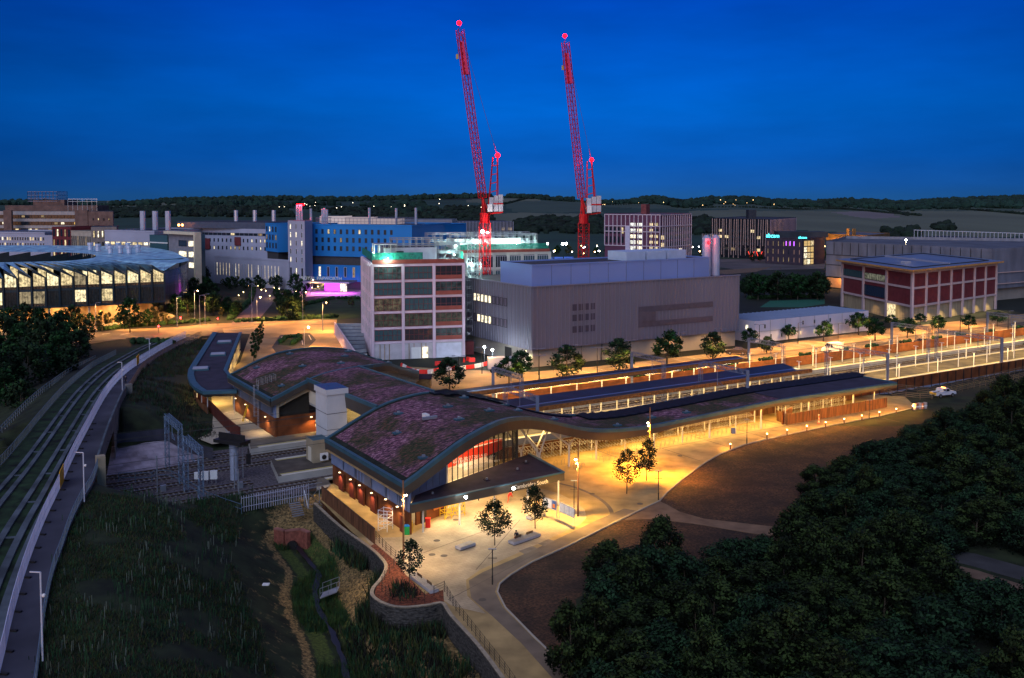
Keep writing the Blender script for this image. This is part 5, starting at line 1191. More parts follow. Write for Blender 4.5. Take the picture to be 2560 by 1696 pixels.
# ---- luffing cranes
cr_m = mat('crane_red', (.50, .006, .010), .5, .1, var=.06)
def crane(px, d, slew_y, at_px, at_y, tip_px, tip_y, foot_y, cw, label, glow_r):
    t = thing('luffing_crane', label, 'tower crane', XY(px, d), 'red luffing tower cranes'); c = XY(px, d); zs = ZH(slew_y, d); k = d / F
    m = MB(); lattice(m, c, c + UP * (zs - 1.6), 2.4, 2.4, cr_m, .17, 16, .085); m.build('mast', t)
    m = MB(); m.bar(c + UP * (zs - 1.8), c + UP * (zs + 1.2), 1.5, cr_m, 10); m.build('slew_ring', t)
    foot = Vector((c.x - .6, c.y, ZH(foot_y, d))); tip = D(tip_px, tip_y, d + 6); top = D(at_px, at_y, d)
    m = MB(); m.bar(c + UP * (zs + 1), foot, .5, cr_m, 6); m.bar(c + UP * (zs + 1) + Vector((-1, 0, 0)), foot, .2, cr_m); m.bar(c + UP * (zs + 1) + Vector((1.4, 0, 0)), foot, .2, cr_m); m.build('jib_foot', t)
    m = MB(); lattice(m, foot, tip.lerp(foot, .03), 1.5, 1.9, cr_m, .13, 34, .065); m.build('jib', t)
    a, b = tip.lerp(foot, .10), tip.lerp(foot, .29); m = MB(); dv = (b - a).normalized(); sx_ = Vector((1, 0, 0)) * .95
    for yy in (-.8, .8): o = Vector((0, yy, 0)); m.add([a - sx_ * .7 + o, a + sx_ * .7 + o, b + sx_ + o, b - sx_ + o], [(0, 1, 2, 3)], mat('crane_banner', (.62, .02, .10), .6, var=.05))
    m.build('jib_banner', t)
    m = MB()
    for yy in (-1.1, 1.1):
        o = Vector((0, yy, 0)); m.bar(Vector((c.x + 1.0, c.y, zs + 2)) + o, top + o * .4 - Vector((1.4, 0, 0)), .22, cr_m); m.bar(Vector((c.x + 3.6, c.y, zs + 3)) + o, top + o * .4, .22, cr_m)
        for q in range(1, 6): m.bar(Vector((c.x + 1.0, c.y, zs + 2)).lerp(top - Vector((1.4, 0, 0)), q / 6) + o * .8, Vector((c.x + 3.6, c.y, zs + 3)).lerp(top, q / 6) + o * .8, .13, cr_m, 3)
    m.build('a_frame', t)
    m = MB(); m.bar(top, Vector((c.x + 4.2, c.y, zs + 4)), .08, cr_m, 3); node = top.lerp(tip, .10); m.bar(top, node, .13, cr_m, 3); m.bar(node, tip, .07, mat('pendant_cable', (.12, .02, .05), .6, var=0), 3); m.bar(tip, tip - UP * 9 - Vector((.6, 0, 0)), .05, wi, 3); m.build('pendant_cables', t)
    m = MB(); m.box(tip - UP * 10.2 - Vector((.6, 0, 0)), .7, .5, 1.4, mat('hook_block', (.5, .35, .1), .6, var=0)); m.build('hook_block', t)
    x0, x1, y0, y1 = cw; m = MB(); p0 = D(x0, y1, d); wdt = (x1 - x0) * k; hh = (y1 - y0) * k
    cwm = mat('counterweight_concrete', (.48, .47, .50), .8, var=.08)
    for q in range(3): m.box(Vector((p0.x + wdt * (q + .5) / 3, d, p0.z)), wdt / 3 - .12, 3.0, hh - (.3 if q == 1 else .8 if q == 0 else 0), cwm)
    m.build('counterweight', t); m = MB(); m.wallbox(Vector((p0.x + wdt * .3, d - 1.6, 0)), Vector((p0.x + wdt, d - 1.6, 0)), p0.z + hh * .42, p0.z + hh * .5, .1, cr_m, 0); m.bar(Vector((c.x, c.y, zs + .8)), Vector((p0.x + wdt, d, p0.z - .2)), .35, cr_m); m.build('counter_jib', t)
    m = MB(); m.box(Vector((c.x + 1.6, c.y - 1.6, zs + 1.6)), 1.4, 1.4, 2.2, white_m); m.build('cab', t)
    for q, rr in ((tip + UP * .5, glow_r), (top + UP * .5, glow_r)): m = MB(); m.ball(q, rr, redl); m.build('warning_light', t); lamp('POINT', q - Vector((0, 1.5, 0)), 500, (1, .05, .08), t, radius=.4)
    return t
c1 = crane(1212, 285, 543, 1244, 393, 1148, 62, 495, (1223, 1258, 487, 529), 'red luffing crane on the left, its mast floodlit between the construction blocks', .75)
flood(c1, XY(1206, 282) + UP * ZH(579, 282), 3000, COOL, .45); flood(c1, XY(1219, 282) + UP * ZH(582, 282), 2500, (1, .8, .7), .3)
lamp('SPOT', XY(1212, 270) + UP * 20, 4500, (1, .85, .8), c1, spot=R(70), rot=(R(110), 0, 0))
crane(1459, 300, 545, 1479, 404, 1412, 94, 495, (1466, 1502, 490, 530), 'red luffing crane on the right, rising behind the grey clad building', .7)
# ---- grey clad building in the centre
h = bld('grey_clad_building', 'huge windowless grey clad building with blue-grey upper box', L(76.6, 89.5)); clad = mat('perforated_cladding', (.175, .170, .215), .55, .2, var=.10, scale=.12, stretch=(1, 1, .15), detail=5)
CBZ, CTZ, UTZ = ZH(877, 233.5), ZH(719, 233.5), ZH(666, 233.5)
F1 = [L(76.6, 89.5), L(145.5, 88.2), L(145.5, 128), L(76.6, 128)]
F0 = [L(77.4, 90.3), L(144.8, 89.0), L(144.8, 127), L(77.4, 127)]
block(h, F1, CBZ, CTZ, clad, roof_d, 'cladding_box'); block(h, F0, 0, CBZ - .01, mat('ground_storey_panels', (.27, .235, .20), .75, var=.12, scale=.2), roof_d, 'ground_storey')
m = MB(); fin = mat('cladding_fin', (.24, .24, .32), .5, .3, var=0)
for k in range(58): p = L(76.9 + k * 1.2, 89.42 - k * 1.2 * 1.3 / 69 , 0); m.box(p + UP * (CBZ + .1), .07, .12, CTZ - CBZ - .1, fin, U)
for k in range(30): p = L(76.5, 90 + k * 1.25, 0); m.box(p + UP * (CBZ + .1), .07, .12, CTZ - CBZ - .1, fin, V)
m.build('vertical_fins', h)
ub = mat('blue_grey_metal', (.20, .29, .62), .5, .25, var=.06, scale=.05); block(h, [L(76.8, 89.8), L(134.5, 88.9), L(134.5, 104.5), L(76.8, 104.5)], CTZ + .002, UTZ, ub, roof_d, 'upper_box', parapet=.35)
m = MB()
for k in range(1, 10): p = L(76.8 + k * 5.8, 89.78 - k * 5.8 * .9 / 57.7, CTZ); m.box(p, .05, .04, UTZ - CTZ, steel_d, U)
m.build('panel_joint', h)
for wz, lits in ((ZH(770, 240), 1), (ZH(824, 240), 1)):
    for k in range(9): put_window(h, L(76.5, 118), -V, k * 1.95 + 1.0, wz, win_mesh(1.5, 2.1, g_lit2 if k < 5 and not (k == 0 and wz < 10) else mat('dim_panel', (.12, .10, .14), .5, var=0), frame_d, .12, .08), 'window', .1)
for i, (zy) in enumerate((778, 804, 833)):
    for k in range(4): put_window(h, L(89.2 + k * 1.9, 89.25), U, 0, ZH(zy, 240), win_mesh(1.5, 1.8, mat('dim_panel_2', (.06, .05, .075), .5, var=0), clad, .08, .06), 'window', .1)
for (s0, s1, y0, y1) in ((109.5, 135.5, 768, 782), (109.5, 135.5, 806, 820), (109.5, 115, 782, 806)):
    m = MB(); m.wallbox(L(s0, 88.75), L(s1, 88.3), ZH(y1, 250), ZH(y0, 250), .05, mat('darker_mesh_panel', (.105, .095, .125), .55, .25, var=.1), -1); m.build('mesh_panel', h)
for i, (p0, p1) in enumerate(((1597, 1641), (1646, 1679), (1683, 1717))):
    m = MB(); s0 = 108 + i * 7.2; m.prism([L(s0, 92), L(s0 + 6.4, 92), L(s0 + 6.4, 100), L(s0, 100)], UTZ, UTZ + 2.4, mat('blue_white_unit', (.42, .52, .70), .5, .1, var=.05)); m.build('air_handling_unit', h)
block(h, [L(90, 112), L(128, 112), L(128, 122), L(90, 122)], CTZ, CTZ + 3.6, ub, roof_g, 'rear_plant_box')
m = MB(); m.wallbox(L(76.5, 89.35), L(145.6, 88.05), CTZ, CTZ + .28, .3, fin, 0); m.wallbox(L(76.5, 89.4), L(76.5, 128), CTZ, CTZ + .28, .3, fin, 0); m.build('cap_flashing', h)
m = MB(); m.wallbox(L(77.3, 100), L(77.3, 103), 0, 3.6, .15, steel_d, 1); m.build('service_door', h)
for s_ in (98, 119, 137): m = MB(); m.bar(L(s_, 89.6, 0), L(s_, 89.3, CBZ), .12, steel_d); m.build('downpipe', h)
sl = thing('twin_silos', 'pair of pale blue steel silos on the grey roof edge', 'silo', L(137, 92, CTZ))
for s in (136.9, 140.3):
    m = MB(); q = L(s, 92.5, CTZ); m.bar(q, q + UP * 10.6, 1.25, mat('silo_steel', (.40, .46, .62), .4, .3, var=.06), 16); m.bar(q + UP * 10.6, q + UP * 11.4, 1.25, mat('silo_steel', (0, 0, 0)), 16, .5); m.build('silo', sl)
    m = MB()
    for k in range(8): a_ = k * math.pi / 4; m.bar(q + Vector((1.25 * math.cos(a_), 1.25 * math.sin(a_), 10.6)), q + Vector((1.25 * math.cos(a_), 1.25 * math.sin(a_), 11.8)), .05, galv, 3)
    m.build('silo_railing', sl)
m = MB(); m.ball(L(136.2, 91, CTZ + 9.4), .4, redl); m.build('red_beacon', sl); lamp('POINT', L(135.8, 90.2, CTZ + 9.4), 500, (1, .05, .05), sl)
m = MB(); m.box(L(76.2, 91.5, CBZ - .4), .3, .3, .15, spot_m); m.build('wall_lamp', h); wall_light(L(75.9, 92, CBZ - .5), 1600, (1, .9, .45), h)
# ---- gridded purple building
a, b, c = XY(1512, 652), XY(1650, 632), XY(1727, 668); h = bld('gridded_purple_building', 'purple office with white grid frame and lit stair windows', b); Z = ZH(537, 632); gz = ZH(632, 632)
pur = mat('purple_facade', (.13, .045, .085), .6, .1, var=.15, scale=.1); block(h, [a, b, c, a + (c - b)], 0, Z, pur, roof_g, parapet=.4)
m = MB(); d1 = (b - a).normalized(); n1 = Vector((d1.y, -d1.x, 0)); d2 = (c - b).normalized(); n2 = Vector((d2.y, -d2.x, 0)); lf = mat('white_grid', (.62, .50, .56), .6, var=0)
for k in range(14): p = a + (b - a) * (k / 13) + n1 * .3; m.box(p + UP * (2 if k > 5 else 9.5), .45, .5, Z - (2 if k > 5 else 9.5), lf, d1)
for k in range(1, 15): p = b + (c - b) * (k / 14) + n2 * .3; m.box(p, .35, .5, Z, lf, d2)
for z in (Z - .2, Z - 7.8, Z - 11.5, 9.2, 2.0): m.wallbox(a + n1 * .3, b + n1 * .3, z - .25, z + .25, .5, lf, 0) if z > 8 else None
for z in (Z - .2, Z - 7.8, 8.5): m.wallbox(b + n2 * .3, c + n2 * .3, z - .25, z + .25, .5, lf, 0)
m.build('white_frame', h)
grid_facade(h, a + (b - a) * .46 + n1 * .1, a + (b - a) * .70 + n1 * .1, 2, Z - 5, 2, 6, .8, .7, 1.0, seed=3, vbar=2, litmats=[g_white, g_lit2])
grid_facade(h, a + (b - a) * .80 + n1 * .1, a + (b - a) * .98 + n1 * .1, 2, Z - 4.5, 2, 6, .7, .55, .9, seed=5, vbar=1, litmats=[g_lit])
grid_facade(h, a + n1 * .1, a + (b - a) * .44 + n1 * .1, 10, Z - 7.8, 6, 2, .5, .7, .12, [g_dark], seed=9)
grid_facade(h, b + n2 * .1, c + n2 * .1, 3, Z - 8, 7, 4, .7, .6, .1, [g_dark], seed=10)
m = MB(); m.wallbox(a + (b - a) * .39 + n1 * .5, a + (b - a) * .47 + n1 * .5, 2, Z - 7.8, .5, mat('pale_stair_panel', (.55, .50, .62), .6, var=.05), -1); m.build('stair_panel', h)
block(h, rect(XY(1602, 650), XY(1615, 648), 6), Z, ZH(511, 650), mat('brick_flue', (.20, .055, .055), .8), None, 'chimney')
# ---- dark finned building
a, b, c = XY(1778, 672), XY(1922, 640), XY(1989, 700); h = bld('dark_finned_building', 'dark glass building with slanted vertical fins', b); Z = ZH(549, 645)
block(h, [a, b, c, a + (c - b)], 0, Z, mat('near_black_glass', (.018, .020, .028), .2, .2, var=.1), roof_d, parapet=.3)
m = MB(); rnd = random.Random(4)
for k in range(24):
    p = a.lerp(b, (k + .5) / 24) + Vector((0, -.5, 0)); z0 = rnd.choice((0, 2, 9)); m.bar(p + UP * z0, p + Vector((rnd.uniform(-.5, .5), 0, Z)), .20, mat('amber_fin', (.60, .42, .36), .5, .1, var=0), 4)
for k in range(22): p = b.lerp(c, (k + .5) / 22) + Vector((.4, -.3, 0)); m.bar(p + UP * 8, p + UP * Z, .2, mat('purple_fin', (.34, .24, .32), .5, var=0), 4)
m.build('vertical_fins', h); grid_facade(h, a + Vector((0, -.2, 0)), b + Vector((0, -.2, 0)), 4, Z - 6, 9, 4, .6, .5, .3, seed=13, litmats=[g_dim, g_lit])
block(h, rect(XY(1871, 680), XY(1890, 680), 8), Z, ZH(525, 680), roof_d, None, 'roof_tower')
for p in (1876, 1881, 1896, 1901): m = MB(); q = XY(p, 640); m.bar(q + UP * 2, q + Vector((1.3 if p % 2 else -1.3, 0, 3.5)) + UP * 2, .2, glow('red_strip', (1, .06, .03), 2.2), 4); m.build('red_strut', h)
# ---- dark lab with lit atrium and teal sign
a, b, c = XY(1914, 605), XY(2006, 588), XY(2062, 604); h = bld('dark_lab_building', 'dark clad lab building with lit atrium and small teal rooftop sign', b); Z = ZH(597, 592)
block(h, [a, b, c, a + (c - b)], 0, Z, mat('plum_cladding', (.055, .038, .055), .6, .1, var=.1), roof_d, parapet=.5)
pinkw = glow('reveal_pink', (1, .55, .45), .22); grid_facade(h, a, b, .5, Z - 1, 7, 3, .20, .62, .8, seed=7, litmats=[pinkw, pinkw, g_dim], mf=mat('plum_cladding', (0, 0, 0)))
for k in (0, 1, 2): put_window(h, a, (b - a).normalized(), 14.2 + k * 2.6, Z - 4.6, win_mesh(.9, 3.0, glow('violet_window', (.55, .12, 1), 2.2), frame_d), 'violet_window', .1)
d2 = (c - b).normalized(); grid_facade(h, b + d2 * 1.5, b + d2 * 12.5, 0, Z - 1, 3, 4, .92, .88, 1.0, seed=2, vbar=3, hbar=1, litmats=[g_lit, g_lit2, glow('amber_lit', (1, .66, .25), .9)])
text('abcam', a + Vector((0, -.8, Z + .3)), 3.6, glow('teal_sign', (.1, .9, 1), 4), h, dirz(b - a), 'teal_sign'); text('abcam', b - (b - a).normalized() * 3 + Vector((0, -1, Z + .2)), 2.2, glow('teal_sign', (0, 0, 0), 1), h, dirz(b - a), 'teal_sign')
block(h, rect(XY(1945, 612), XY(2070, 610), 14), Z, ZH(580, 612), roof_d, None, 'plant_screen')
# ---- golden low building
a, b, c = XY(2066, 628), XY(2168, 600), XY(2224, 640); h = bld('golden_low_building', 'low copper-gold building glowing with two pairs of flues', b); Z = ZH(589, 606)
gold = mat('copper_cladding', (.42, .20, .06), .45, .5, var=.2, scale=.2); block(h, [a, b, c, a + (c - b)], 0, Z, gold, roof_g, parapet=.3)
grid_facade(h, a, b, 8, 14, 12, 1, .5, .7, .3, seed=3)
for k in range(5): lamp('AREA', a.lerp(b, (k + .5) / 5) + Vector((0, -4, 9)), 3500, (1, .6, .2), h, size=8, size_y=1, rot=(R(115), 0, 0))
for p in (2117, 2121, 2132, 2137): q = XY(p, 612); m = MB(); m.bar(q + UP * Z, q + UP * ZH(572, 612), .55, gold, 8); m.build('flue', h)
# ---- open steel frame car park
a, b = XY(2284, 540), XY(2680, 470); h = bld('open_deck_car_park', 'open deck car park with white vertical steel fins on the right skyline', a); Z = ZH(578, 520)
for z in (Z - 4, Z - 8, Z - 12, Z - 16): block(h, rect(a, b, 30), z - .5, z, mat('car_park_deck', (0, 0, 0)), roof_d, 'deck')
d = (b - a).normalized(); L_ = (b - a).length; m = MB()
for k in range(40): p = a + d * (L_ * k / 39) - Vector((0, .6, 0)); m.bar(p + UP * (Z - 18), p + UP * Z, .13, mat('white_fin', (.60, .60, .68), .5, var=0), 4)
m.wallbox(a, b, Z - .3, Z, .3, mat('white_fin', (0, 0, 0)), 0); m.build('white_fins', h)
for k in range(8): m = MB(); m.box(a + d * (8 + k * 10) + Vector((0, 1.2, Z - 11.2)), 4.2, .3, 1.0, dkred if k % 2 else steel_d, d); m.build('parapet_panel', h)
# ---- mesh clad car park behind the red building
a, b, c = XY(2066, 448), XY(2481, 383), XY(2720, 420); h = bld('mesh_car_park', 'grey mesh clad car park behind the dark red building', a); Z = ZH(611, 448)
mesh_c = mat('expanded_mesh', (.20, .205, .25), .55, .3, var=.16, scale=.3, stretch=(1, 1, .3)); back = a + Vector((30, 60, 0))
block(h, [a, b, c, c + Vector((20, 50, 0)), back], 5.0, Z, mesh_c, roof_g, 'mesh_wall'); block(h, [a + Vector((1.5, 2, 0)), b + Vector((0, 2, 0)), c + Vector((0, 2, 0)), back - Vector((0, 2, 0))], 0, 5, mat('ground_storey_panels', (0, 0, 0)), roof_d, 'ground_storey')
m = MB(); q = [a, b, c, c + Vector((20, 50, 0)), back]
for i in range(5): m.wallbox(q[i], q[(i + 1) % 5], Z + .002, Z + 1.4, .15, mesh_c, 0)
m.build('parapet', h)
m = MB(); d = (b - a).normalized(); nn = Vector((d.y, -d.x, 0)); L_ = (b - a).length
for k in range(1, 18): p = a + d * (L_ * k / 18) + nn * .1; m.box(p + UP * (Z - 4.5), .18, .2, 5.6, steel_d, d)
for z in (Z - 4.8, Z - 9.5): m.wallbox(a + nn * .1, b + nn * .1, z, z + .18, .2, steel_d, 0)
m.build('panel_joints', h)
for z in (Z - 8.5, Z - 13): m = MB(); m.wallbox(b + Vector((.2, -.3, 0)), c + Vector((.2, -.3, 0)), z, z + .3, .3, mat('pink_ledge', (.5, .35, .32), .6, var=0), -1); m.build('ledge', h)  # ledges have a plain pale pink base colour
m = MB(); m.wallbox(XY(2068, 446), XY(2106, 438), .2, 4.6, .3, mat('orange_lit_panel', (.60, .30, .12), .7, var=.15), -1); m.build('orange_lobby', h)
for p in (2075, 2096): lamp('POINT', XY(p, 436) + UP * 4.4, 900, (1, .5, .15), h, radius=.3)
lp = XY(2265, 430); m = MB(); m.bar(lp + UP * Z, lp + UP * (Z + 2.6), .1, galv, 4); m.build('roof_lamp_post', h); m = MB(); m.ball(lp + UP * (Z + 2.8), .38, glow('sodium_globe', (1, .75, .35), 130)); m.build('roof_lamp', h); lamp('POINT', lp + UP * (Z + 2.6) - Vector((0, 1, 0)), 2500, (1, .75, .4), h)
# ---- dark red panelled building
a, b, c = XY(2109, 366), XY(2281, 317.5), XY(2492, 357); b = Vector((132.8, 317, 0)); a = b - (-V) * 0 + V * 52; c = b + U * 64
h = bld('dark_red_building', 'dark red panelled building with pale grid and oversailing roof', b); Z = ZH(680, 317.5)
a = XY(2109, 366); c = XY(2492, 357); e4 = a + (c - b)
block(h, [a, b, c, e4], 5.6, Z, dkred, roof_d, 'red_walls'); block(h, [p.lerp((b + e4) / 2, .02) for p in (a, b, c, e4)], 0, 5.6, mat('slatted_base', (.42, .33, .20), .7, var=.15, scale=1, stretch=(1, 1, .1)), roof_d, 'slatted_base')
pf = mat('pink_stone_frame', (.52, .40, .40), .8, var=.06)
for (p, q, n_) in ((a, b, 3), (b, c, 7)):
    dd = (q - p).normalized(); no = Vector((dd.y, -dd.x, 0))
    for k in range(n_ + 1):
        if n_ == 7 and k == 0: continue
        m = MB(); m.box(p.lerp(q, k / n_) + no * .15, 1.1 if n_ == 3 else .8, .7, Z, pf, dd); m.build('column', h)
    for z in (5.6, ZH(460 + 882 / 3.38, 317.5), Z - .3): m = MB(); m.wallbox(p + no * .1, q + no * .1, z - .35, z + .35, .5, pf, 0); m.build('frame_beam', h)
d1 = (b - a).normalized(); ln = (b - a).length; zt = ZH(460 + 882 / 3.38, 317.5)
for c0_, z0_, hh, lm in ((0, zt + .5, 2.6, g_teal), (1, zt + .5, 2.4, glown('dim_gym', (.7, .7, .5), .2, .8, .05)), (1, 6.4, 3.8, g_blue)):
    put_window(h, a, d1, ln * (c0_ + .5) / 3, z0_, win_mesh(ln / 3 - 1.3, hh, lm, frame_d, .12, .1, vbar=8), 'window_band', .12)
RT = [p + UP * 0 for p in (a, b, c, e4)]; cen = (b + e4) / 2; RO = [cen + (p - cen) * 1.10 for p in RT]
m = MB(); m.prism(RO, Z + .35, Z + 1.0, mat('timber_edge', (.50, .26, .08), .7, var=.15), mat('blue_membrane_roof', (.12, .17, .28), .5, .1, var=.15, scale=.08)); m.build('oversailing_roof', h)
m = MB(); q = [cen + (p - cen) * .9 for p in RT]; 
for i in range(4): m.wallbox(q[i], q[(i + 1) % 4], Z + 1.0, Z + 1.3, .4, roof_d, 0)
m.wallbox(q[0].lerp(q[3], .45), q[1].lerp(q[2], .45), Z + 1.0, Z + 1.6, .5, white_r, 0); m.build('roof_upstand', h)
for k in range(7):
    p = b.lerp(c, (k + .5) / 7); lamp('SPOT', p + Vector((.6, -2.2, 5.0)), 3200, (1, .72, .30), h, spot=R(120), blend=.7, radius=.2, rot=(R(-14), 0, 0))
for k in range(2): lamp('SPOT', a.lerp(b, (k + 1.4) / 3) + Vector((-1.8, -1.6, 5.0)), 900, (1, .62, .25), h, spot=R(120), blend=.7, radius=.2)
m = MB(); m.wallbox(a.lerp(b, .70) + Vector((-.6, -.5, 0)), a.lerp(b, .80) + Vector((-.6, -.5, 0)), .2, 5.2, .3, g_lit, -1); m.build('lit_entrance', h)
# ---- white site cabins
a, b = XY(1890, 274), XY(2175, 300); h = bld('white_site_cabins', 'two storey stack of white site cabins with blue-grey roof', a, 'site cabins'); Z = 6.3
cab_w = mat('cabin_white', (.58, .55, .64), .6, var=.06, scale=.2); left = a + V * 15; right = b + V * 15
block(h, [a, b, right, left], 0, Z, cab_w, mat('ribbed_roof', (.20, .27, .40), .5, .3, var=.12, scale=.3)); d = (b - a).normalized(); n = Vector((-d.y, d.x, 0)); L_ = (b - a).length
m = MB()
for k in range(26): p = a + d * (L_ * (k + .5) / 26); q = left + (right - left) * ((k + .5) / 26); m.bar(p + UP * (Z + .08), q + UP * (Z + .08), .09, mat('roof_rib', (.34, .44, .62), .5, .2, var=0), 4)
m.build('roof_ribs', h); m = MB(); m.wallbox(a - n * .05, b - n * .05, Z / 2 - .06, Z / 2 + .06, .08, galv, 0)
for k in range(1, 8): m.box(a + d * (L_ * k / 8) - n * .06, .12, .06, Z, galv, d)
m.build('cabin_joints', h)
for t_, z_, lit in ((.08, 3.9, 0), (.22, .9, 0), (.40, 3.9, 0), (.50, 3.9, 0), (.64, 3.9, 0), (.38, .9, 1), (.50, .9, 1), (.13, .9, 0)): put_window(h, a, d, L_ * t_, z_, win_mesh(.8, 1.3, g_lit if lit else g_dark, frame_w, .08, .06), 'window', .05)
put_window(h, left, (a - left).normalized(), 12, 3.6, win_mesh(1.2, 1.4, g_lit2, frame_w, .08, .06), 'window', .05)
# ================================================================== ROUND GLASS BUILDING ON THE LEFT
disc = thing('round_glass_building', 'round two storey glass building with saw tooth blue-white roof on the left', 'building', Vector((-180, 350, 0)))
OUTL = catmull([Vector(p) for p in ((-262, 300, 0), (-225, 287, 0), (-190, 289, 0), (-160, 299, 0), (-137, 310, 0), (-116.5, 321, 0))], 8)
BAY = resample(OUTL, .8); d_ = [0]
for a, b in zip(BAY, BAY[1:]): d_.append(d_[-1] + (b - a).length)
def along(t):
    for i in range(len(d_) - 1):
        if d_[i + 1] >= t: return BAY[i].lerp(BAY[i + 1], (t - d_[i]) / max(1e-6, d_[i + 1] - d_[i]))
    return BAY[-1].copy()
NBAY = int(d_[-1] / 3.95); NBAY = min(NBAY, 44); cx = Vector((-205, 372, 0))
roof_w = mat('saw_tooth_metal', (.34, .60, 1.0), .35, .0, var=.45, scale=.35, detail=6); frm = mat('dark_teal_frame', (.022, .045, .065), .4, .4, var=.1); din = mat('glass_dark_interior', (.03, .035, .035), .2, 0, var=.3, scale=1.5)
rnd = random.Random(5); din_l = [glown('office_glow_a', (1, .84, .48), 1.25), glown('office_glow_b', (1, .78, .40), .9), glown('office_glow_c', (.95, .75, .42), .35)]
rf = MB(); Zh, Zl, Zs, Zf = 19.4, 16.5, 6.7, 12.3; W_ = d_[-1] / NBAY
inn_r = []
for i in range(NBAY):
    a, b = along(i * W_), along((i + 1) * W_ - .02); dd = (b - a).normalized(); n = Vector((dd.y, -dd.x, 0)); a_in = a + n * .0; b_out = b + n * .9
    # roof fold
    def inner(p, z): q = p + (cx - p).normalized() * 30; return Vector((q.x, q.y, z))
    rf.add([Vector((a.x, a.y, Zh)) + n * .9, Vector((b_out.x, b_out.y, Zl)) + n * .4, inner(b, Zh + .35), inner(a, Zh + .35)], [(0, 1, 2, 3), (3, 2, 1, 0)], roof_w)
    m = MB(); m.add([Vector((a.x, a.y, Zs)) + n * .3, b_out + UP * Zs, b_out + UP * Zl, Vector((a.x, a.y, Zh - .3)) + n * .3], [(0, 1, 2, 3)], frm); m.add([b_out + UP * Zs, b + UP * Zs, b + UP * Zh, b_out + UP * Zl], [(0, 1, 2, 3)], frm)
    m.build('bay_frame', disc)
    ln = (b_out - a).length
    for z0_, z1_ in ((Zs + .6, Zf - .3), (Zf + .5, 16.6)):
        top = z0_ > 10; lit = rnd.random() < (.88 if i < NBAY - 10 else .85 if top else .45); k = rnd.choice(din_l[:2] if i < NBAY - 12 else din_l) if lit else din
        ax_ = a + n * .3; p0 = ax_.lerp(b_out, .07) + n * .06; p1 = ax_.lerp(b_out, .88) + n * .06; m = MB(); zt0 = z1_ + (1.3 if top else 0); zt1 = z1_ - (.3 if top else 0)
        m.add([p0 + UP * z0_, p1 + UP * z0_, p1 + UP * zt1, p0 + UP * zt0], [(0, 1, 2, 3)], k)
        for q in range(5): p = p0.lerp(p1, q / 4) + n * .04; m.bar(p + UP * z0_, p + UP * lerp(zt0, zt1, q / 4), .045, frm, 3)
        if lit: m.add([p0 + n * .02 + UP * z0_, p1 + n * .02 + UP * z0_, p1 + n * .02 + UP * (z0_ + .9), p0 + n * .02 + UP * (z0_ + .9)], [(0, 1, 2, 3)], mat('desk_clutter', (.10, .07, .04), .8, var=.8, scale=2.5, detail=6))
        m.build('bay_window', disc)
E1 = Vector((-116.5, 321, 0)); side = catmull([E1, Vector((-115.5, 334, 0)), Vector((-117.5, 347, 0)), Vector((-127, 368, 0))], 5)
m = MB(); m.strip(Z_0 := [p + UP * 5.9 for p in side], [p + UP * lerp(17.0, 19.3, i / (len(side) - 1)) for i, p in enumerate(side)], mat('blue_grey_glass', (.07, .085, .12), .15, .2, var=.1, scale=.2, spec=.8)); m.build('side_glass', disc)
m = MB()
for p in resample(side, 1.4): m.bar(p + UP * 5.9, p + UP * 18, .05, frm, 3)
for z in (9, 12.3, 15): m.tube([p + UP * z for p in side], .06, frm, 3)
m.build('side_mullions', disc)
SR = side
rf.add([E1 + UP * 17.2 + Vector((0, -.5, 0))] + [Vector((p.x, p.y, 19.2)) + Vector((.6, 0, 0)) for p in SR[3:]] + [Vector((-150, 372, 19.6)), Vector((-142, 350, 19.5)), Vector((-140, 338, 19.6))], [tuple(range(0, len(SR) - 3 + 4))], roof_w)
cyc = catmull([Vector(p) for p in ((-128, 370, 0), (-142, 398, 0), (-165, 428, 0), (-205, 442, 0), (-260, 445, 0))], 8)
innr = [p + (cx - p).normalized() * 17 for p in resample(OUTL, 3)] ; ins = catmull([Vector(p) for p in ((-244, 318, 0), (-215, 312, 0), (-185, 320, 0), (-166, 338, 0), (-158, 358, 0), (-168, 384, 0), (-190, 400, 0), (-230, 404, 0))], 6)
# broad upper roof between the inner folds and the courtyard
outer2 = [p + (cx - p).normalized() * 29.5 for p in resample(OUTL, 6)] + [Vector((-142, 340, 0)), Vector((-119, 348, 0)), Vector((-127, 368, 0))] + cyc
top_ = param(outer2, 40); inn2 = param(ins, 40); rf.strip([Vector((p.x, p.y, 19.55)) for p in top_], [Vector((p.x, p.y, 18.9)) for p in inn2], roof_w); rf.strip([Vector((p.x, p.y, 18.9)) for p in inn2], [Vector((p.x, p.y, 19.55)) for p in top_], roof_w)
rf.build('saw_tooth_roof', disc)
m = MB(); I = param(ins, 22)
for a, b in zip(I, I[1:]):
    c = (a + b) / 2; m.add([a + UP * 9, b + UP * 9, b + UP * 17.2, a + UP * 18.9], [(0, 1, 2, 3), (3, 2, 1, 0)], frm)
m.build('courtyard_walls', disc)
for a, b in zip(I[8:], I[9:]):
    m = MB(); nn = (b - a).normalized().cross(UP) * -.3; m.add([a.lerp(b, .2) + UP * 12 - nn, a.lerp(b, .8) + UP * 12 - nn, a.lerp(b, .8) + UP * 17.0 - nn, a.lerp(b, .2) + UP * 18 - nn], [(0, 1, 2, 3), (3, 2, 1, 0)], rnd.choice(din_l)); m.build('courtyard_window', disc)
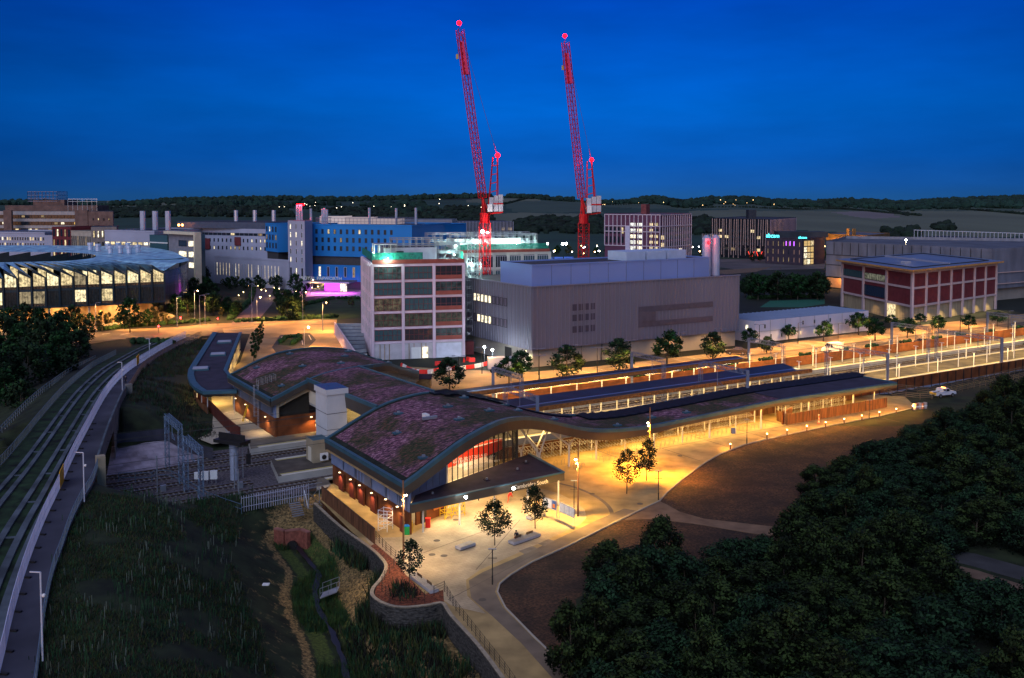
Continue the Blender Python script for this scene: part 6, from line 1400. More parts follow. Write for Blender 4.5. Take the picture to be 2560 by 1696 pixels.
m = MB(); m.strip([Vector((p.x, p.y, 6.5)) for p in BAY], [Vector((p.x, p.y, 6.5)) + (cx - p).normalized() * 14 for p in BAY], mat('soffit_warm', (.40, .26, .14), .7, var=.1)); m.strip([p + UP * 6.0 for p in side], [p + UP * 6.0 + Vector((-14, 4, 0)) for p in side], mat('soffit_warm', (0, 0, 0))); m.build('soffit', disc)
m = MB(); m.strip([Vector((p.x, p.y, 0)) + (cx - p).normalized() * 9 for p in BAY], [Vector((p.x, p.y, 6.5)) + (cx - p).normalized() * 9 for p in BAY], mat('ground_lobby_wall', (.42, .26, .14), .7, var=.3, scale=.4)); m.strip([Vector((p.x - 12, p.y + 3, 0)) for p in side], [Vector((p.x - 12, p.y + 3, 6)) for p in side], mat('ground_lobby_wall', (0, 0, 0))); m.build('lobby_wall', disc)
for k in range(NBAY):
    if k % 3 == 0: p = along(k * W_ + 1) + (cx - along(k * W_)).normalized() * 1.5; m = MB(); m.bar(p, p + UP * 6.5, .35, conc, 8); m.build('column', disc)
for k in range(9):
    p = along(k * d_[-1] / 9 + 5); q = p + (cx - p).normalized() * 4; lamp('AREA', Vector((q.x, q.y, 6.2)), 1500 if k < 6 else 2600, (1, .62, .24) if k != 5 else (1, .75, .4), disc, size=8, size_y=5)
lamp('AREA', Vector((-119, 340, 5.6)), 2500, (1, .62, .24), disc, size=8, size_y=8)
vw = mat('vent_white', (.55, .60, .72), .5, .2, var=0)
for i, (x, y, hh) in enumerate(((226, 626, 3.2), (245, 628, 3.0), (270, 624, 2.6), (276, 634, 3.0), (296, 622, 2.6), (301, 633, 3.0), (320, 622, 2.6), (323, 634, 3.0), (345, 632, 3.2))):
    c = G(x, y, 19.4); m = MB(); m.bar(c, c + UP * hh * .7, .95, vw, 8); m.bar(c + UP * hh * .7, c + UP * hh, 1.25, vw, 8); m.build('roof_vent', disc)
# ================================================================== TREES AND PLANTS
bark = mat('bark', (.085, .065, .045), .95, var=.25, scale=4)
def leafm(name, col, v=.45, sc_=.5):
    m = mat(name, col, .75, 0, var=v, scale=sc_, detail=4, spec=.15); return m
LF = {'olive': (leafm('leaf_olive', (.005, .010, .003)), leafm('leaf_olive_top', (.026, .046, .011))), 'young': (leafm('leaf_backlit', (.003, .011, .004)), leafm('leaf_backlit_top', (.008, .028, .008))), 'dark': (leafm('leaf_dark', (.009, .022, .009)), leafm('leaf_dark_top', (.020, .052, .018))),  # young: darkened leaf colour paints the plaza crowns as backlit silhouettes
      'mid': (leafm('leaf_mid', (.006, .028, .008)), leafm('leaf_mid_top', (.013, .056, .014))),
      'dry': (leafm('leaf_pale_yellow', (.050, .050, .018)), leafm('leaf_pale_yellow_top', (.10, .095, .03))),  # pale yellow leaf; on the lit trees lamplight is put into this colour
      'teal': (leafm('leaf_teal', (.0035, .009, .0045)), leafm('leaf_teal_top', (.016, .044, .017)))}
def make_tree(name, label, kind, h, r, z0, n, leaf, seed, shape='round', trunk=.09, group=None, lobes=9, gap=.0):
    rnd = random.Random(seed); t = thing(name, label, 'tree', (0, 0, 0), group); m = MB()
    lean = Vector((rnd.uniform(-.04, .04), rnd.uniform(-.04, .04), 0)); top = Vector((0, 0, h * .88)) + lean * h; P = [Vector((0, 0, -.15)), Vector((0, 0, z0)) + lean * z0, top.lerp(Vector((0, 0, z0)), .4), top]; rr = [trunk * 1.25, trunk, trunk * .55, trunk * .15]
    for i in range(3): m.bar(P[i], P[i + 1], rr[i], bark, 6, rr[i + 1])
    cen = []
    H = h - z0
    for k in range(lobes):
        f = (k + .5) / lobes; an = k * 2.4 + rnd.uniform(-.5, .5)
        if shape == 'cone': rad = r * (1 - f) ** .8 * .75
        elif shape == 'column': rad = r * .55 * math.sin(math.pi * min(.97, f * .8 + .15))
        elif shape == 'egg': rad = r * .72 * math.sin(math.pi * (f ** .75) * .93 + .12)
        else: rad = r * .66 * math.sqrt(max(.06, 1 - (2 * f - .85) ** 2))
        c = Vector((rad * math.cos(an), rad * math.sin(an), z0 + H * (.06 + f * .88))) + lean * h * f
        cen.append((c, r * rnd.uniform(.30, .52) * (1 - .35 * f)))
        b = Vector((0, 0, z0 * .8 + H * f * .55)) + lean * h * f * .5; m.bar(b, c, trunk * .34 * (1.1 - f), bark, 4, trunk * .1)
    m.build('trunk', t, local=True)
    m = MB(); vs = []; fs = []; ms = []
    for k in range(n):
        c, cr = rnd.choice(cen); d = Vector((rnd.gauss(0, 1), rnd.gauss(0, 1), rnd.gauss(0, 1))); d.normalize(); q = c + d * cr * (rnd.random() ** .45) * 1.05
        s = leaf * rnd.uniform(.6, 1.3); a = Vector((rnd.gauss(0, 1), rnd.gauss(0, 1), rnd.gauss(0, .7))).normalized(); b = a.cross(d); 
        if b.length < .05: continue
        b.normalize(); k0 = len(vs); vs += [q - a * s, q + b * s * .55, q + a * s, q - b * s * .55]; fs.append((k0, k0 + 1, k0 + 2, k0 + 3)); ms.append(1 if d.z > .15 and rnd.random() < .75 else 0)  # leaves on the upper side of each lobe mostly get the lighter tone
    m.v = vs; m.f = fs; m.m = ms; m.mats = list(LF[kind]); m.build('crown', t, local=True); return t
ORD = ('first', 'second', 'third', 'fourth', 'fifth', 'sixth', 'seventh', 'eighth', 'ninth', 'tenth', 'eleventh', 'twelfth', 'thirteenth', 'fourteenth', 'fifteenth', 'sixteenth', 'seventeenth', 'eighteenth', 'nineteenth', 'twentieth', 'twenty-first', 'twenty-second', 'twenty-third', 'twenty-fourth', 'twenty-fifth', 'twenty-sixth')
# plaza trees, one of its own each
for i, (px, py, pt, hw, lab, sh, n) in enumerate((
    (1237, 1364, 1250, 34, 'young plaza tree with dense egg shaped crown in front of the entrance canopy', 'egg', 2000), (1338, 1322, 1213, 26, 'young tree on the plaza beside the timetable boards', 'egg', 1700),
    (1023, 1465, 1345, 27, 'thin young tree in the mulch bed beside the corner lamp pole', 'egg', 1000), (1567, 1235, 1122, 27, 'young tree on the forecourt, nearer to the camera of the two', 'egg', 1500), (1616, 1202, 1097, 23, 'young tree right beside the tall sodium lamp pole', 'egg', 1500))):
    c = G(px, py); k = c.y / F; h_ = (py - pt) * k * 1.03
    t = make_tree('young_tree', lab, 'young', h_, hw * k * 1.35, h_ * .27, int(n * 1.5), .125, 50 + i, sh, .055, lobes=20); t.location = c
ct = [make_tree('street_tree', 'street tree', 'mid', 6.0, 2.3, 1.7, 1500, .23, 70, 'round', .11, lobes=14), make_tree('street_tree', 'street tree', 'dark', 7.0, 2.7, 1.3, 1700, .25, 71, 'egg', .13, lobes=16), make_tree('street_tree', 'street tree', 'mid', 5.4, 2.3, 2.0, 1300, .22, 72, 'round', .1, lobes=12)]
row = [(1124, 975, 906, 'bushy tree in front of the red and white barriers'), (1273, 966, 905, 'open branched tree beside the near railway gantry'), (1305, 945, 890, 'round tree by the rear corner of the white lorry'), (1416, 950, 877, 'broad dark tree, nearest the corner of the grey building'), (1549, 932, 860, 'tree in two clumps before the middle of the grey wall'), (1667, 914, 843, 'large tree right of the gantry before the grey wall'), (1782, 901, 841, 'tree before the right end of the grey wall'),
    (1873, 868, 829, 'small round tree at the corner of the white cabins'), (1917, 884, 848, 'dark tree left of the gantry below the cabins'), (1972, 852, 819, 'round tree before the middle of the cabins'), (2058, 854, 812, 'round tree before the right part of the cabins'), (2146, 838, 792, 'thin leafed tree at the end of the cabins'), (2188, 852, 806, 'tree in front of the lit entrance of the red building'), (2228, 820, 793, 'round tree before the left face of the red building'), (2268, 845, 804, 'round tree behind a gantry before the red building corner'), (2301, 812, 789, 'round tree just right of the red building corner'), (2346, 832, 797, 'dark round tree before the slatted base'), (2421, 826, 795, 'round tree before the right half of the slatted base'), (2493, 817, 786, 'round tree at the far right beyond the slatted base')]
for i, (px, py, pt, lab) in enumerate(row):
    c = G(px, py); h_ = (py - pt) * c.y / F; p = ct[(1, 2, 0, 1, 1, 0, 1, 2, 1, 2, 0, 2, 0, 2, 0, 2, 0, 2, 2)[i]]; base = (6.0, 7.0, 5.4)[ct.index(p)]; place(p, c, i * 1.3, (h_ / base * 1.6, h_ / base * 1.6, h_ / base * 1.22), lab, 'trees along the car park')
# columnar trees on the bus forecourt
col = make_tree('columnar_tree', 'columnar tree', 'mid', 8.5, 1.25, .9, 1600, .2, 90, 'column', .1, lobes=16)
for i, (px, py) in enumerate(((635, 906), (642, 888), (648, 872), (654, 857))): place(col, G(px, py), i, (8.0 - i * .5) / 8.5, ('nearest', 'second', 'third', 'farthest')[i] + ' columnar tree in the row on the bus forecourt', 'columnar trees on the forecourt')
# park and roadside trees in the middle distance
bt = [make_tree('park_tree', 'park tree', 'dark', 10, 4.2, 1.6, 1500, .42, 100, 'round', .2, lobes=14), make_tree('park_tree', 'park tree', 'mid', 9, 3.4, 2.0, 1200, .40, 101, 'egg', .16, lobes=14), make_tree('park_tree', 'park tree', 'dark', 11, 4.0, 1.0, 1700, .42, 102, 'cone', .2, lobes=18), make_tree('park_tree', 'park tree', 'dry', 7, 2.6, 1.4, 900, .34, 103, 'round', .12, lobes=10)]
BH = (10, 9, 11, 7)
park = [ # px, base py, top py, kind, label
 (721, 800, 722, 2, 'big conical fir on the lawn by the purple path'), (742, 790, 738, 2, 'smaller conical tree behind the big fir'), (325, 832, 744, 1, 'tall leafy tree at the road in front of the glass building'), (183, 830, 762, 0, 'round tree left of the green signal'), (150, 850, 775, 1, 'tree beside the green traffic signal'), (255, 830, 775, 3, 'tree under the lit soffit of the glass building'), (395, 806, 752, 3, 'thin tree by the last corner of the glass building'), (438, 800, 735, 1, 'slender tree left of the street lamps'), (470, 790, 730, 0, 'dark tree behind the street lamps'), (530, 755, 705, 0, 'dark round tree on the park corner'), (505, 715, 660, 0, 'dark tree beside the white portal building'), (480, 720, 672, 0, 'dark tree hard against the portal building'), (533, 790, 727, 0, 'large dark tree left of the purple path'), (562, 702, 660, 1, 'tall slim tree on the park avenue'),
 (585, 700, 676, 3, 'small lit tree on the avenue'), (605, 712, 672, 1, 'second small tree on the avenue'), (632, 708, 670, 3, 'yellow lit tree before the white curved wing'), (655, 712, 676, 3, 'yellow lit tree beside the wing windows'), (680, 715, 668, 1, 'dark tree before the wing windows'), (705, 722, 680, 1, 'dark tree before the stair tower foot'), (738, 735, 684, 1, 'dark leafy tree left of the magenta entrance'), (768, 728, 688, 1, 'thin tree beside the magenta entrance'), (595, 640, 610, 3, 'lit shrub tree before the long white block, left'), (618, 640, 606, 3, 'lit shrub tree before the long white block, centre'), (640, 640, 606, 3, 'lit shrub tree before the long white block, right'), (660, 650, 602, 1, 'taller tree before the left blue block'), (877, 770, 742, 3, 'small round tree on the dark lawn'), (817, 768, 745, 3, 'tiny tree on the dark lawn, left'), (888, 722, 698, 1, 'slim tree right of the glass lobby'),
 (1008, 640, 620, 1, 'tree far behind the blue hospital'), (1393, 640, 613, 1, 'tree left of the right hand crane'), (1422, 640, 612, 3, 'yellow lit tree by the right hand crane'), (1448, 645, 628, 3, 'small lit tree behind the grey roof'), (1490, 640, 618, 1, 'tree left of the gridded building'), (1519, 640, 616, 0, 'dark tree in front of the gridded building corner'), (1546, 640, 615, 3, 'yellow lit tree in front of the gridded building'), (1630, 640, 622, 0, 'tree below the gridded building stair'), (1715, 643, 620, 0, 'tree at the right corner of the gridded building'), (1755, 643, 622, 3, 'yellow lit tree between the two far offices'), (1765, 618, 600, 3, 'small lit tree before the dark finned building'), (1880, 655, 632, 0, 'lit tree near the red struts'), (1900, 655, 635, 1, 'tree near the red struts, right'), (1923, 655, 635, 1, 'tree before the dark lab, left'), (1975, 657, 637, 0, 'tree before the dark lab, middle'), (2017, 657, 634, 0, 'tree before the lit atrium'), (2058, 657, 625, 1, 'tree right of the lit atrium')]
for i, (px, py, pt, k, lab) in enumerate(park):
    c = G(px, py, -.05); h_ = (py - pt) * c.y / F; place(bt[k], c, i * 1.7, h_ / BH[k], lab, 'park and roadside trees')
for i in range(13):
    px = 1862 + i * 16.5; c = G(px, 742 + (i % 3) * 4 , -.05); place(bt[0 if i % 2 else 1], c, i, .92 + .12 * (i % 3), ORD[i] + ' tree from the left in the dark avenue left of the mesh car park', 'avenue of dark trees')
for i, (px, py, s) in enumerate(((20, 830, 1.1), (62, 838, 1.2), (105, 835, 1.15), (140, 852, 1.0), (175, 858, .9), (10, 880, 1.3), (55, 893, 1.25), (100, 900, 1.3), (150, 905, 1.1), (195, 890, .9), (20, 950, 1.2), (70, 965, 1.2), (120, 945, 1.1), (165, 940, .9), (15, 1010, 1.0), (55, 1030, .8), (-30, 900, 1.3), (-30, 985, 1.3), (-60, 840, 1.3), (215, 850, .8))):
    place(bt[0 if i % 2 else 1], G(px, py + 14, -.4), i * 2.1, s * .92, 'dense dark tree in the unlit copse left of the busway', 'copse left of the busway')
def belt(n, f, k0, desc, grp, s0=.9):
    for i in range(n):
        px, py = f(i); place(bt[k0[i % len(k0)]], G(px, py, -.05), i * 1.9, s0 * (.85 + .1 * (i % 4)), f'{ORD[i]} tree {desc}', grp)
belt(12, lambda i: (446 + i * 6.5, 708 + (i * 37) % 62), (0, 2, 1), 'in the dark belt between glass building and park', 'belt right of the glass building', .8)
belt(14, lambda i: (556 + i * 12.5, 716 + (i % 3) * 5), (3, 1, 0), 'in the row along the curved white wing', 'row along the curved wing', .6)
belt(9, lambda i: (690 + i * 9, 748 + (i * 23) % 40), (1, 0, 3), 'beside the park avenue before the magenta entrance', 'trees right of the avenue', .6)
belt(10, lambda i: (200 + i * 24, 812 + (i * 7) % 9), (3, 1, 3), 'on the strip between the road and the glass building', 'roadside trees before the glass building', .55)
belt(8, lambda i: (548 + i * 7, 775 + (i * 17) % 22), (0, 3, 1), 'on the left park lawn', 'left park lawn trees', .5)
def hedge(name, label, pts, r, mt):
    rnd = random.Random(len(label)); m = MB()
    for p in resample(pts, r * .7):
        k0 = len(m.v); m.ball(p + Vector((rnd.gauss(0, r * .3), rnd.gauss(0, r * .3), r * .5)), r * rnd.uniform(.6, 1.1), mt, 6, 4, .9)
        for j in range(k0, len(m.v)): m.v[j] += Vector((rnd.uniform(-1, 1), rnd.uniform(-1, 1), rnd.uniform(-1, 1))) * r * .3
    tag(m.build(name), label, None, kind='stuff')
hg = LF['dark'][1]
hedge('hedge', 'clipped dark hedge along the back of the bus forecourt', [G(590, 806), G(700, 800), G(842, 794)], 1.0, hg); hedge('hedge', 'low shrubs on the traffic island', [G(700, 858), G(715, 845), G(750, 842), G(748, 850), G(730, 862)], .7, LF['mid'][1]); hedge('hedge', 'dark shrubs along the far side of the junction road', [G(250, 826), G(360, 815), G(440, 810), G(520, 803)], 1.0, hg); hedge('hedge', 'dark shrubs between junction and busway', [G(330, 858), G(400, 858), G(430, 862)], 1.1, hg); hedge('hedge', 'hedge on the rim of the round lawn', [G(745, 800), G(755, 765), G(830, 748), G(900, 748)], .9, hg); hedge('hedge', 'dark hedge left of the park avenue', [G(575, 800), G(600, 775), G(625, 755), G(635, 720)], .9, hg); hedge('hedge', 'shrubs along the foot of the mesh car park', [G(1870, 748), G(1960, 745), G(2060, 745)], 1.1, hg)
# thicket in the right foreground
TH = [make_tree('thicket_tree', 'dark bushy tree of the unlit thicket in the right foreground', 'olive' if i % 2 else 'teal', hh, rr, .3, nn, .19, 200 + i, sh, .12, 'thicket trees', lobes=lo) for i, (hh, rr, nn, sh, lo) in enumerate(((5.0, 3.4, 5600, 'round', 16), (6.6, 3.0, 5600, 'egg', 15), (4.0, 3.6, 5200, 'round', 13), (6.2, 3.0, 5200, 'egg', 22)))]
THICK = THK; _T = [(p.x, p.y) for p in [G(*q) for q in ((1405,1640),(1440,1500),(1500,1420),(1580,1385),(1680,1395),(1800,1400),(1890,1400),(1975,1330),(1985,1255),(2035,1200),(2120,1160),(2230,1110),(2330,1075),(2450,1020),(2580,975),(2900,930),(3100,1300),(3100,1900),(2400,2100),(1700,2100),(1430,1800))]]
GAP = [(p.x, p.y) for p in [G(*q) for q in ((2350,1350),(2560,1390),(2720,1440),(2720,1580),(2560,1540),(2400,1470))]]
THV = [Vector((a, b, 0)) for a, b in THK]; rnd = random.Random(11); pts = []
xs_ = [p[0] for p in THICK]; ys_ = [p[1] for p in THICK]; tries = 0
while tries < 30000 and len(pts) < 290:
    tries += 1; x = rnd.uniform(min(xs_), max(xs_)); y = rnd.uniform(min(ys_), max(ys_))
    if not inside(x, y, THICK) or inside(x, y, GAP): continue
    if x / y > .62 or y < 50 or seg_d((x, y), THV)[0] < 2.0: continue
    if all((x - a) ** 2 + (y - b) ** 2 > 2.3 ** 2 for a, b in pts): pts.append((x, y))
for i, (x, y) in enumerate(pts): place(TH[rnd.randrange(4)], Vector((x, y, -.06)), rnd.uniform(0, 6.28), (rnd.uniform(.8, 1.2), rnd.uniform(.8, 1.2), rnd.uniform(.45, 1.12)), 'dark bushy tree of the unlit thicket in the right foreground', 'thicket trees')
# grasses and weeds
def blades(name, label, poly, n, h, wd, mt, seed, zf=None, clump=6, avoid=None, stalk=False):
    rnd = random.Random(seed); xs2 = [p[0] for p in poly]; ys2 = [p[1] for p in poly]; m = MB(); c = 0
    while c < n:
        x = rnd.uniform(min(xs2), max(xs2)); y = rnd.uniform(min(ys2), max(ys2))
        if not inside(x, y, poly) or mnoise.noise(Vector((x * .13, y * .13, seed))) < -.12: c += .2; continue
        z = (zf or Hgt)(x, y); mt_ = rnd.choice(mt)
        for k in range(clump):
            a = rnd.uniform(0, 6.28); o = Vector((x + rnd.gauss(0, .35), y + rnd.gauss(0, .35), z - .1)); hh = h * rnd.uniform(.5, 1.3); s = Vector((math.cos(a), math.sin(a), 0)) * wd; t = o + UP * hh + Vector((rnd.gauss(0, .25), rnd.gauss(0, .25), 0)) * hh * (.3 if stalk else .9)
            m.add([o - s, o + s, t + s * (.8 if stalk else .1), t - s * (.8 if stalk else .1)], [(0, 1, 2, 3)], mt_)
        c += 1
    o = m.build(name); tag(o, label, None, kind='stuff'); return o
gl1, gl2, gl3, gl4 = (mat('blade_green', (.015, .054, .018), .8, var=.3), mat('blade_brown', (.055, .040, .022), .9, var=.3), mat('blade_olive', (.040, .050, .010), .8, var=.3), mat('blade_gold', (.24, .16, .06), .9, var=.3))
SLOPE = [(p.x, p.y) for p in [p for p in PATH_R if p.y < 126] + [L(-24, 26), L(-6, 24)]] + [(p.x, p.y) for p in [G(600, 1320, -2), G(575, 1450, -2), G(640, 1600, -3), G(700, 1760, -3), G(300, 1900, 0)]]
blades('embankment_weeds', 'tall dark weeds and grasses over the left foreground embankment', SLOPE, 8500, .36, .05, [gl1, gl3, gl2, gl3, gl1], 3, clump=7)
blades('weed_stalks', 'pale dead weed stalks standing on the left foreground embankment', SLOPE, 750, 1.0, .04, [gl1, mat('blade_grey', (.10, .12, .09), .9, var=.2), gl1], 4, clump=3, stalk=True)
BNK = [(p.x, p.y) for p in WALL] + [(p.x, p.y) for p in STREAM[::-1]]
blades('bank_grass', 'dry golden grass on the bank below the retaining wall', BNK, 2000, .34, .03, [gl4, gl2, gl3, gl4], 5, clump=6)
STP = [(p.x, p.y) for p in offset_line(STREAM, 2.4)] + [(p.x, p.y) for p in offset_line(STREAM, -2.4)[::-1]]
blades('stream_reeds', 'green reeds along both sides of the stream', STP, 3200, .75, .06, [mat('reed_green', (.035, .085, .016), .8, var=.4), gl3, gl1], 6, clump=7)
LWN = [(p.x, p.y) for p in ED] + [(p.x, p.y) for p in [G(2600, 2300), G(2700, 1000), G(2400, 985)]]
blades('lawn_tufts', 'short scorched grass tufts across the lawn', LWN, 2600, .16, .03, [mat('blade_rust', (.08, .042, .018), .9, var=.3), gl2, gl3], 7, clump=6)
BANK = [(p.x, p.y) for p in [p for p in PATH_R if 172 < p.y < 285]] + [(p.x, p.y) for p in [G(530, 850), G(485, 900), G(478, 960), G(490, 1020), G(560, 1100), G(470, 1100), G(330, 1090)]]
blades('bank_scrub', 'dark scrub on the bank between busway and station', BANK, 2600, .8, .07, [gl1, mat('blade_dark', (.016, .016, .010), .9, var=.4), gl2], 8, clump=7)
HEDGE = [(p.x, p.y) for p in offset_line(WALL[4:34], -.0)] + [(p.x, p.y) for p in offset_line(WALL[4:34], -1.6)[::-1]]
blades('wall_ivy', 'ivy and bramble along the foot of the retaining wall', HEDGE, 420, 1.5, .09, [gl1, mat('blade_dark', (0, 0, 0)), gl3], 9, zf=lambda x, y: -2.3, clump=8)
BSH = [(p.x, p.y) for p in [G(860, 1560, -3.5), G(1000, 1530, -3), G(1120, 1600, -2.5), G(1240, 1760, -2.5), G(900, 1780, -4)]]
blades('bank_bushes', 'dark green bushes growing on the lower bank below the wall', BSH, 700, 1.0, .11, [gl1, gl3, mat('blade_dark', (0, 0, 0))], 19, clump=9)
# stream, culvert, small weir plate
m = MB(); m.strip([p + Vector((-.3 - .3 * mnoise.noise(p * .6), 0, .12)) for p in STREAM], [p + Vector((.3 + .35 * mnoise.noise(p * .7 + Vector((5, 0, 0))), 0, .12)) for p in STREAM], mat('stream_water', (.008, .010, .016), .35, 0, var=0, spec=.35)); struct(tag(m.build('stream'), 'narrow dark stream in the green ditch'))
cv = thing('culvert_headwall', 'red brick culvert headwall at the head of the stream', 'culvert', G(725, 1345, -3.5)); brick = mat('culvert_brick', (.24, .075, .05), .85, var=.25, scale=2.5)
q = [G(688, 1330, -2.4), G(712, 1336, -2.4), G(752, 1332, -2.4), G(772, 1340, -2.4)]; m = MB()
for a, b in zip(q, q[1:]): m.wallbox(a, b, -4.6, -2.0, .5, brick, 0); m.wallbox(a, b, -2.0, -1.85, .62, mat('brick_coping', (.30, .12, .09), .85, var=.2), 0)
m.build('brick_wall', cv); m = MB(); p = (q[1] + q[2]) / 2; m.bar(p + Vector((0, -.55, -1.6)), p + Vector((0, -.2, -1.6)), .75, steel_d, 14); m.build('culvert_mouth', cv)
wp = thing('sluice_platform', 'small grey metal platform with handrails over the stream', 'platform', G(818, 1488, -3.2)); m = MB(); a, b = G(800, 1496, -3.2), G(842, 1480, -3.0); m.slab([a, b], [a + Vector((0, 1.6, 0)), b + Vector((0, 1.6, 0))], .1, galv); m.build('deck', wp); m = MB()
for o in (0, 1.6):
    for z in (.55, 1.1): m.bar(a + Vector((0, o, z)), b + Vector((0, o, z)), .03, galv)
    for k in (0, .5, 1): p = a.lerp(b, k) + Vector((0, o, 0)); m.bar(p, p + UP * 1.1, .03, galv)
m.build('handrail', wp)
t = thing('marker_stone', 'small white square slab lying on the left bank', 'slab', G(665, 1468, -2.0)); m = MB(); m.box(G(665, 1468, Hgt(*G(665, 1468, -2)[:2]) if False else -2.0) + UP * .25, .75, .55, .12, white_m); m.build('slab', t)
# far woods, hedges and village lights
def canopy_mass(name, label, polys, step, hh, mt, seed):
    rnd = random.Random(seed); m = MB()
    for poly in polys:
        W = []
        for (px, py) in poly:
            z = 20.0
            for _ in range(14): q = G(px, py, z) if py > 494 else D(px, py, 2950); z = hill(q.x, min(q.y, 3000)) * .7 + z * .3
            q = Vector((q.x, min(q.y, 3000), 0)); W.append((q.x, q.y))
        xs2 = [p[0] for p in W]; ys2 = [p[1] for p in W]; n = int((max(xs2) - min(xs2)) * (max(ys2) - min(ys2)) / step ** 2)
        for _ in range(min(n, 2600)):
            x = rnd.uniform(min(xs2), max(xs2)); y = rnd.uniform(min(ys2), max(ys2))
            if not inside(x, y, W): continue
            z = hill(x, y); r = hh * rnd.uniform(.45, 1.0); c = Vector((x, y, z)); k0 = len(m.v)
            m.ball(c + UP * r * .5, r * 1.1, mt, 6, 4, rnd.uniform(.6, 1.0))
            for j in range(k0, len(m.v)): m.v[j] += Vector((rnd.uniform(-1, 1), rnd.uniform(-1, 1), rnd.uniform(-1, 1))) * r * .22
    o = m.build(name); tag(o, label, None, kind='stuff'); return o
wd = mat('far_woodland', (.010, .022, .014), .95, var=.5, scale=.03)
wd2 = mat('hill_woodland', (.012, .036, .026), .95, var=.4, scale=.02)
canopy_mass('hedgerow_woods', 'dark woods and hedges between the campus and the fields', [[(200,520),(700,520),(740,545),(200,545)], [(1290,556),(1400,548),(1520,556),(1520,585),(1290,585)], [(1728,552),(1780,550),(1790,585),(1728,590)], [(2210,582),(2290,578),(2300,600),(2210,600)], [(2338,568),(2370,562),(2385,570),(2380,578),(2338,578)], [(700,515),(1230,515),(1230,522),(700,522)], [(1440,548),(1500,545),(1500,560),(1440,562)]], 11, 6, wd, 5)
sky_line = []
m_ = canopy_mass('hill_woods', 'wooded ridge line across the whole horizon', [[(310,500),(500,500),(700,498),(1000,498),(1180,497),(1180,512),(900,516),(600,514),(480,520),(440,512),(310,505)], [(1510,502),(2560,500),(2560,507),(1900,512),(1700,508),(1560,506)], [(2250,500),(2600,499),(2600,520),(2400,514),(2250,508)]], 30, 11, wd2, 6)
rnd = random.Random(3); m = MB()
for k in range(2600):
    px = rnd.uniform(-100, 2700); y = rnd.uniform(2700, 3020); x = (px - 1280) / F * y; hgt_ = 1.0 if mnoise.noise(Vector((px * .01, 5, 0))) > -.25 else .35
    r = rnd.uniform(4, 10.5) * hgt_; k0 = len(m.v); m.ball(Vector((x, y, hill(x, y) + r * .4)), r, wd2, 6, 4, .85)
    for j in range(k0, len(m.v)): m.v[j] += Vector((rnd.uniform(-1, 1), rnd.uniform(-1, 1), rnd.uniform(-1, 1))) * r * .2
tag(m.build('ridge_trees'), 'trees along the far ridge', None, kind='stuff')
HEDG = [[(1730,523),(1900,521),(2060,523),(2160,528),(2260,536),(2300,540)], [(2040,518),(2130,526),(2180,530)], [(2200,520),(2270,540)], [(2400,524),(2560,537)], [(1500,512),(1700,514)], [(250,527),(480,524)], [(1160,512),(1500,510)], [(2080,522),(2100,518),(2180,520)]]
m = MB()
for ln in HEDG:
    W = []
    for (px, py) in ln:
        z = 15.0
        for _ in range(14): q = G(px, py, z); z = hill(q.x, q.y) * .7 + z * .3
        W.append(q)
    for p in resample(W, 7):
        r = rnd.uniform(2.0, 4.2); k0 = len(m.v); m.ball(Vector((p.x, p.y, hill(p.x, p.y) + r * .4)), r, wd, 6, 4, .8)
        for j in range(k0, len(m.v)): m.v[j] += Vector((rnd.uniform(-1, 1), rnd.uniform(-1, 1), rnd.uniform(-1, 1))) * r * .25
tag(m.build('field_hedges'), 'dark hedges between the fields', None, kind='stuff')
# ================================================================== FORECOURTS, ROADS, LAWNS
sheet('station_forecourt', Gs((560,940),(600,905),(625,835),(560,832),(556,822),(700,806),(842,800),(842,812),(905,900),(930,912),(1160,925),(1330,930),(1500,915),(1700,893),(1860,874),(2000,852),(2200,824),(2560,785),(2900,760),(2900,790)) + [L(300, 58), L(38, 58), L(43, 66), L(44, 83), L(4, 84)], -.02, fore_m, label='lit concrete forecourt and car park west of the station')
sheet('service_yard', [L(-9, 58), L(-12, 72), L(-7, 84), L(4, 96), L(1.5, 82), L(1.5, 57.5)], -.01, mat('yard_concrete', (.42, .36, .26), .85, var=.12, scale=.3), label='lit concrete service yard beside the second hall')
sheet('junction_road', Gs((150,872),(180,838),(300,824),(440,818),(520,810),(700,803),(842,797),(842,806),(700,815),(560,828),(545,842),(505,840),(470,862),(430,856),(400,850),(300,848)), -.03, road_m, label='road junction lit by sodium lamps beyond the busway')
sheet('bus_lane', Gs((700,838),(775,832),(790,850),(760,880),(690,882),(680,868)), .0, asphalt, label='dark asphalt bus lane on the forecourt')
sheet('access_road', [L(46, 70), L(300, 70), L(300, 75.5), L(46, 75.5)], -.008, road_m, label='dark access road through the middle of the car park')
sheet('car_bays', [L(78, 60.5), L(300, 60.5), L(300, 66.5), L(78, 66.5)], -.012, mat('bay_tarmac', (.11, .085, .06), .85, var=.3, scale=.3), label='darker parking bays behind the brown fence')
for k in range(14): a = L(90 + k * 14 + (k % 3), 67.2); hedge('hedge', ORD[k] + ' low shrub clump from the left along the car park bays', [a, a + U * 4], .6, LF['mid'][1])
sheet('park_avenue', Gs((575,812),(600,785),(628,760),(640,735),(640,705),(668,703),(690,735),(680,760),(655,790),(640,808)), -.025, mat('avenue_paving', (.12, .085, .10), .8, var=.1), label='paved avenue running up through the park')
sheet('entrance_paving', Gs((690,735),(760,718),(905,722),(905,745),(800,740),(720,745)), -.028, mat('entrance_paving', (.30, .26, .28), .8, var=.1), label='paved area before the magenta entrance')
park_grass = mat('park_grass', (.018, .042, .012), .95, var=.3, scale=.2)
sheet('park_lawn', Gs((745,800),(755,765),(830,748),(900,748),(900,795),(840,798)), -.02, park_grass, label='dark oval lawn before the blue hospital')
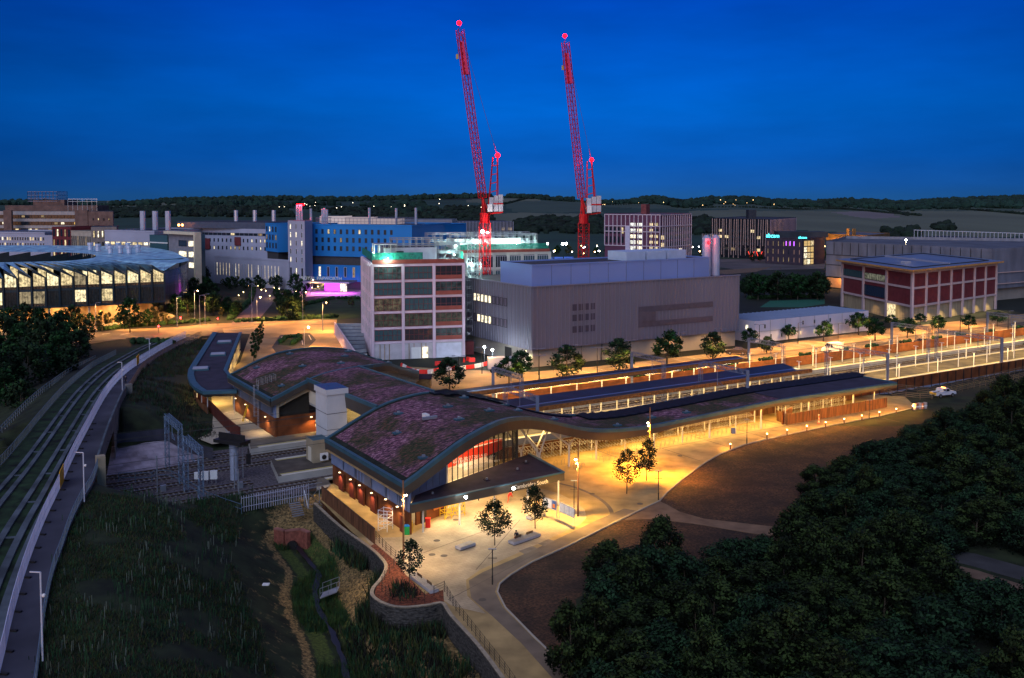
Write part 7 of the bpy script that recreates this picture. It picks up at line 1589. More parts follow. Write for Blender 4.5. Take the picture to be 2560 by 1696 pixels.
sheet('left_lawn', Gs((548,790),(560,755),(620,748),(622,768),(590,790)), -.02, park_grass, label='dark lawn left of the park avenue')
sheet('plaza_road_glass', Gs((0,850),(60,840),(180,832),(330,815),(420,800),(440,790),(400,775),(240,790),(0,800)), -.04, mat('warm_paving', (.35, .24, .15), .85, var=.15), label='warm lit paving under the round glass building')
sheet('sports_court', Gs((1900,768),(1925,752),(2062,748),(2062,760),(2010,768)), -.02, mat('court_green', (.02, .12, .08), .8, var=.1), label='green sports court behind the white cabins')
sheet('far_car_park', Gs((1010,640),(1800,632),(2066,650),(2060,672),(1860,676),(1730,660),(1010,668)), -.03, mat('far_tarmac', (.10, .085, .09), .85, var=.3, scale=.05), label='far access road and car park behind the grey building')
sheet('far_path', Gs((1730,680),(1860,672),(1930,668),(1890,680),(1760,690)), -.02, mat('verge_gravel', (0, 0, 0)), label='pale path across the far meadow')
sheet('island_bed', Gs((695,862),(705,843),(752,838),(757,850),(735,866)), .03, park_grass, label='planted traffic island on the forecourt', th=.1)
mk = mat('road_marking', (.62, .58, .50), .8, var=.05); m = MB()
for i in range(26): m.prism([L(80 + i * 5, 61), L(80.15 + i * 5, 61), L(80.15 + i * 5, 66), L(80 + i * 5, 66)], -.02, -.004, mk)
for i in range(26): m.prism([L(80 + i * 5, 77), L(80.15 + i * 5, 77), L(80.15 + i * 5, 81.5), L(80 + i * 5, 81.5)], -.02, -.012, mk)
for (x0, y0, x1, y1) in ((705,842,700,862),(722,840,719,862),(752,838,757,862),(772,838,778,850),(560,826,640,820),(300,838,330,832),(255,836,275,833)): a, b = G(x0, y0), G(x1, y1); m.wallbox(a, b, -.02, .006, .25, mk)
struct(tag(m.build('road_markings'), 'white bay and lane markings'))
# planting bed and retaining wall by the plaza
mulch = mat('bark_mulch', (.20, .055, .025), .95, var=.5, scale=5, detail=6, bump=.8)
BED = [p for p in WALL if p.y > 84] ; i0 = 9
BP = Gs((938,1361),(991,1407),(1015,1440),(1062,1487),(1108,1478),(1110,1506),(1062,1513),(1003,1517),(961,1507),(937,1489),(939,1472),(957,1450),(969,1419),(955,1396),(925,1368))
sheet('mulch_bed', BP, .10, mulch, label='red-brown mulch bed inside the curved stone wall', th=.4)
rw = thing('stone_retaining_wall', 'curved dark stone retaining wall with pale coping', 'wall', WALL[10]); stn = mat('wall_stone', (.065, .058, .050), .95, var=.5, scale=2.2, detail=6, bump=.9, stretch=(1, 1, 3)); cop = mat('stone_coping', (.38, .30, .20), .9, var=.2, scale=2)
m = MB(); W2 = WALL[:]; inn = offset_line(W2, .0); ou = offset_line(W2, -.4) if (offset_line(W2, 1)[20] - STREAM[10]).length > (offset_line(W2, -1)[20] - STREAM[10]).length else offset_line(W2, .4)
def Z_(pts, z): return [Vector((p.x, p.y, z)) for p in pts]
m.strip(Z_(ou, -3.6), Z_(ou, .22), stn); m.strip(Z_(inn, .22), Z_(inn, -.3), stn); m.build('stone_face', rw); m = MB(); m.strip(Z_(ou, .24), Z_(inn, .24), cop); m.strip(Z_(ou, .10), Z_(ou, .24), cop); m.build('coping', rw)
def railing(name, pts, label, h=1.1, step=1.2):
    t = thing(name, label, 'railing', pts[0]); rm = mat('black_railing', (.03, .026, .022), .6, .4, var=0); P = resample(pts, step)
    m = MB()
    for p in P: m.bar(p, p + UP * h, .035, rm, 4)
    m.build('posts', t); m = MB()
    for q in (.2, .45, .7, .95): m.tube([p + UP * h * q for p in P], .018, rm, 3)
    m.build('rails', t)
railing('estate_railing', Gs((940,1350),(965,1378),(990,1400),(985,1420),(962,1450),(955,1465), z=.1), 'black estate railing between mulch bed and timber screen')
railing('estate_railing', Gs((955,1480),(975,1502),(1000,1508),(1062,1505), z=.12), 'black estate railing across the mulch bed rim')
railing('estate_railing', Gs((1085,1490),(1111,1478), z=.1), 'short railing beside the end of the long bench')
railing('estate_railing', Gs((1111,1480),(1140,1528),(1200,1605),(1262,1685),(1300,1740), z=.1), 'black estate railing following the path to the bottom edge')
# timber screen beside the hall
ts = thing('timber_screen', 'rusty timber screen along the walkway by the hall gable', 'fence', G(870, 1300)); A_, B_ = G(805, 1250, 0), G(937, 1361, 0); n = 10
for k in range(n):
    a, b = A_.lerp(B_, k / n), A_.lerp(B_, (k + 1) / n); m = MB(); m.wallbox(a, b, -1.2, 1.9, .10, timber_f, 0); m.build('screen_panel', ts); m = MB(); m.bar(a - UP * 1.2, a + UP * 1.95, .07, steel_d); m.build('post', ts)
m = MB(); m.bar(A_ + UP * 1.95, B_ + UP * 1.95, .05, steel_d); m.build('top_rail', ts)
# timber compound under the canopy end
A_, B_, C_ = G(1942, 1052), G(1967, 1063), G(2217, 1019); tc2 = thing('timber_compound', 'brown slatted timber compound at the end of the long canopy', 'compound', B_); n = 13
for k in range(n):
    a, b = B_.lerp(C_, k / n), B_.lerp(C_, (k + 1) / n); m = MB(); m.wallbox(a, b, .05, 2.0, .10, mat('oak_slats', (.20, .085, .032), .75, var=.4, scale=2.5, stretch=(1, 1, .12), detail=6), 0); m.build('slat_panel', tc2); m = MB(); m.bar(a, a + UP * 2.1, .08, steel_d); m.build('post', tc2)
m = MB(); m.wallbox(A_, B_, .05, 2.0, .1, mat('oak_slats', (0, 0, 0)), 0); m.wallbox(B_ + V * 1.2, C_ + V * 1.2, 0, .1, .4, conc, 0); m.build('end_panel', tc2)
# curved timber fence of the service yard and flat wing
wing = thing('flat_roof_wing', 'long flat dark roofed wing with three pale rooflights running to the road', 'station wing', G(540, 900, 0))
OUT = [G(x, y, 4.5) for x, y in ((538.8,832.5),(488.5,912),(481,925),(478.5,940),(484,957),(496,970),(513.6,980.5),(593,977.5),(587,944),(577,938),(568,927),(605,832))]
m = MB(); m.prism(OUT, 3.9, 4.5, fascia_m, felt_m); m.build('roof', wing); m = MB(); OL = OUT[:8] 
m.strip([p + UP * .25 for p in OL], [p + UP * .25 for p in offset_line(OL, .0 + (-.8))], lip_m); m.strip([p + UP * .25 for p in offset_line(OL, .5)], [p + UP * .25 for p in OL], lip_m); m.strip([p - UP * .35 for p in offset_line(OL, -.8)], [p + UP * .25 for p in offset_line(OL, -.8)], lip_m); m.strip([p - UP * .9 for p in offset_line(OL, -.4)], [p - UP * .35 for p in offset_line(OL, -.8)], fascia_m)
OR = OUT[8:] ; m.strip([p + UP * .2 for p in OR], [p + UP * .2 for p in offset_line(OR, .8)], lip_m); m.strip([p + UP * .2 for p in OR], [p - UP * .6 for p in OR], lip_m); m.build('roof_edge', wing)
for (x, y, lab) in ((511, 922, ''), (545, 886, ''), (561, 855, '')):
    c = G(x - 10 if y > 900 else x, y, 4.7); m = MB(); m.box(c - UP * .2, 3.4, 3.6, .35, lip_m, U * .3 + V); m.build('rooflight_kerb', wing); m = MB(); m.box(c + UP * .15, 2.9, 3.1, .12, mat('rooflight_glass', (.42, .40, .42), .35, 0, var=.1), U * .3 + V); m.build('rooflight', wing)
m = MB(); wl2 = [p for p in OUT[:7]]; wl3 = offset_line(wl2, .3); m.strip([Vector((p.x, p.y, 0)) for p in wl3], [Vector((p.x, p.y, 1.6)) for p in wl3], timber_f); m.strip([Vector((p.x, p.y, 1.6)) for p in offset_line(wl2, .45)], [Vector((p.x, p.y, 0)) for p in offset_line(wl2, .45)], timber_f); m.build('curved_timber_wall', wing)
m = MB()
for i, p in enumerate(resample(offset_line(OUT[:12], .6), 4)): m.bar(Vector((p.x, p.y, 0)), Vector((p.x, p.y, 3.95)), .1, steel_w, 6)
m.build('columns', wing); m = MB(); m.prism([p + (sum(OUT, Vector()) / 12 - p) * .06 for p in OUT], -.05, .02, mat('yard_concrete', (0, 0, 0))); m.build('wing_floor', wing)
cw_ = sum(OUT, Vector()) / 12
for k in range(5): p = G(540, 965, 3.7).lerp(G(575, 845, 3.7), k / 4.5) + Vector((-1, 0, 0)); lamp('AREA', Vector((p.x, p.y, 3.7)), 900, YEL, wing, size=5, size_y=6)
cf = thing('curved_yard_fence', 'dark rust curved fence round the service yard, ending at the signal column', 'fence', L(-9, 70, 0)); YF = catmull([G(x, y, 0) for x, y in ((490, 1000), (512, 1018), (535, 1042), (560, 1068), (590, 1095), (600, 1101))], 5)
m = MB(); m.strip(Z_(YF, -.1), Z_(YF, 2.3), mat('deep_rust', (.10, .022, .014), .75, var=.2)); m.strip(Z_(offset_line(YF, .12), 2.3), Z_(offset_line(YF, .12), -.1), mat('deep_rust', (0, 0, 0))); m.strip(Z_(YF, 2.3), Z_(offset_line(YF, .12), 2.3), mat('deep_rust', (0, 0, 0))); m.build('fence_panel', cf)
pthy = offset_line(YF, -1.0) ; m = MB(); m.strip(Z_(offset_line(YF, -.3), -.02), Z_(offset_line(YF, -1.4), -.02), mat('blue_grey_base', (0, 0, 0))); struct(tag(m.build('drain_path'), 'pale drain path outside the curved fence'))
# ---------------- people
skin = mat('skin', (.35, .20, .14), .6, var=0); hiv = mat('orange_workwear', (.85, .10, .03), .6, var=.08); navy = mat('dark_clothes', (.02, .02, .03), .8, var=.2); redc = mat('red_coat', (.75, .02, .02), .6, var=.08); refl = mat('reflective_band', (.75, .75, .68), .4, var=0); hair_m = mat('dark_hair', (.02, .015, .01), .7, var=0); helm = mat('white_helmet', (.8, .8, .78), .4, var=0)
def person(name_label, loc, rz, joints, top_m, leg_m, hat=None, bands=False, group=None):
    """one continuous skinned body; joints: dict of points (metres, local, +Y is forward)"""
    t = thing('person', name_label, 'person', loc, group, rz); J = joints
    names = ['pelvis', 'waist', 'chest', 'neck', 'head0', 'head1', 'shL', 'elL', 'wrL', 'haL', 'shR', 'elR', 'wrR', 'haR', 'hipL', 'knL', 'anL', 'toL', 'hipR', 'knR', 'anR', 'toR']
    idx = {n: i for i, n in enumerate(names)}
    ed = [('pelvis', 'waist'), ('waist', 'chest'), ('chest', 'neck'), ('neck', 'head0'), ('head0', 'head1'), ('chest', 'shL'), ('shL', 'elL'), ('elL', 'wrL'), ('wrL', 'haL'), ('chest', 'shR'), ('shR', 'elR'), ('elR', 'wrR'), ('wrR', 'haR'), ('pelvis', 'hipL'), ('hipL', 'knL'), ('knL', 'anL'), ('anL', 'toL'), ('pelvis', 'hipR'), ('hipR', 'knR'), ('knR', 'anR'), ('anR', 'toR')]
    rad = {'pelvis': .15, 'waist': .14, 'chest': .165, 'neck': .062, 'head0': .09, 'head1': .085, 'sh': .08, 'el': .055, 'wr': .038, 'ha': .032, 'hip': .11, 'kn': .078, 'an': .05, 'to': .045}
    me = bpy.data.meshes.new('body'); me.from_pydata([tuple(J[n]) for n in names], [(idx[a], idx[b]) for a, b in ed], []); o = bpy.data.objects.new('body', me); COL.objects.link(o)
    sk = o.modifiers.new('skin', 'SKIN')
    if not me.skin_vertices: me.skin_vertices.new()
    for n in names: r = rad.get(n, rad.get(n[:-1])); me.skin_vertices[0].data[idx[n]].radius = (r, r * (.8 if n in ('pelvis', 'waist', 'chest') else 1)); me.skin_vertices[0].data[idx[n]].use_root = n == 'pelvis'
    su = o.modifiers.new('sub', 'SUBSURF'); su.levels = 1; su.render_levels = 1
    dg = bpy.context.evaluated_depsgraph_get(); ev = o.evaluated_get(dg); me2 = bpy.data.meshes.new_from_object(ev); bpy.data.objects.remove(o)
    for mm in (top_m, leg_m, skin, refl): me2.materials.append(mm)
    pz = Vector(J['pelvis']); nk = Vector(J['neck'])
    def near(p, a, b): a, b = Vector(a), Vector(b); d = b - a; t_ = max(0, min(1, (p - a).dot(d) / max(1e-6, d.length_squared))); return (p - a - d * t_).length
    for f in me2.polygons:
        c = f.center; dh = near(c, J['neck'], J['head1']); dl = min(near(c, J['hip' + s], J['kn' + s]) for s in 'LR'); dl = min(dl, min(near(c, J['kn' + s], J['to' + s]) for s in 'LR')); dt = near(c, J['pelvis'], J['chest']); da = min(near(c, J['sh' + s], J['wr' + s]) for s in 'LR'); dha = min((c - Vector(J['ha' + s])).length for s in 'LR')
        k = min((dh - .0, 2), (dl, 1), (dt - .06, 0), (da, 0))[1]
        if dha < .09: k = 2
        if bands and k == 1 and any(abs((c - Vector(J['kn' + s])).length - .16) < .05 for s in 'LR'): k = 3
        if bands and k == 0 and abs(dt) < .3 and abs((c - Vector(J['waist'])).length - .16) < .045: k = 3
        f.material_index = k; f.use_smooth = True
    b = bpy.data.objects.new('body', me2); COL.objects.link(b); b.parent = t
    m = MB(); hc = Vector(J['head1']); m.ball(hc + Vector((0, -.01, .03)), .115, hat or hair_m, 8, 5, .9); m.build('hat' if hat else 'hair', t, local=True)
    for s in 'LR':                                   # five fingers at the end of each hand
        hp, wr = Vector(J['ha' + s]), Vector(J['wr' + s]); d = (hp - wr).normalized(); sd_ = d.cross(Vector((0, 1, 0)));
        if sd_.length < .1: sd_ = d.cross(Vector((1, 0, 0)))
        sd_.normalize(); m = MB()
        for q, ln in ((-.026, .062), (-.009, .075), (.009, .07), (.026, .055)): r0 = hp + sd_ * q; r1 = r0 + d * ln * .6; m.bar(r0, r1, .009, skin, 4); m.bar(r1, r1 + d * ln * .35 + Vector((0, .018, 0)), .008, skin, 4)
        m.bar(hp - d * .04 + sd_ * .03, hp + sd_ * .06 + d * .01, .010, skin, 4); m.build('fingers', t, local=True)
    return t
def mirror(j): return j
STAND = dict(pelvis=(0, 0, .95), waist=(0, 0, 1.12), chest=(0, .01, 1.34), neck=(0, .02, 1.52), head0=(0, .03, 1.62), head1=(0, .04, 1.72), shL=(-.19, 0, 1.42), elL=(-.25, -.04, 1.15), wrL=(-.24, .06, .92), haL=(-.24, .09, .84), shR=(.19, 0, 1.42), elR=(.25, -.05, 1.15), wrR=(.25, .05, .92), haR=(.25, .08, .84), hipL=(-.09, 0, .88), knL=(-.11, .12, .50), anL=(-.11, .10, .09), toL=(-.11, .25, .05), hipR=(.09, 0, .88), knR=(.10, -.02, .49), anR=(.10, -.20, .11), toR=(.10, -.07, .05))
SIT = dict(pelvis=(0, 0, .56), waist=(0, .03, .73), chest=(0, .10, .94), neck=(0, .17, 1.10), head0=(0, .21, 1.18), head1=(0, .25, 1.27), shL=(-.19, .10, 1.0), elL=(-.24, .22, .76), wrL=(-.14, .40, .68), haL=(-.10, .46, .66), shR=(.19, .10, 1.0), elR=(.24, .22, .76), wrR=(.14, .40, .68), haR=(.10, .46, .66), hipL=(-.09, .06, .54), knL=(-.13, .48, .54), anL=(-.13, .50, .10), toL=(-.13, .64, .05), hipR=(.09, .06, .54), knR=(.13, .47, .54), anR=(.13, .46, .10), toR=(.14, .60, .05))
BEND = dict(pelvis=(0, 0, .86), waist=(0, .10, 1.02), chest=(0, .30, 1.18), neck=(0, .45, 1.25), head0=(0, .53, 1.25), head1=(0, .62, 1.24), shL=(-.19, .34, 1.18), elL=(-.23, .42, .92), wrL=(-.20, .55, .70), haL=(-.20, .60, .63), shR=(.19, .34, 1.18), elR=(.23, .42, .92), wrR=(.20, .55, .70), haR=(.20, .60, .63), hipL=(-.10, 0, .82), knL=(-.22, .18, .46), anL=(-.28, .10, .09), toL=(-.30, .25, .05), hipR=(.10, 0, .82), knR=(.20, -.10, .45), anR=(.26, -.32, .10), toR=(.27, -.18, .05))
person('person in orange hi-vis suit and white helmet walking beside the timber compound', G(2047, 1061), R(60), STAND, hiv, hiv, helm, True)
person('person in dark top and orange trousers sitting on the end of the bench', G(1292, 1352) + UP * .0, R(160), SIT, navy, hiv)
person('person in a red coat bending under the entrance canopy', G(1271, 1256), R(-60), BEND, redc, hiv)
person('person in black standing at the handrail of the raised path', Gb(314, 962), R(200), STAND, navy, navy)
# ---------------- benches
bc = mat('bench_concrete', (.45, .43, .44), .7, var=.08, scale=1); bw = mat('bench_wood', (.20, .12, .06), .7, var=.2, scale=3)
def bench(a, b, wdt, label, backs=0):
    t = thing('bench', label, 'bench', (a + b) / 2, 'plaza benches'); d = (b - a).normalized(); n_ = Vector((-d.y, d.x, 0)); c = (a + b) / 2 + n_ * wdt / 2; ln = (b - a).length
    m = MB(); m.box(c + UP * .04, ln - .1, wdt - .1, .1, steel_d, d); m.box(c + UP * .12, ln, wdt, .32, bc, d); m.build('concrete_base', t)
    m = MB(); 
    for k in range(6): m.box(c + n_ * (-wdt / 2 + .1 + k * (wdt - .2) / 5) + UP * .442, ln - .06, (wdt - .2) / 6 * .8, .03, mat('bench_slats', (.42, .36, .28), .7, var=.15), d)
    m.build('seat', t)
    for k in range(backs):
        q = a.lerp(b, (k + .62) / (backs + .25)) + n_ * wdt * .62; m = MB(); m.box(q + UP * .58, 1.1, .05, .28, bw, d)
        for o in (-.4, .4): m.bar(q + d * o + UP * .44, q + d * o + UP * .62, .025, steel_d)
        m.build('backrest', t)
    return t
bench(G(1152, 1379), G(1189, 1366), 1.0, 'low concrete bench without backs in the middle of the plaza')
bench(G(1286, 1366), G(1352, 1343), 1.1, 'long concrete bench with two wooden backrests and a seated person', 2)
bench(G(1328, 1303), G(1364, 1291), 1.0, 'low concrete bench behind the tree by the timetable boards')
bench(G(1022, 1446), G(1076, 1488), 1.0, 'long concrete bench with wooden backs along the mulch bed', 2)
# ---------------- information boards
bm = mat('board_frame', (.35, .35, .42), .5, .4, var=0); pap = mat('poster_paper', (.62, .60, .62), .7, var=.1, scale=3); blu = mat('poster_blue', (.05, .10, .30), .6, var=0); ora = mat('poster_orange', (.7, .2, .03), .6, var=0)
def board(a, b, label, posters):
    t = thing('information_board', label, 'notice board', a, 'timetable boards'); d = (b - a).normalized(); ln = (b - a).length
    for p in (a, b): m = MB(); m.bar(p, p + UP * 2.25, .05, bm); m.build('leg', t)
    m = MB(); m.wallbox(a, b, .95, 2.25, .08, bm, 0); m.build('panel', t)
    for k, mt in enumerate(posters):
        w_ = ln / len(posters); m = MB(); m.wallbox(a + d * (k * w_ + .08) + Vector((d.y, -d.x, 0)) * .045, a + d * ((k + 1) * w_ - .08) + Vector((d.y, -d.x, 0)) * .045, 1.05, 2.15, .02, mt, -1); m.build('poster', t)
        if mt is blu: m = MB(); m.box(a + d * ((k + .5) * w_) + Vector((d.y, -d.x, 0)) * .075 + UP * 1.25, .4, .02, .5, ora, d); m.build('poster_picture', t)
board(G(1358, 1284), G(1391, 1295), 'timetable board with blue and orange poster, half hidden by the tree', (pap, pap, blu)); board(G(1399, 1297), G(1436, 1315), 'timetable board standing nearest the curved paving edge', (pap, pap, pap))
# ---------------- lamp poles
def pole(px, py, top, label, lamp_y=None, col=SOD, pw=0, sp=R(155), heads=1, r=.11, mt=None, dxh=-.35):
    c = G(px, py); k = c.y / F; h = (py - top) * k * 1.0; t = thing('lamp_pole', label, 'lamp post', c, 'forecourt lamp poles'); mt = mt or mat('timber_pole', (.28, .12, .05), .6, var=.15)
    m = MB(); m.bar(c, c + UP * h, r * 1.15, mt, 8, r * .8); m.build('pole', t)
    if lamp_y:
        z = (py - lamp_y) * k; p = c + UP * z + Vector((dxh, -.15, 0)); m = MB(); m.bar(c + UP * z, p, .05, steel_d); m.bar(p + UP * .12, p - UP * .02, .16, steel_d, 8); m.build('lamp_arm', t)
        m = MB(); m.ball(p - UP * .1, .17, glow('lamp_bulb', (1, .72, .38), 60)); m.build('lamp_head', t); lamp('SPOT', p - UP * .35, pw, col, t, spot=sp, blend=1, radius=.2)
        for q in (.75, 1.5): m = MB(); m.ball(c + UP * (z - q) + Vector((-.22, 0, 0)), .14, steel_d); m.build('spotlight', t)
    return t
pole(1009, 1402, 1195, 'tall timber lamp pole at the corner of the station hall', 1229, (1, .74, .42), 4200, dxh=.3)
pole(1445, 1291, 1100, 'tall timber lamp pole at the tip of the paved curve', 1142, (1, .57, .12), 16000, R(145))
pole(1624, 1178, 1015, 'tall timber lamp pole behind the forecourt trees', 1052, (1, .43, .04), 40000, R(155))
def cctv(px, py, top, label):
    c = G(px, py); h = (py - top) * c.y / F; t = thing('camera_post', label, 'post', c, 'slim dark posts'); m = MB(); m.bar(c, c + UP * h, .055, steel_d, 6); m.bar(c, c + UP * 1.0, .085, steel_d, 6); m.build('post', t); m = MB(); m.box(c + UP * h, .9, .2, .08, galv); m.bar(c + UP * h * .75 - Vector((.5, 0, 0)), c + UP * h * .75 + Vector((.5, 0, 0)), .03, steel_d); m.build('crossarm', t)
cctv(1435, 1287, 1200, 'slim dark post beside the tall pole at the paved curve'); cctv(1646, 1250, 1176, 'slim dark post at the corner where the side path leaves'); cctv(1867, 1111, 1048, 'slim dark post halfway along the lit path'); cctv(2173, 1046, 1000, 'slim dark post before the timber compound'); cctv(1231, 1462, 1370, 'slim dark post on the edge of the path in the foreground')
for i, (sx_, pw_) in enumerate(((7.1, 1100), (14.2, 1700))):
    c = L(sx_, -1.6, 4.1); t = thing('entrance_floodlight', ('left', 'right')[i] + ' dazzling white floodlight on the edge of the entrance canopy', 'floodlight', L(sx_, -1.5, 0), 'canopy edge floodlights'); m = MB(); m.bar(L(sx_, -.95, 4.0), c, .05, galv); m.build('bracket', t); m = MB(); m.ball(c, .2, wl); m.build('lamp_head', t); lamp('SPOT', c - UP * .3, pw_, (1, .86, .62), t, spot=R(165), blend=.4, radius=.2, rot=(R(-18), 0, dirz(U)))
# ---------------- bollards
bo = thing('light_bollard', 'lit bollard', 'bollard', (0, 0, 0), 'lit bollards along the lawn edge'); m = MB(); m.bar((0, 0, 0), (0, 0, .88), .085, mat('bollard_wood', (.13, .06, .03), .7, var=.2), 8); m.build('bollard_post', bo, local=True); m = MB(); m.bar((0, 0, .88), (0, 0, 1.02), .085, glow('bollard_glow', (1, .62, .25), 30), 8); m.build('light_band', bo, local=True); m = MB(); m.bar((0, 0, 1.02), (0, 0, 1.08), .1, steel_d, 8); m.build('bollard_cap', bo, local=True)
for i, (x, y) in enumerate(((763, 1098), (1073, 1010), (1243, 975), (1410, 942), (1568, 910), (1725, 882), (1875, 852), (2022, 822), (2165, 795), (2303, 768))):
    c = G(1600 + x / 3.38, 800 + y / 3.38); b = place(bo, c, 0, 1.05, ORD[i] + ' lit bollard from the left along the lawn edge'); lamp('POINT', c + UP * 1.25, 900, (1, .40, .04), None, radius=.08).name = 'bollard_light'
# ---------------- cycle stands
hoop = thing('cycle_hoop', 'steel cycle hoop', 'cycle stand', (0, 0, 0), 'steel cycle hoops'); m = MB(); hp = [Vector((-.4, 0, 0)), Vector((-.4, 0, .7)), Vector((-.28, 0, .82)), Vector((.28, 0, .82)), Vector((.4, 0, .7)), Vector((.4, 0, 0))]; m.tube(hp, .032, mat('hoop_steel', (.30, .27, .22), .4, .6, var=0), 5); m.build('hoop', hoop, local=True)
def hoops(x0, y0, x1, y1, n, lab, rz):
    a, b = G(1300 + x0 / 3.38, 1000 + y0 / 3.38), G(1300 + x1 / 3.38, 1000 + y1 / 3.38)
    for k in range(n): place(hoop, a.lerp(b, k / (n - 1)), rz, 1.0, ORD[k] + ' ' + lab)
hoops(630, 492, 1000, 415, 9, 'hoop from the left in the rear run of the double row', dirz(V) + .25); hoops(690, 520, 1010, 448, 8, 'hoop from the left in the front run of the double row', dirz(V) + .25)
hoops(1170, 395, 1500, 325, 10, 'hoop in the left half of the long single row', dirz(V) + .1); hoops(1540, 318, 1870, 258, 10, 'hoop in the right half of the long single row', dirz(V) + .1); hoops(1970, 245, 2060, 225, 4, 'hoop in the short row left of the timber compound', dirz(V))
for i, (x, y) in enumerate(((300, 560), (365, 545), (425, 532), (395, 600), (460, 588), (530, 578))): place(hoop, G(1300 + x / 3.38, 1000 + y / 3.38), dirz(U) + .3, 1.0, ('left', 'middle', 'right')[i % 3] + ' hoop of the ' + ('rear' if i < 3 else 'front') + ' three behind the entrance canopy')
rk = thing('two_tier_rack', 'two tier cycle rack', 'cycle rack', (0, 0, 0), 'two tier cycle racks'); rkm = mat('rack_steel', (.62, .60, .54), .4, .3, var=0)
m = MB()
for k in range(6):
    x = -1.5 + k * .6
    for z0_, z1_ in ((.15, .45), (1.25, 1.75)): m.bar((x, -1.0, z0_), (x + .25, .9, z1_), .05, rkm, 4); m.bar((x, -1.0, z0_), (x, -1.0, z0_ + .4), .04, rkm, 4)
m.build('bike_trays', rk, local=True)
m = MB(); [m.bar((x, .9, 0), (x, .9, 1.9), .06, rkm, 4) for x in (-1.7, 0, 1.7)]; m.bar((-1.7, .9, 1.85), (1.7, .9, 1.85), .05, rkm, 4); m.bar((-1.7, .9, 1.2), (1.7, .9, 1.2), .05, rkm, 4); m.build('rack_frame', rk, local=True)
for k in range(21):
    s = 31 + k * 3.7
    if 82 < s < 88: continue
    place(rk, L(s, 21.2), dirz(U), 1.0, ORD[min(k, 17)] + ' two tier rack from the hall, under the long canopy' if k < 18 else ('third last', 'second last', 'last')[k - 18] + ' two tier rack under the far end of the long canopy')
def bike(c, rz, label):
    t = thing('bicycle', label, 'bicycle', c, 'parked bicycles', rz); fm = mat('bike_frame', (.5, .5, .48), .4, .3, var=0)
    for x in (-.52, .52):
        m = MB(); ring_ = [Vector((x + .33 * math.cos(a * math.pi / 7), 0, .34 + .33 * math.sin(a * math.pi / 7))) for a in range(15)]; m.tube(ring_, .025, steel_d, 4)
        for a in range(0, 14, 2): m.bar((x, 0, .34), ring_[a], .006, galv, 3)
        m.build('wheel', t, local=True)
    m = MB(); P = dict(r=(-.52, 0, .34), bb=(-.08, 0, .30), st=(-.22, 0, .82), hd=(.36, 0, .80), fr=(.52, 0, .34), hb=(.40, 0, 1.0))
    for a, b in (('r', 'bb'), ('r', 'st'), ('bb', 'st'), ('bb', 'hd'), ('st', 'hd'), ('hd', 'fr'), ('hd', 'hb')): m.bar(P[a], P[b], .022, fm, 4)
    m.build('frame', t, local=True); m = MB(); m.box((-.24, 0, .86), .26, .13, .06, steel_d); m.build('saddle', t, local=True); m = MB(); m.bar((.40, -.28, 1.0), (.40, .28, 1.0), .02, steel_d, 4); m.build('handlebar', t, local=True)
bike(G(1669, 1089), .3, 'left one of the two bicycles left by the canopy posts'); bike(G(1676, 1086), .7, 'second bicycle leaning close behind the left one'); bike(G(1751, 1089), .2, 'single parked bicycle in the long row of hoops')
# ---------------- bins, scaffolds, sandwich board
def bin_(c, mt, label, h=1.1, w_=.6, lid=None):
    t = thing('bin', label, 'bin', c, 'bins by the hall corner'); m = MB(); m.prism([c + Vector(q) for q in ((-w_/2, -.28, 0), (w_/2, -.28, 0), (w_/2, .28, 0), (-w_/2, .28, 0))], .05, h, mt); m.build('bin_body', t); m = MB(); m.box(c + UP * h, w_ * 1.1, .64, .12, lid or mt); m.build('lid', t); m = MB(); [m.bar(c + Vector((x, .2, .06)), c + Vector((x + .08, .2, .06)), .08, steel_d, 8) for x in (-w_/2, w_/2 - .08)]; m.build('wheels', t)
gr = mat('bin_green', (.02, .30, .06), .5, var=.05); ye = mat('bin_yellow', (.75, .50, .02), .5, var=.05)
bin_(G(1018, 1337), gr, 'green wheelie bin with blue lid at the hall corner', lid=mat('bin_blue', (.02, .25, .6), .5, var=0)); bin_(G(1018, 1327), gr, 'green wheelie bin behind the blue lidded one'); bin_(G(1028, 1331), ye, 'narrow yellow bin beside the green bins', 1.3, .35); bin_(G(1070, 1319), red_m, 'red waste bin against the timber entrance wall')
ysc = thing('yellow_scaffold_tower', 'bright yellow scaffold tower under the entrance canopy', 'scaffold tower', G(1128, 1300)); scaffold(ysc, G(1112, 1300), U, V, 3, 1, 1, 1.0, 1.35, 'tower_frame', .06, mat('yellow_tube', (.85, .55, .04), .5, var=0)); m = MB(); q = G(1112, 1300)
for k in range(3): m.bar(q + U * k + UP * .2, q + U * (k + 1) + UP * 2.1, .05, mat('yellow_tube', (0, 0, 0)), 4); m.bar(q + U * (k + 1) + UP * .2, q + U * k + UP * 2.1, .05, mat('yellow_tube', (0, 0, 0)), 4)
m.build('braces', ysc)
wsc = thing('white_scaffold_tower', 'white aluminium scaffold tower standing against the rusty gable', 'scaffold tower', G(953, 1325)); scaffold(wsc, G(946, 1327), Vector((.9, -.4, 0)).normalized(), Vector((.4, .9, 0)).normalized(), 1, 1, 2, 1.3, .85, 'tower_frame', .055, white_m)
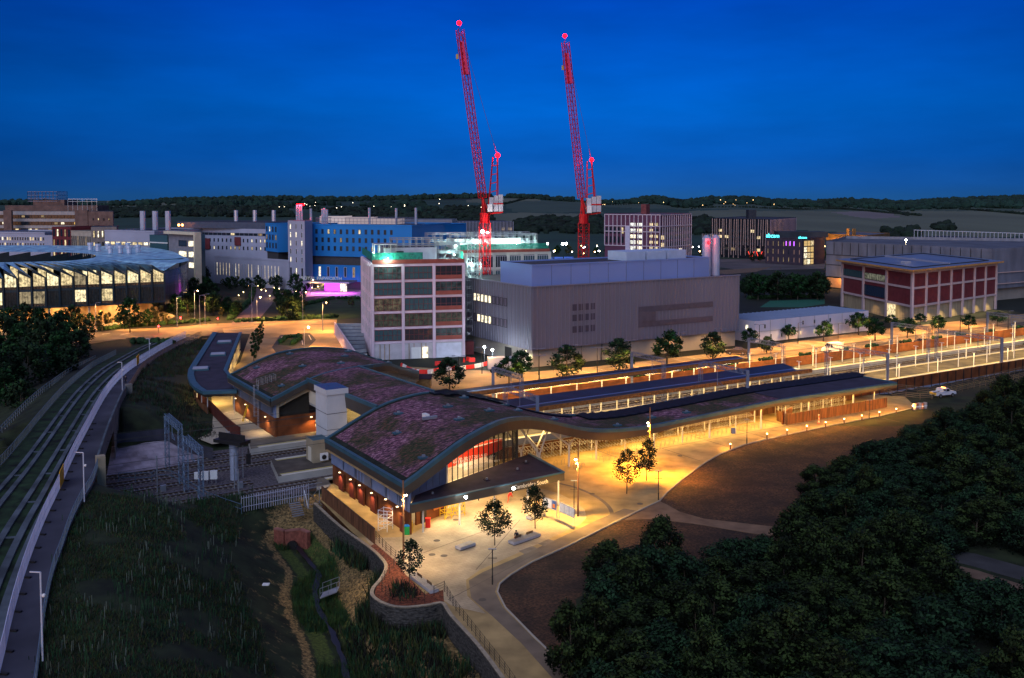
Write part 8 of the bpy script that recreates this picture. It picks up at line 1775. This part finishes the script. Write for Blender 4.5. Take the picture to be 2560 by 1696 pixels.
t = thing('sandwich_board', 'small dark sandwich board on the lit path by the cycle hoops', 'sign', G(1833, 1084)); m = MB(); c = G(1833, 1084); m.add([c + Vector((-.35, -.25, 0)), c + Vector((.35, -.25, 0)), c + Vector((.35, 0, 1.0)), c + Vector((-.35, 0, 1.0))], [(0, 1, 2, 3)], mat('board_blue', (.08, .10, .20), .6, var=0)); m.add([c + Vector((-.35, .25, 0)), c + Vector((.35, .25, 0)), c + Vector((.35, 0, 1.0)), c + Vector((-.35, 0, 1.0))], [(3, 2, 1, 0)], steel_d); m.build('panels', t)
t = thing('leaning_ladder', 'yellow ladder leaning on the gable of the second hall', 'ladder', L(.8, 73)); m = MB(); c = L(0.2, 71.5, 0)
for o in (-.3, .3): m.bar(c + V * o, c + V * o + U * 1.0 + UP * 3.0, .07, ye)
for k in range(8): m.bar(c - V * .3 + U * k * .13 + UP * (k * .38 + .2), c + V * .3 + U * k * .13 + UP * (k * .38 + .2), .045, ye)
m.build('ladder_frame', t)
for i, (px, py) in enumerate(((631, 1040), (637, 1048), (643, 1056))): t = thing('site_cabinet', ORD[i] + ' pale cabinet in the cluttered yard row', 'cabinet', G(px, py), 'yard cabinets'); m = MB(); m.box(G(px, py), 1.3, 1.0, 1.3, white_m, U); m.build('cabinet_box', t)
# planters (grey pots) at the end of the bollard path
for i, (x, y) in enumerate(((1438, 1098), (1460, 1094), (1482, 1091), (1506, 1090), (1530, 1086))):
    c = G(1860 + x / 3.38, 700 + y / 3.38); t = thing('barrier_drum', ORD[i] + ' brown and white drum from the left at the end of the path', 'drum', c, 'drums closing the path'); m = MB(); m.bar(c, c + UP * 1.2, .38, mat('drum_brown', (.30, .14, .08), .6, var=.1) if i % 2 else mat('drum_pale', (.55, .42, .34), .6, var=.1), 10); m.bar(c + UP * .45, c + UP * .7, .40, white_m, 10); m.build('drum_body', t)
# post and rail fence and pickup
palisade('post_and_rail_fence', Gs((2192, 978), (2230, 992), (2300, 1000), (2330, 998), (2420, 975), (2560, 945), (2640, 925)), 'timber post and rail fence by the parked pickup', mat('weathered_timber', (.16, .11, .07), .85, var=.2), 1.3, 2.2, rails=(.35, .65, .95), r=.07)
palisade('outer_post_and_rail_fence', Gs((2240, 975), (2320, 985), (2420, 962), (2560, 930), (2640, 910)), 'second timber rail fence behind the first, below the rusty fence', mat('weathered_timber', (0, 0, 0)), 1.3, 2.2, rails=(.35, .65, .95), r=.07)
tyre = mat('tyre', (.015, .015, .015), .8, var=0); chrome = mat('wheel_rim', (.4, .4, .4), .3, .8, var=0)
def car(c, rz, label, cat, kind, mt, group=None, sc_=1.0):
    t = thing({'pickup': 'parked_pickup', 'car': 'parked_car', 'van': 'parked_van'}[kind], label, cat, c, group, rz); t.scale = (sc_,) * 3
    prof = {'car': [(-2.15, .35), (-2.2, .75), (-2.05, .98), (-1.5, 1.08), (-1.0, 1.42), (.2, 1.45), (.95, 1.02), (1.9, .88), (2.15, .65), (2.15, .35)],
            'pickup': [(-2.6, .5), (-2.62, 1.08), (-1.0, 1.1), (-.85, 1.75), (.75, 1.78), (1.35, 1.18), (2.45, 1.08), (2.6, .8), (2.6, .5)],
            'van': [(-2.6, .35), (-2.62, 2.15), (-2.4, 2.3), (1.1, 2.3), (1.7, 1.4), (2.4, 1.15), (2.6, .8), (2.6, .35)]}[kind]
    hw = .92; m = MB(); n = len(prof); a = [Vector((x, -hw * (1 if z < 1.15 else .86), z)) for x, z in prof]; b = [Vector((x, hw * (1 if z < 1.15 else .86), z)) for x, z in prof]
    m.add(a + b, [(i, (i + 1) % n, n + (i + 1) % n, n + i) for i in range(n)] + [tuple(range(n - 1, -1, -1)), tuple(range(n, 2 * n))], mt); m.build('body', t, local=True)
    gl = {'car': [(-1.35, 1.1, -.95, 1.38), (-.9, 1.08, .15, 1.39), (.2, 1.08, .75, 1.12)], 'pickup': [(-.8, 1.2, -.1, 1.68), (0, 1.2, .9, 1.68)], 'van': [(.7, 1.35, 1.35, 2.0)]}[kind]
    for s in (-1, 1):
        for x0, z0_, x1, z1_ in gl: m = MB(); y = s * hw * .93; m.add([(x0, y, z0_), (x1, y, z0_), (x1 - .08, y * .96, z1_), (x0 + .08, y * .96, z1_)], [(0, 1, 2, 3), (3, 2, 1, 0)], g_dark); m.build('side_window', t, local=True)
    wsx = {'car': (.22, 1.44, .93, 1.04), 'pickup': (.77, 1.76, 1.33, 1.2), 'van': (1.12, 2.25, 1.68, 1.44)}[kind]; m = MB(); x0, z1_, x1, z0_ = wsx; m.add([(x0 + .03, -.7, z1_), (x0 + .03, .7, z1_), (x1 + .03, .78, z0_ + .03), (x1 + .03, -.78, z0_ + .03)], [(0, 1, 2, 3), (3, 2, 1, 0)], g_dark); m.build('windscreen', t, local=True)
    wb = {'car': 1.3, 'pickup': 1.6, 'van': 1.65}[kind]; wr = .34 if kind == 'car' else .40
    for x in (-wb, wb):
        for y in (-hw, hw): m = MB(); m.bar((x, y - .12, wr), (x, y + .1, wr), wr, tyre, 14); w_ = m.build('wheel', t, local=True); m = MB(); s = 1 if y > 0 else -1; m.bar((x, y + s * .10, wr), (x, y + s * .13, wr), wr * .6, chrome, 10); m.build('rim', w_, local=True)
    ex = prof[-2][0]
    for y in (-.65, .65): m = MB(); m.box((ex, y, .66), .08, .3, .16, white_m); m.build('headlight', t, local=True); m = MB(); m.box((prof[1][0], y * 1.1, .78), .06, .18, .22, red_m); m.build('tail_light', t, local=True)
    return t
pk = car(G(2357, 992) + UP * .0, R(22), 'white pickup with an amber roof beacon and yellow chevron tail by the rail fence', 'pickup', 'pickup', mat('pickup_white', (.5, .52, .58), .45, var=.05), sc_=1.05)
m = MB(); m.box((-2.65, 0, .6), .04, 1.7, .5, mat('chevron_yellow', (.8, .5, .05), .5, var=0)); m.build('tailboard', pk, local=True); m = MB(); m.box((.1, 0, 1.8), .25, .9, .12, glow('amber_beacon', (1, .25, .05), 14)); m.build('roof_beacon', pk, local=True)
car(G(1841, 886), R(165), 'dark hatchback parked at the right end of the grey wall', 'car', 'car', mat('car_dark', (.06, .045, .04), .3, .4, var=0), sc_=1.3)
car(G(2081, 881), R(205), 'white van parked beyond the brown boundary fence', 'van', 'van', white_m, sc_=1.15)
car(G(2304, 861), R(200), 'dark estate car parked before the red building', 'car', 'car', mat('car_black', (.03, .03, .035), .3, .4, var=0), sc_=1.1)
lr = thing('box_lorry', 'white box lorry body parked by the grey building corner', 'lorry', G(1262, 928)); m = MB(); c = G(1258, 930); m.box(c + UP * .9, 7.5, 2.5, 2.7, white_r, Vector((1, .12, 0))); m.build('cargo_box', lr); m = MB(); m.box(c + Vector((4.7, .5, .5)), 1.9, 2.3, 2.1, white_m, Vector((1, .12, 0))); m.build('lorry_cab', lr)
for x in (-2.6, -1.4, 4.4):
    for y in (-1.2, 1.2): m = MB(); q = c + Vector((x, y + x * .12, .5)); m.bar(q - Vector((0, .15, 0)), q + Vector((0, .15, 0)), .5, tyre, 12); m.build('wheel', lr)
# ---------------- construction barriers
bar_p = {}
for nm, mt in (('red', red_m), ('white', white_m)):
    t = thing('water_filled_barrier', 'barrier', 'barrier', (0, 0, 0), 'red and white barriers'); m = MB(); m.add([(-.7, -.25, 0), (.7, -.25, 0), (.7, .25, 0), (-.7, .25, 0), (-.7, -.1, .85), (.7, -.1, .85), (.7, .1, .85), (-.7, .1, .85)], BOXF, mt); m.box((0, 0, .85), 1.2, .12, .12, mt); m.build('barrier_block', t, local=True); bar_p[nm] = t
PB_ = catmull([G(x, y) for x, y in ((1005, 918), (1035, 932), (1075, 934), (1110, 926), (1150, 925), (1190, 920), (1232, 910))], 6); PB_ = resample(PB_, 1.5); BC_ = []
for k, (p, q) in enumerate(zip(PB_, PB_[1:])):
    nm = 'red' if (k // 3) % 2 or k % 7 == 0 else 'white'; place(bar_p[nm], p, dirz(q - p), 1.0, f'{ORD[min(25, sum(1 for z in BC_ if z == nm))]} {nm} barrier from the left in the curving line'); BC_.append(nm)
for k, (px, py) in enumerate(((1095, 914), (1112, 912), (1160, 905), (1172, 903), (1180, 905))): place(bar_p['red'], G(px, py), k * .8, 1.1, ORD[k] + ' loose red barrier from the left, behind the barrier line')
for (px, py, z, pw) in ((1211, 875, 4, 1300), (1231, 883, 4, 1300)):
    t = thing('site_floodlight', ('left' if px < 1220 else 'right') + ' dazzling white site floodlight before the grey building', 'floodlight', G(px, py + 30)); c = G(px, py + 32); m = MB(); m.bar(c, c + UP * z, .07, galv); m.build('mast', t); m = MB(); m.ball(c + UP * z, .3, wl); m.build('lamp_head', t); lamp('POINT', c + UP * z - Vector((0, .7, 0)), pw, COOL, t, radius=.3)
sh = thing('site_shed', 'small timber shed and pallets beyond the hall roof', 'shed', G(1060, 965)); m = MB(); c = G(1060, 968); m.box(c, 3.2, 2.6, 2.0, mat('shed_wood', (.26, .15, .06), .8, var=.2, scale=2)); m.add([c + Vector((-1.8, -1.5, 2)), c + Vector((1.8, -1.5, 2)), c + Vector((1.8, 0, 2.9)), c + Vector((-1.8, 0, 2.9)), c + Vector((1.8, 1.5, 2)), c + Vector((-1.8, 1.5, 2))], [(0, 1, 2, 3), (3, 2, 4, 5)], dark_roof); m.build('shed_body', sh)
# ---------------- street lamps on the west side and in the park
def street_lamp(px, py, h, label, pw, col=(1, .44, .10), glowc=(1, .55, .2), g=40, side=1, double=False, r=.20, mt=None):
    c = G(px, py, -.03); t = thing('street_lamp', label, 'street lamp', c, 'street lamps'); m = MB(); m.bar(c, c + UP * h, .12, mt or gal_d, 6, .07); m.build('column', t)
    for s in ((-1, 1) if double else (side,)):
        m = MB(); m.bar(c + UP * h, c + UP * (h + .2) + Vector((s * 1.1, 0, 0)), .06, gal_d); m.box(c + UP * (h + .08) + Vector((s * 1.2, 0, 0)), .7, .3, .14, gal_d); m.build('lamp_arm', t)
    if g: m = MB(); m.ball(c + UP * (h - .05) + Vector((side * 1.2, -.1, 0)), r, glow(f'street_glow_{g}', glowc, g)); m.build('lamp_head', t)
    if pw: lamp('SPOT', c + UP * (h - .3) + Vector((side * 1.2, 0, 0)), pw * (3.1 if pw > 4000 else 2.0), col, t, spot=R(160), blend=.4, radius=.25)
street_lamp(643, 802, 8, 'sodium street lamp at the foot of the park avenue', 9000, g=70); street_lamp(757, 800, 9.5, 'lit lamp column on the left of the bus loop', 9000, g=20); street_lamp(807, 828, 9, 'lit lamp column beside the bus loop planting', 9000, g=20)
street_lamp(761, 872, 6, 'bright sodium lamp just behind the curved roof', 5000, g=90, r=.28); street_lamp(776, 735, 6, 'lamp on the path near the round lawn', 2500, g=40)
street_lamp(487, 800, 10, 'lamp column at the road junction, left', 9000, g=60); street_lamp(443, 820, 10, 'tall column left of the junction', 7000, g=0); street_lamp(324, 828, 10, 'tall column at the road before the big tree', 9000, g=0); street_lamp(500, 816, 10, 'tall column at the junction centre', 0, g=0); street_lamp(513, 812, 10, 'tall column right of the junction centre', 6000, g=0); street_lamp(630, 806, 12, 'tall column left of the avenue foot', 0, g=0); street_lamp(373, 802, 7, 'short column by the glass building corner', 0, g=0); street_lamp(240, 830, 9, 'column behind the green signal tree', 5000, g=0)  # several columns here have a spot light but no glowing head
dl = []
for i, (px, py) in enumerate(((1347, 938), (1454, 928), (1576, 914), (1700, 890), (1800, 880), (1348, 958), (1493, 935), (1147, 960), (1898, 868), (1205, 935))):
    street_lamp(px, py, 6.2, ORD[i] + ' dark car park lamp column with twin head before the grey building', 2300 if i in (0, 1, 2, 3, 4, 9) else 900, (1, .55, .18), g=0, double=True, mt=steel_d)
for i, (s, w_) in enumerate(((60, 66), (75, 66), (90, 66), (105, 64), (120, 68), (135, 70), (150, 72), (170, 76), (190, 78), (215, 78), (240, 78), (160, 64), (200, 64))):
    lamp('SPOT', L(s, w_, 7.5), 16000, (1, .46, .10), None, spot=R(150), blend=.5, radius=.3).name = 'car_park_lamp_light'
for i, (px, py) in enumerate(((1995, 860), (2095, 862), (2226, 846), (2330, 840), (2400, 836), (2520, 826))): street_lamp(px, py, 6, ORD[i] + ' slim car park lamp from the left before the cabins and red building', 1800, (1, .62, .25), g=0, mt=steel_d)
rnd = random.Random(8)
for i in range(26):
    px = 600 + i * 13 + rnd.uniform(-6, 6); py = 745 - abs(i - 13) * 1.0 + rnd.uniform(-22, 14) - 22 * (i > 10)
    c = G(px, py); t = thing('path_light', 'low warm path light among the park trees', 'path light', c, 'low path lights in the park'); m = MB(); m.bar(c, c + UP * .9, .06, steel_d); m.build('post', t); m = MB(); m.ball(c + UP * 1.0, .2, glow('path_glow', (1, .7, .3), 14)); m.build('lamp_head', t)
    if i % 3 == 0: lamp('POINT', c + UP * 1.6, 500, (1, .6, .2), t, radius=.2)
for i in range(30):
    px = rnd.choice((rnd.uniform(1378, 1512), rnd.uniform(1730, 1780), rnd.uniform(1870, 2065), rnd.uniform(1480, 1600))); py = rnd.uniform(628, 650); c = G(px, py); t = thing('distant_lamp', 'tiny distant lamp among the far offices', 'street lamp', c, 'distant lamps'); m = MB(); m.bar(c, c + UP * 4, .1, steel_d); m.build('column', t); m = MB(); m.ball(c + UP * 4.2, .42, glow(('far_glow_a', 'far_glow_b', 'far_glow_c')[i % 3], ((1, .55, .2), (1, .85, .6), (.85, .9, 1))[i % 3], 22)); m.build('lamp_head', t)
for i in range(40):
    px = rnd.uniform(690, 1260) if i % 2 else rnd.uniform(1480, 1960); py = rnd.uniform(512, 532) if i % 2 else rnd.uniform(506, 524); z = 20
    for _ in range(14): q = G(px, py, z); z = hill(q.x, q.y) * .7 + z * .3
    t = thing('distant_lamp', 'tiny distant lamp in the town on the far hillside', 'street lamp', q, 'lamps of the far town'); m = MB(); m.bar(q, q + UP * 7, .2, steel_d); m.build('column', t); m = MB(); m.ball(q + UP * 8, rnd.uniform(.35, .75), glow(('hill_glow_a', 'hill_glow_b')[i % 2], ((1, .6, .25), (1, .85, .6))[i % 2], 7)); m.build('lamp_head', t)
for i, px in enumerate((1369, 1407, 1415)): flood(thing('far_floodlight', ORD[i] + ' white site floodlight left of the right hand crane', 'floodlight', XY(px, 560)), XY(px, 560) + UP * ZH(610, 560), 4000, COOL, .7)
t = thing('blue_site_compound', 'blue and white site cabins lit by floodlights behind the grey roof', 'site cabins', XY(1395, 575)); m = MB()
for k in range(5): m.box(XY(1370 + k * 13, 575 + k), 5.5, 3, 3.2 if k % 2 else 5.8, mat('cabin_blue', (.05, .12, .45), .5, var=.1) if k % 2 == 0 else white_r)
m.build('cabin_stack', t)
gs = [(152, 801, (.05, 1, .2), 'green'), (397, 816, (1, .02, .02), 'red'), (452, 795, (1, .02, .02), 'red'), (545, 797, (1, .05, .02), 'red')]
for i, (px, py, col, nm) in enumerate(gs):
    c = G(px, py + 18); t = thing('traffic_signal', ('green traffic signal glowing beside the dark trees', 'red traffic signal at the left road edge', 'red traffic signal before the glass building corner', 'dim red traffic signal right of the junction')[i], 'traffic signal', c, 'traffic signals'); z = 18 * c.y / F; m = MB(); m.bar(c, c + UP * (z + .4), .08, steel_d); m.build('post', t); m = MB(); m.box(c + UP * (z - .5) + Vector((0, .15, 0)), .4, .25, 1.1, steel_d); m.build('signal_head', t); m = MB(); m.ball(c + UP * z - Vector((0, .12, 0)), .30 if i < 3 else .2, glow('signal_' + nm, col, 26)); m.build('signal_lamp', t); lamp('POINT', c + UP * z - Vector((0, .6, 0)), 400, col, t)
# tower with rooflit ramp building left of the office
h = thing('ramp_building', 'low open ramp building under construction left of the pink office', 'building', G(870, 850)); P = [G(837, 812, 3), G(900, 905, 3), G(920, 900, 3), G(905, 812, 3)]; m = MB(); m.prism(P, 0, 2.6, lilac, roof_g); m.build('podium', h); m = MB()
for k in range(9): a, b = P[0].lerp(P[1], k / 9), P[3].lerp(P[2], k / 9); m.wallbox(a, b, 2.6, 3.4, .3, galv, 0)
m.wallbox(P[0], P[1], 0, 3.8, .35, lilac, 0); m.build('parapet_frames', h)
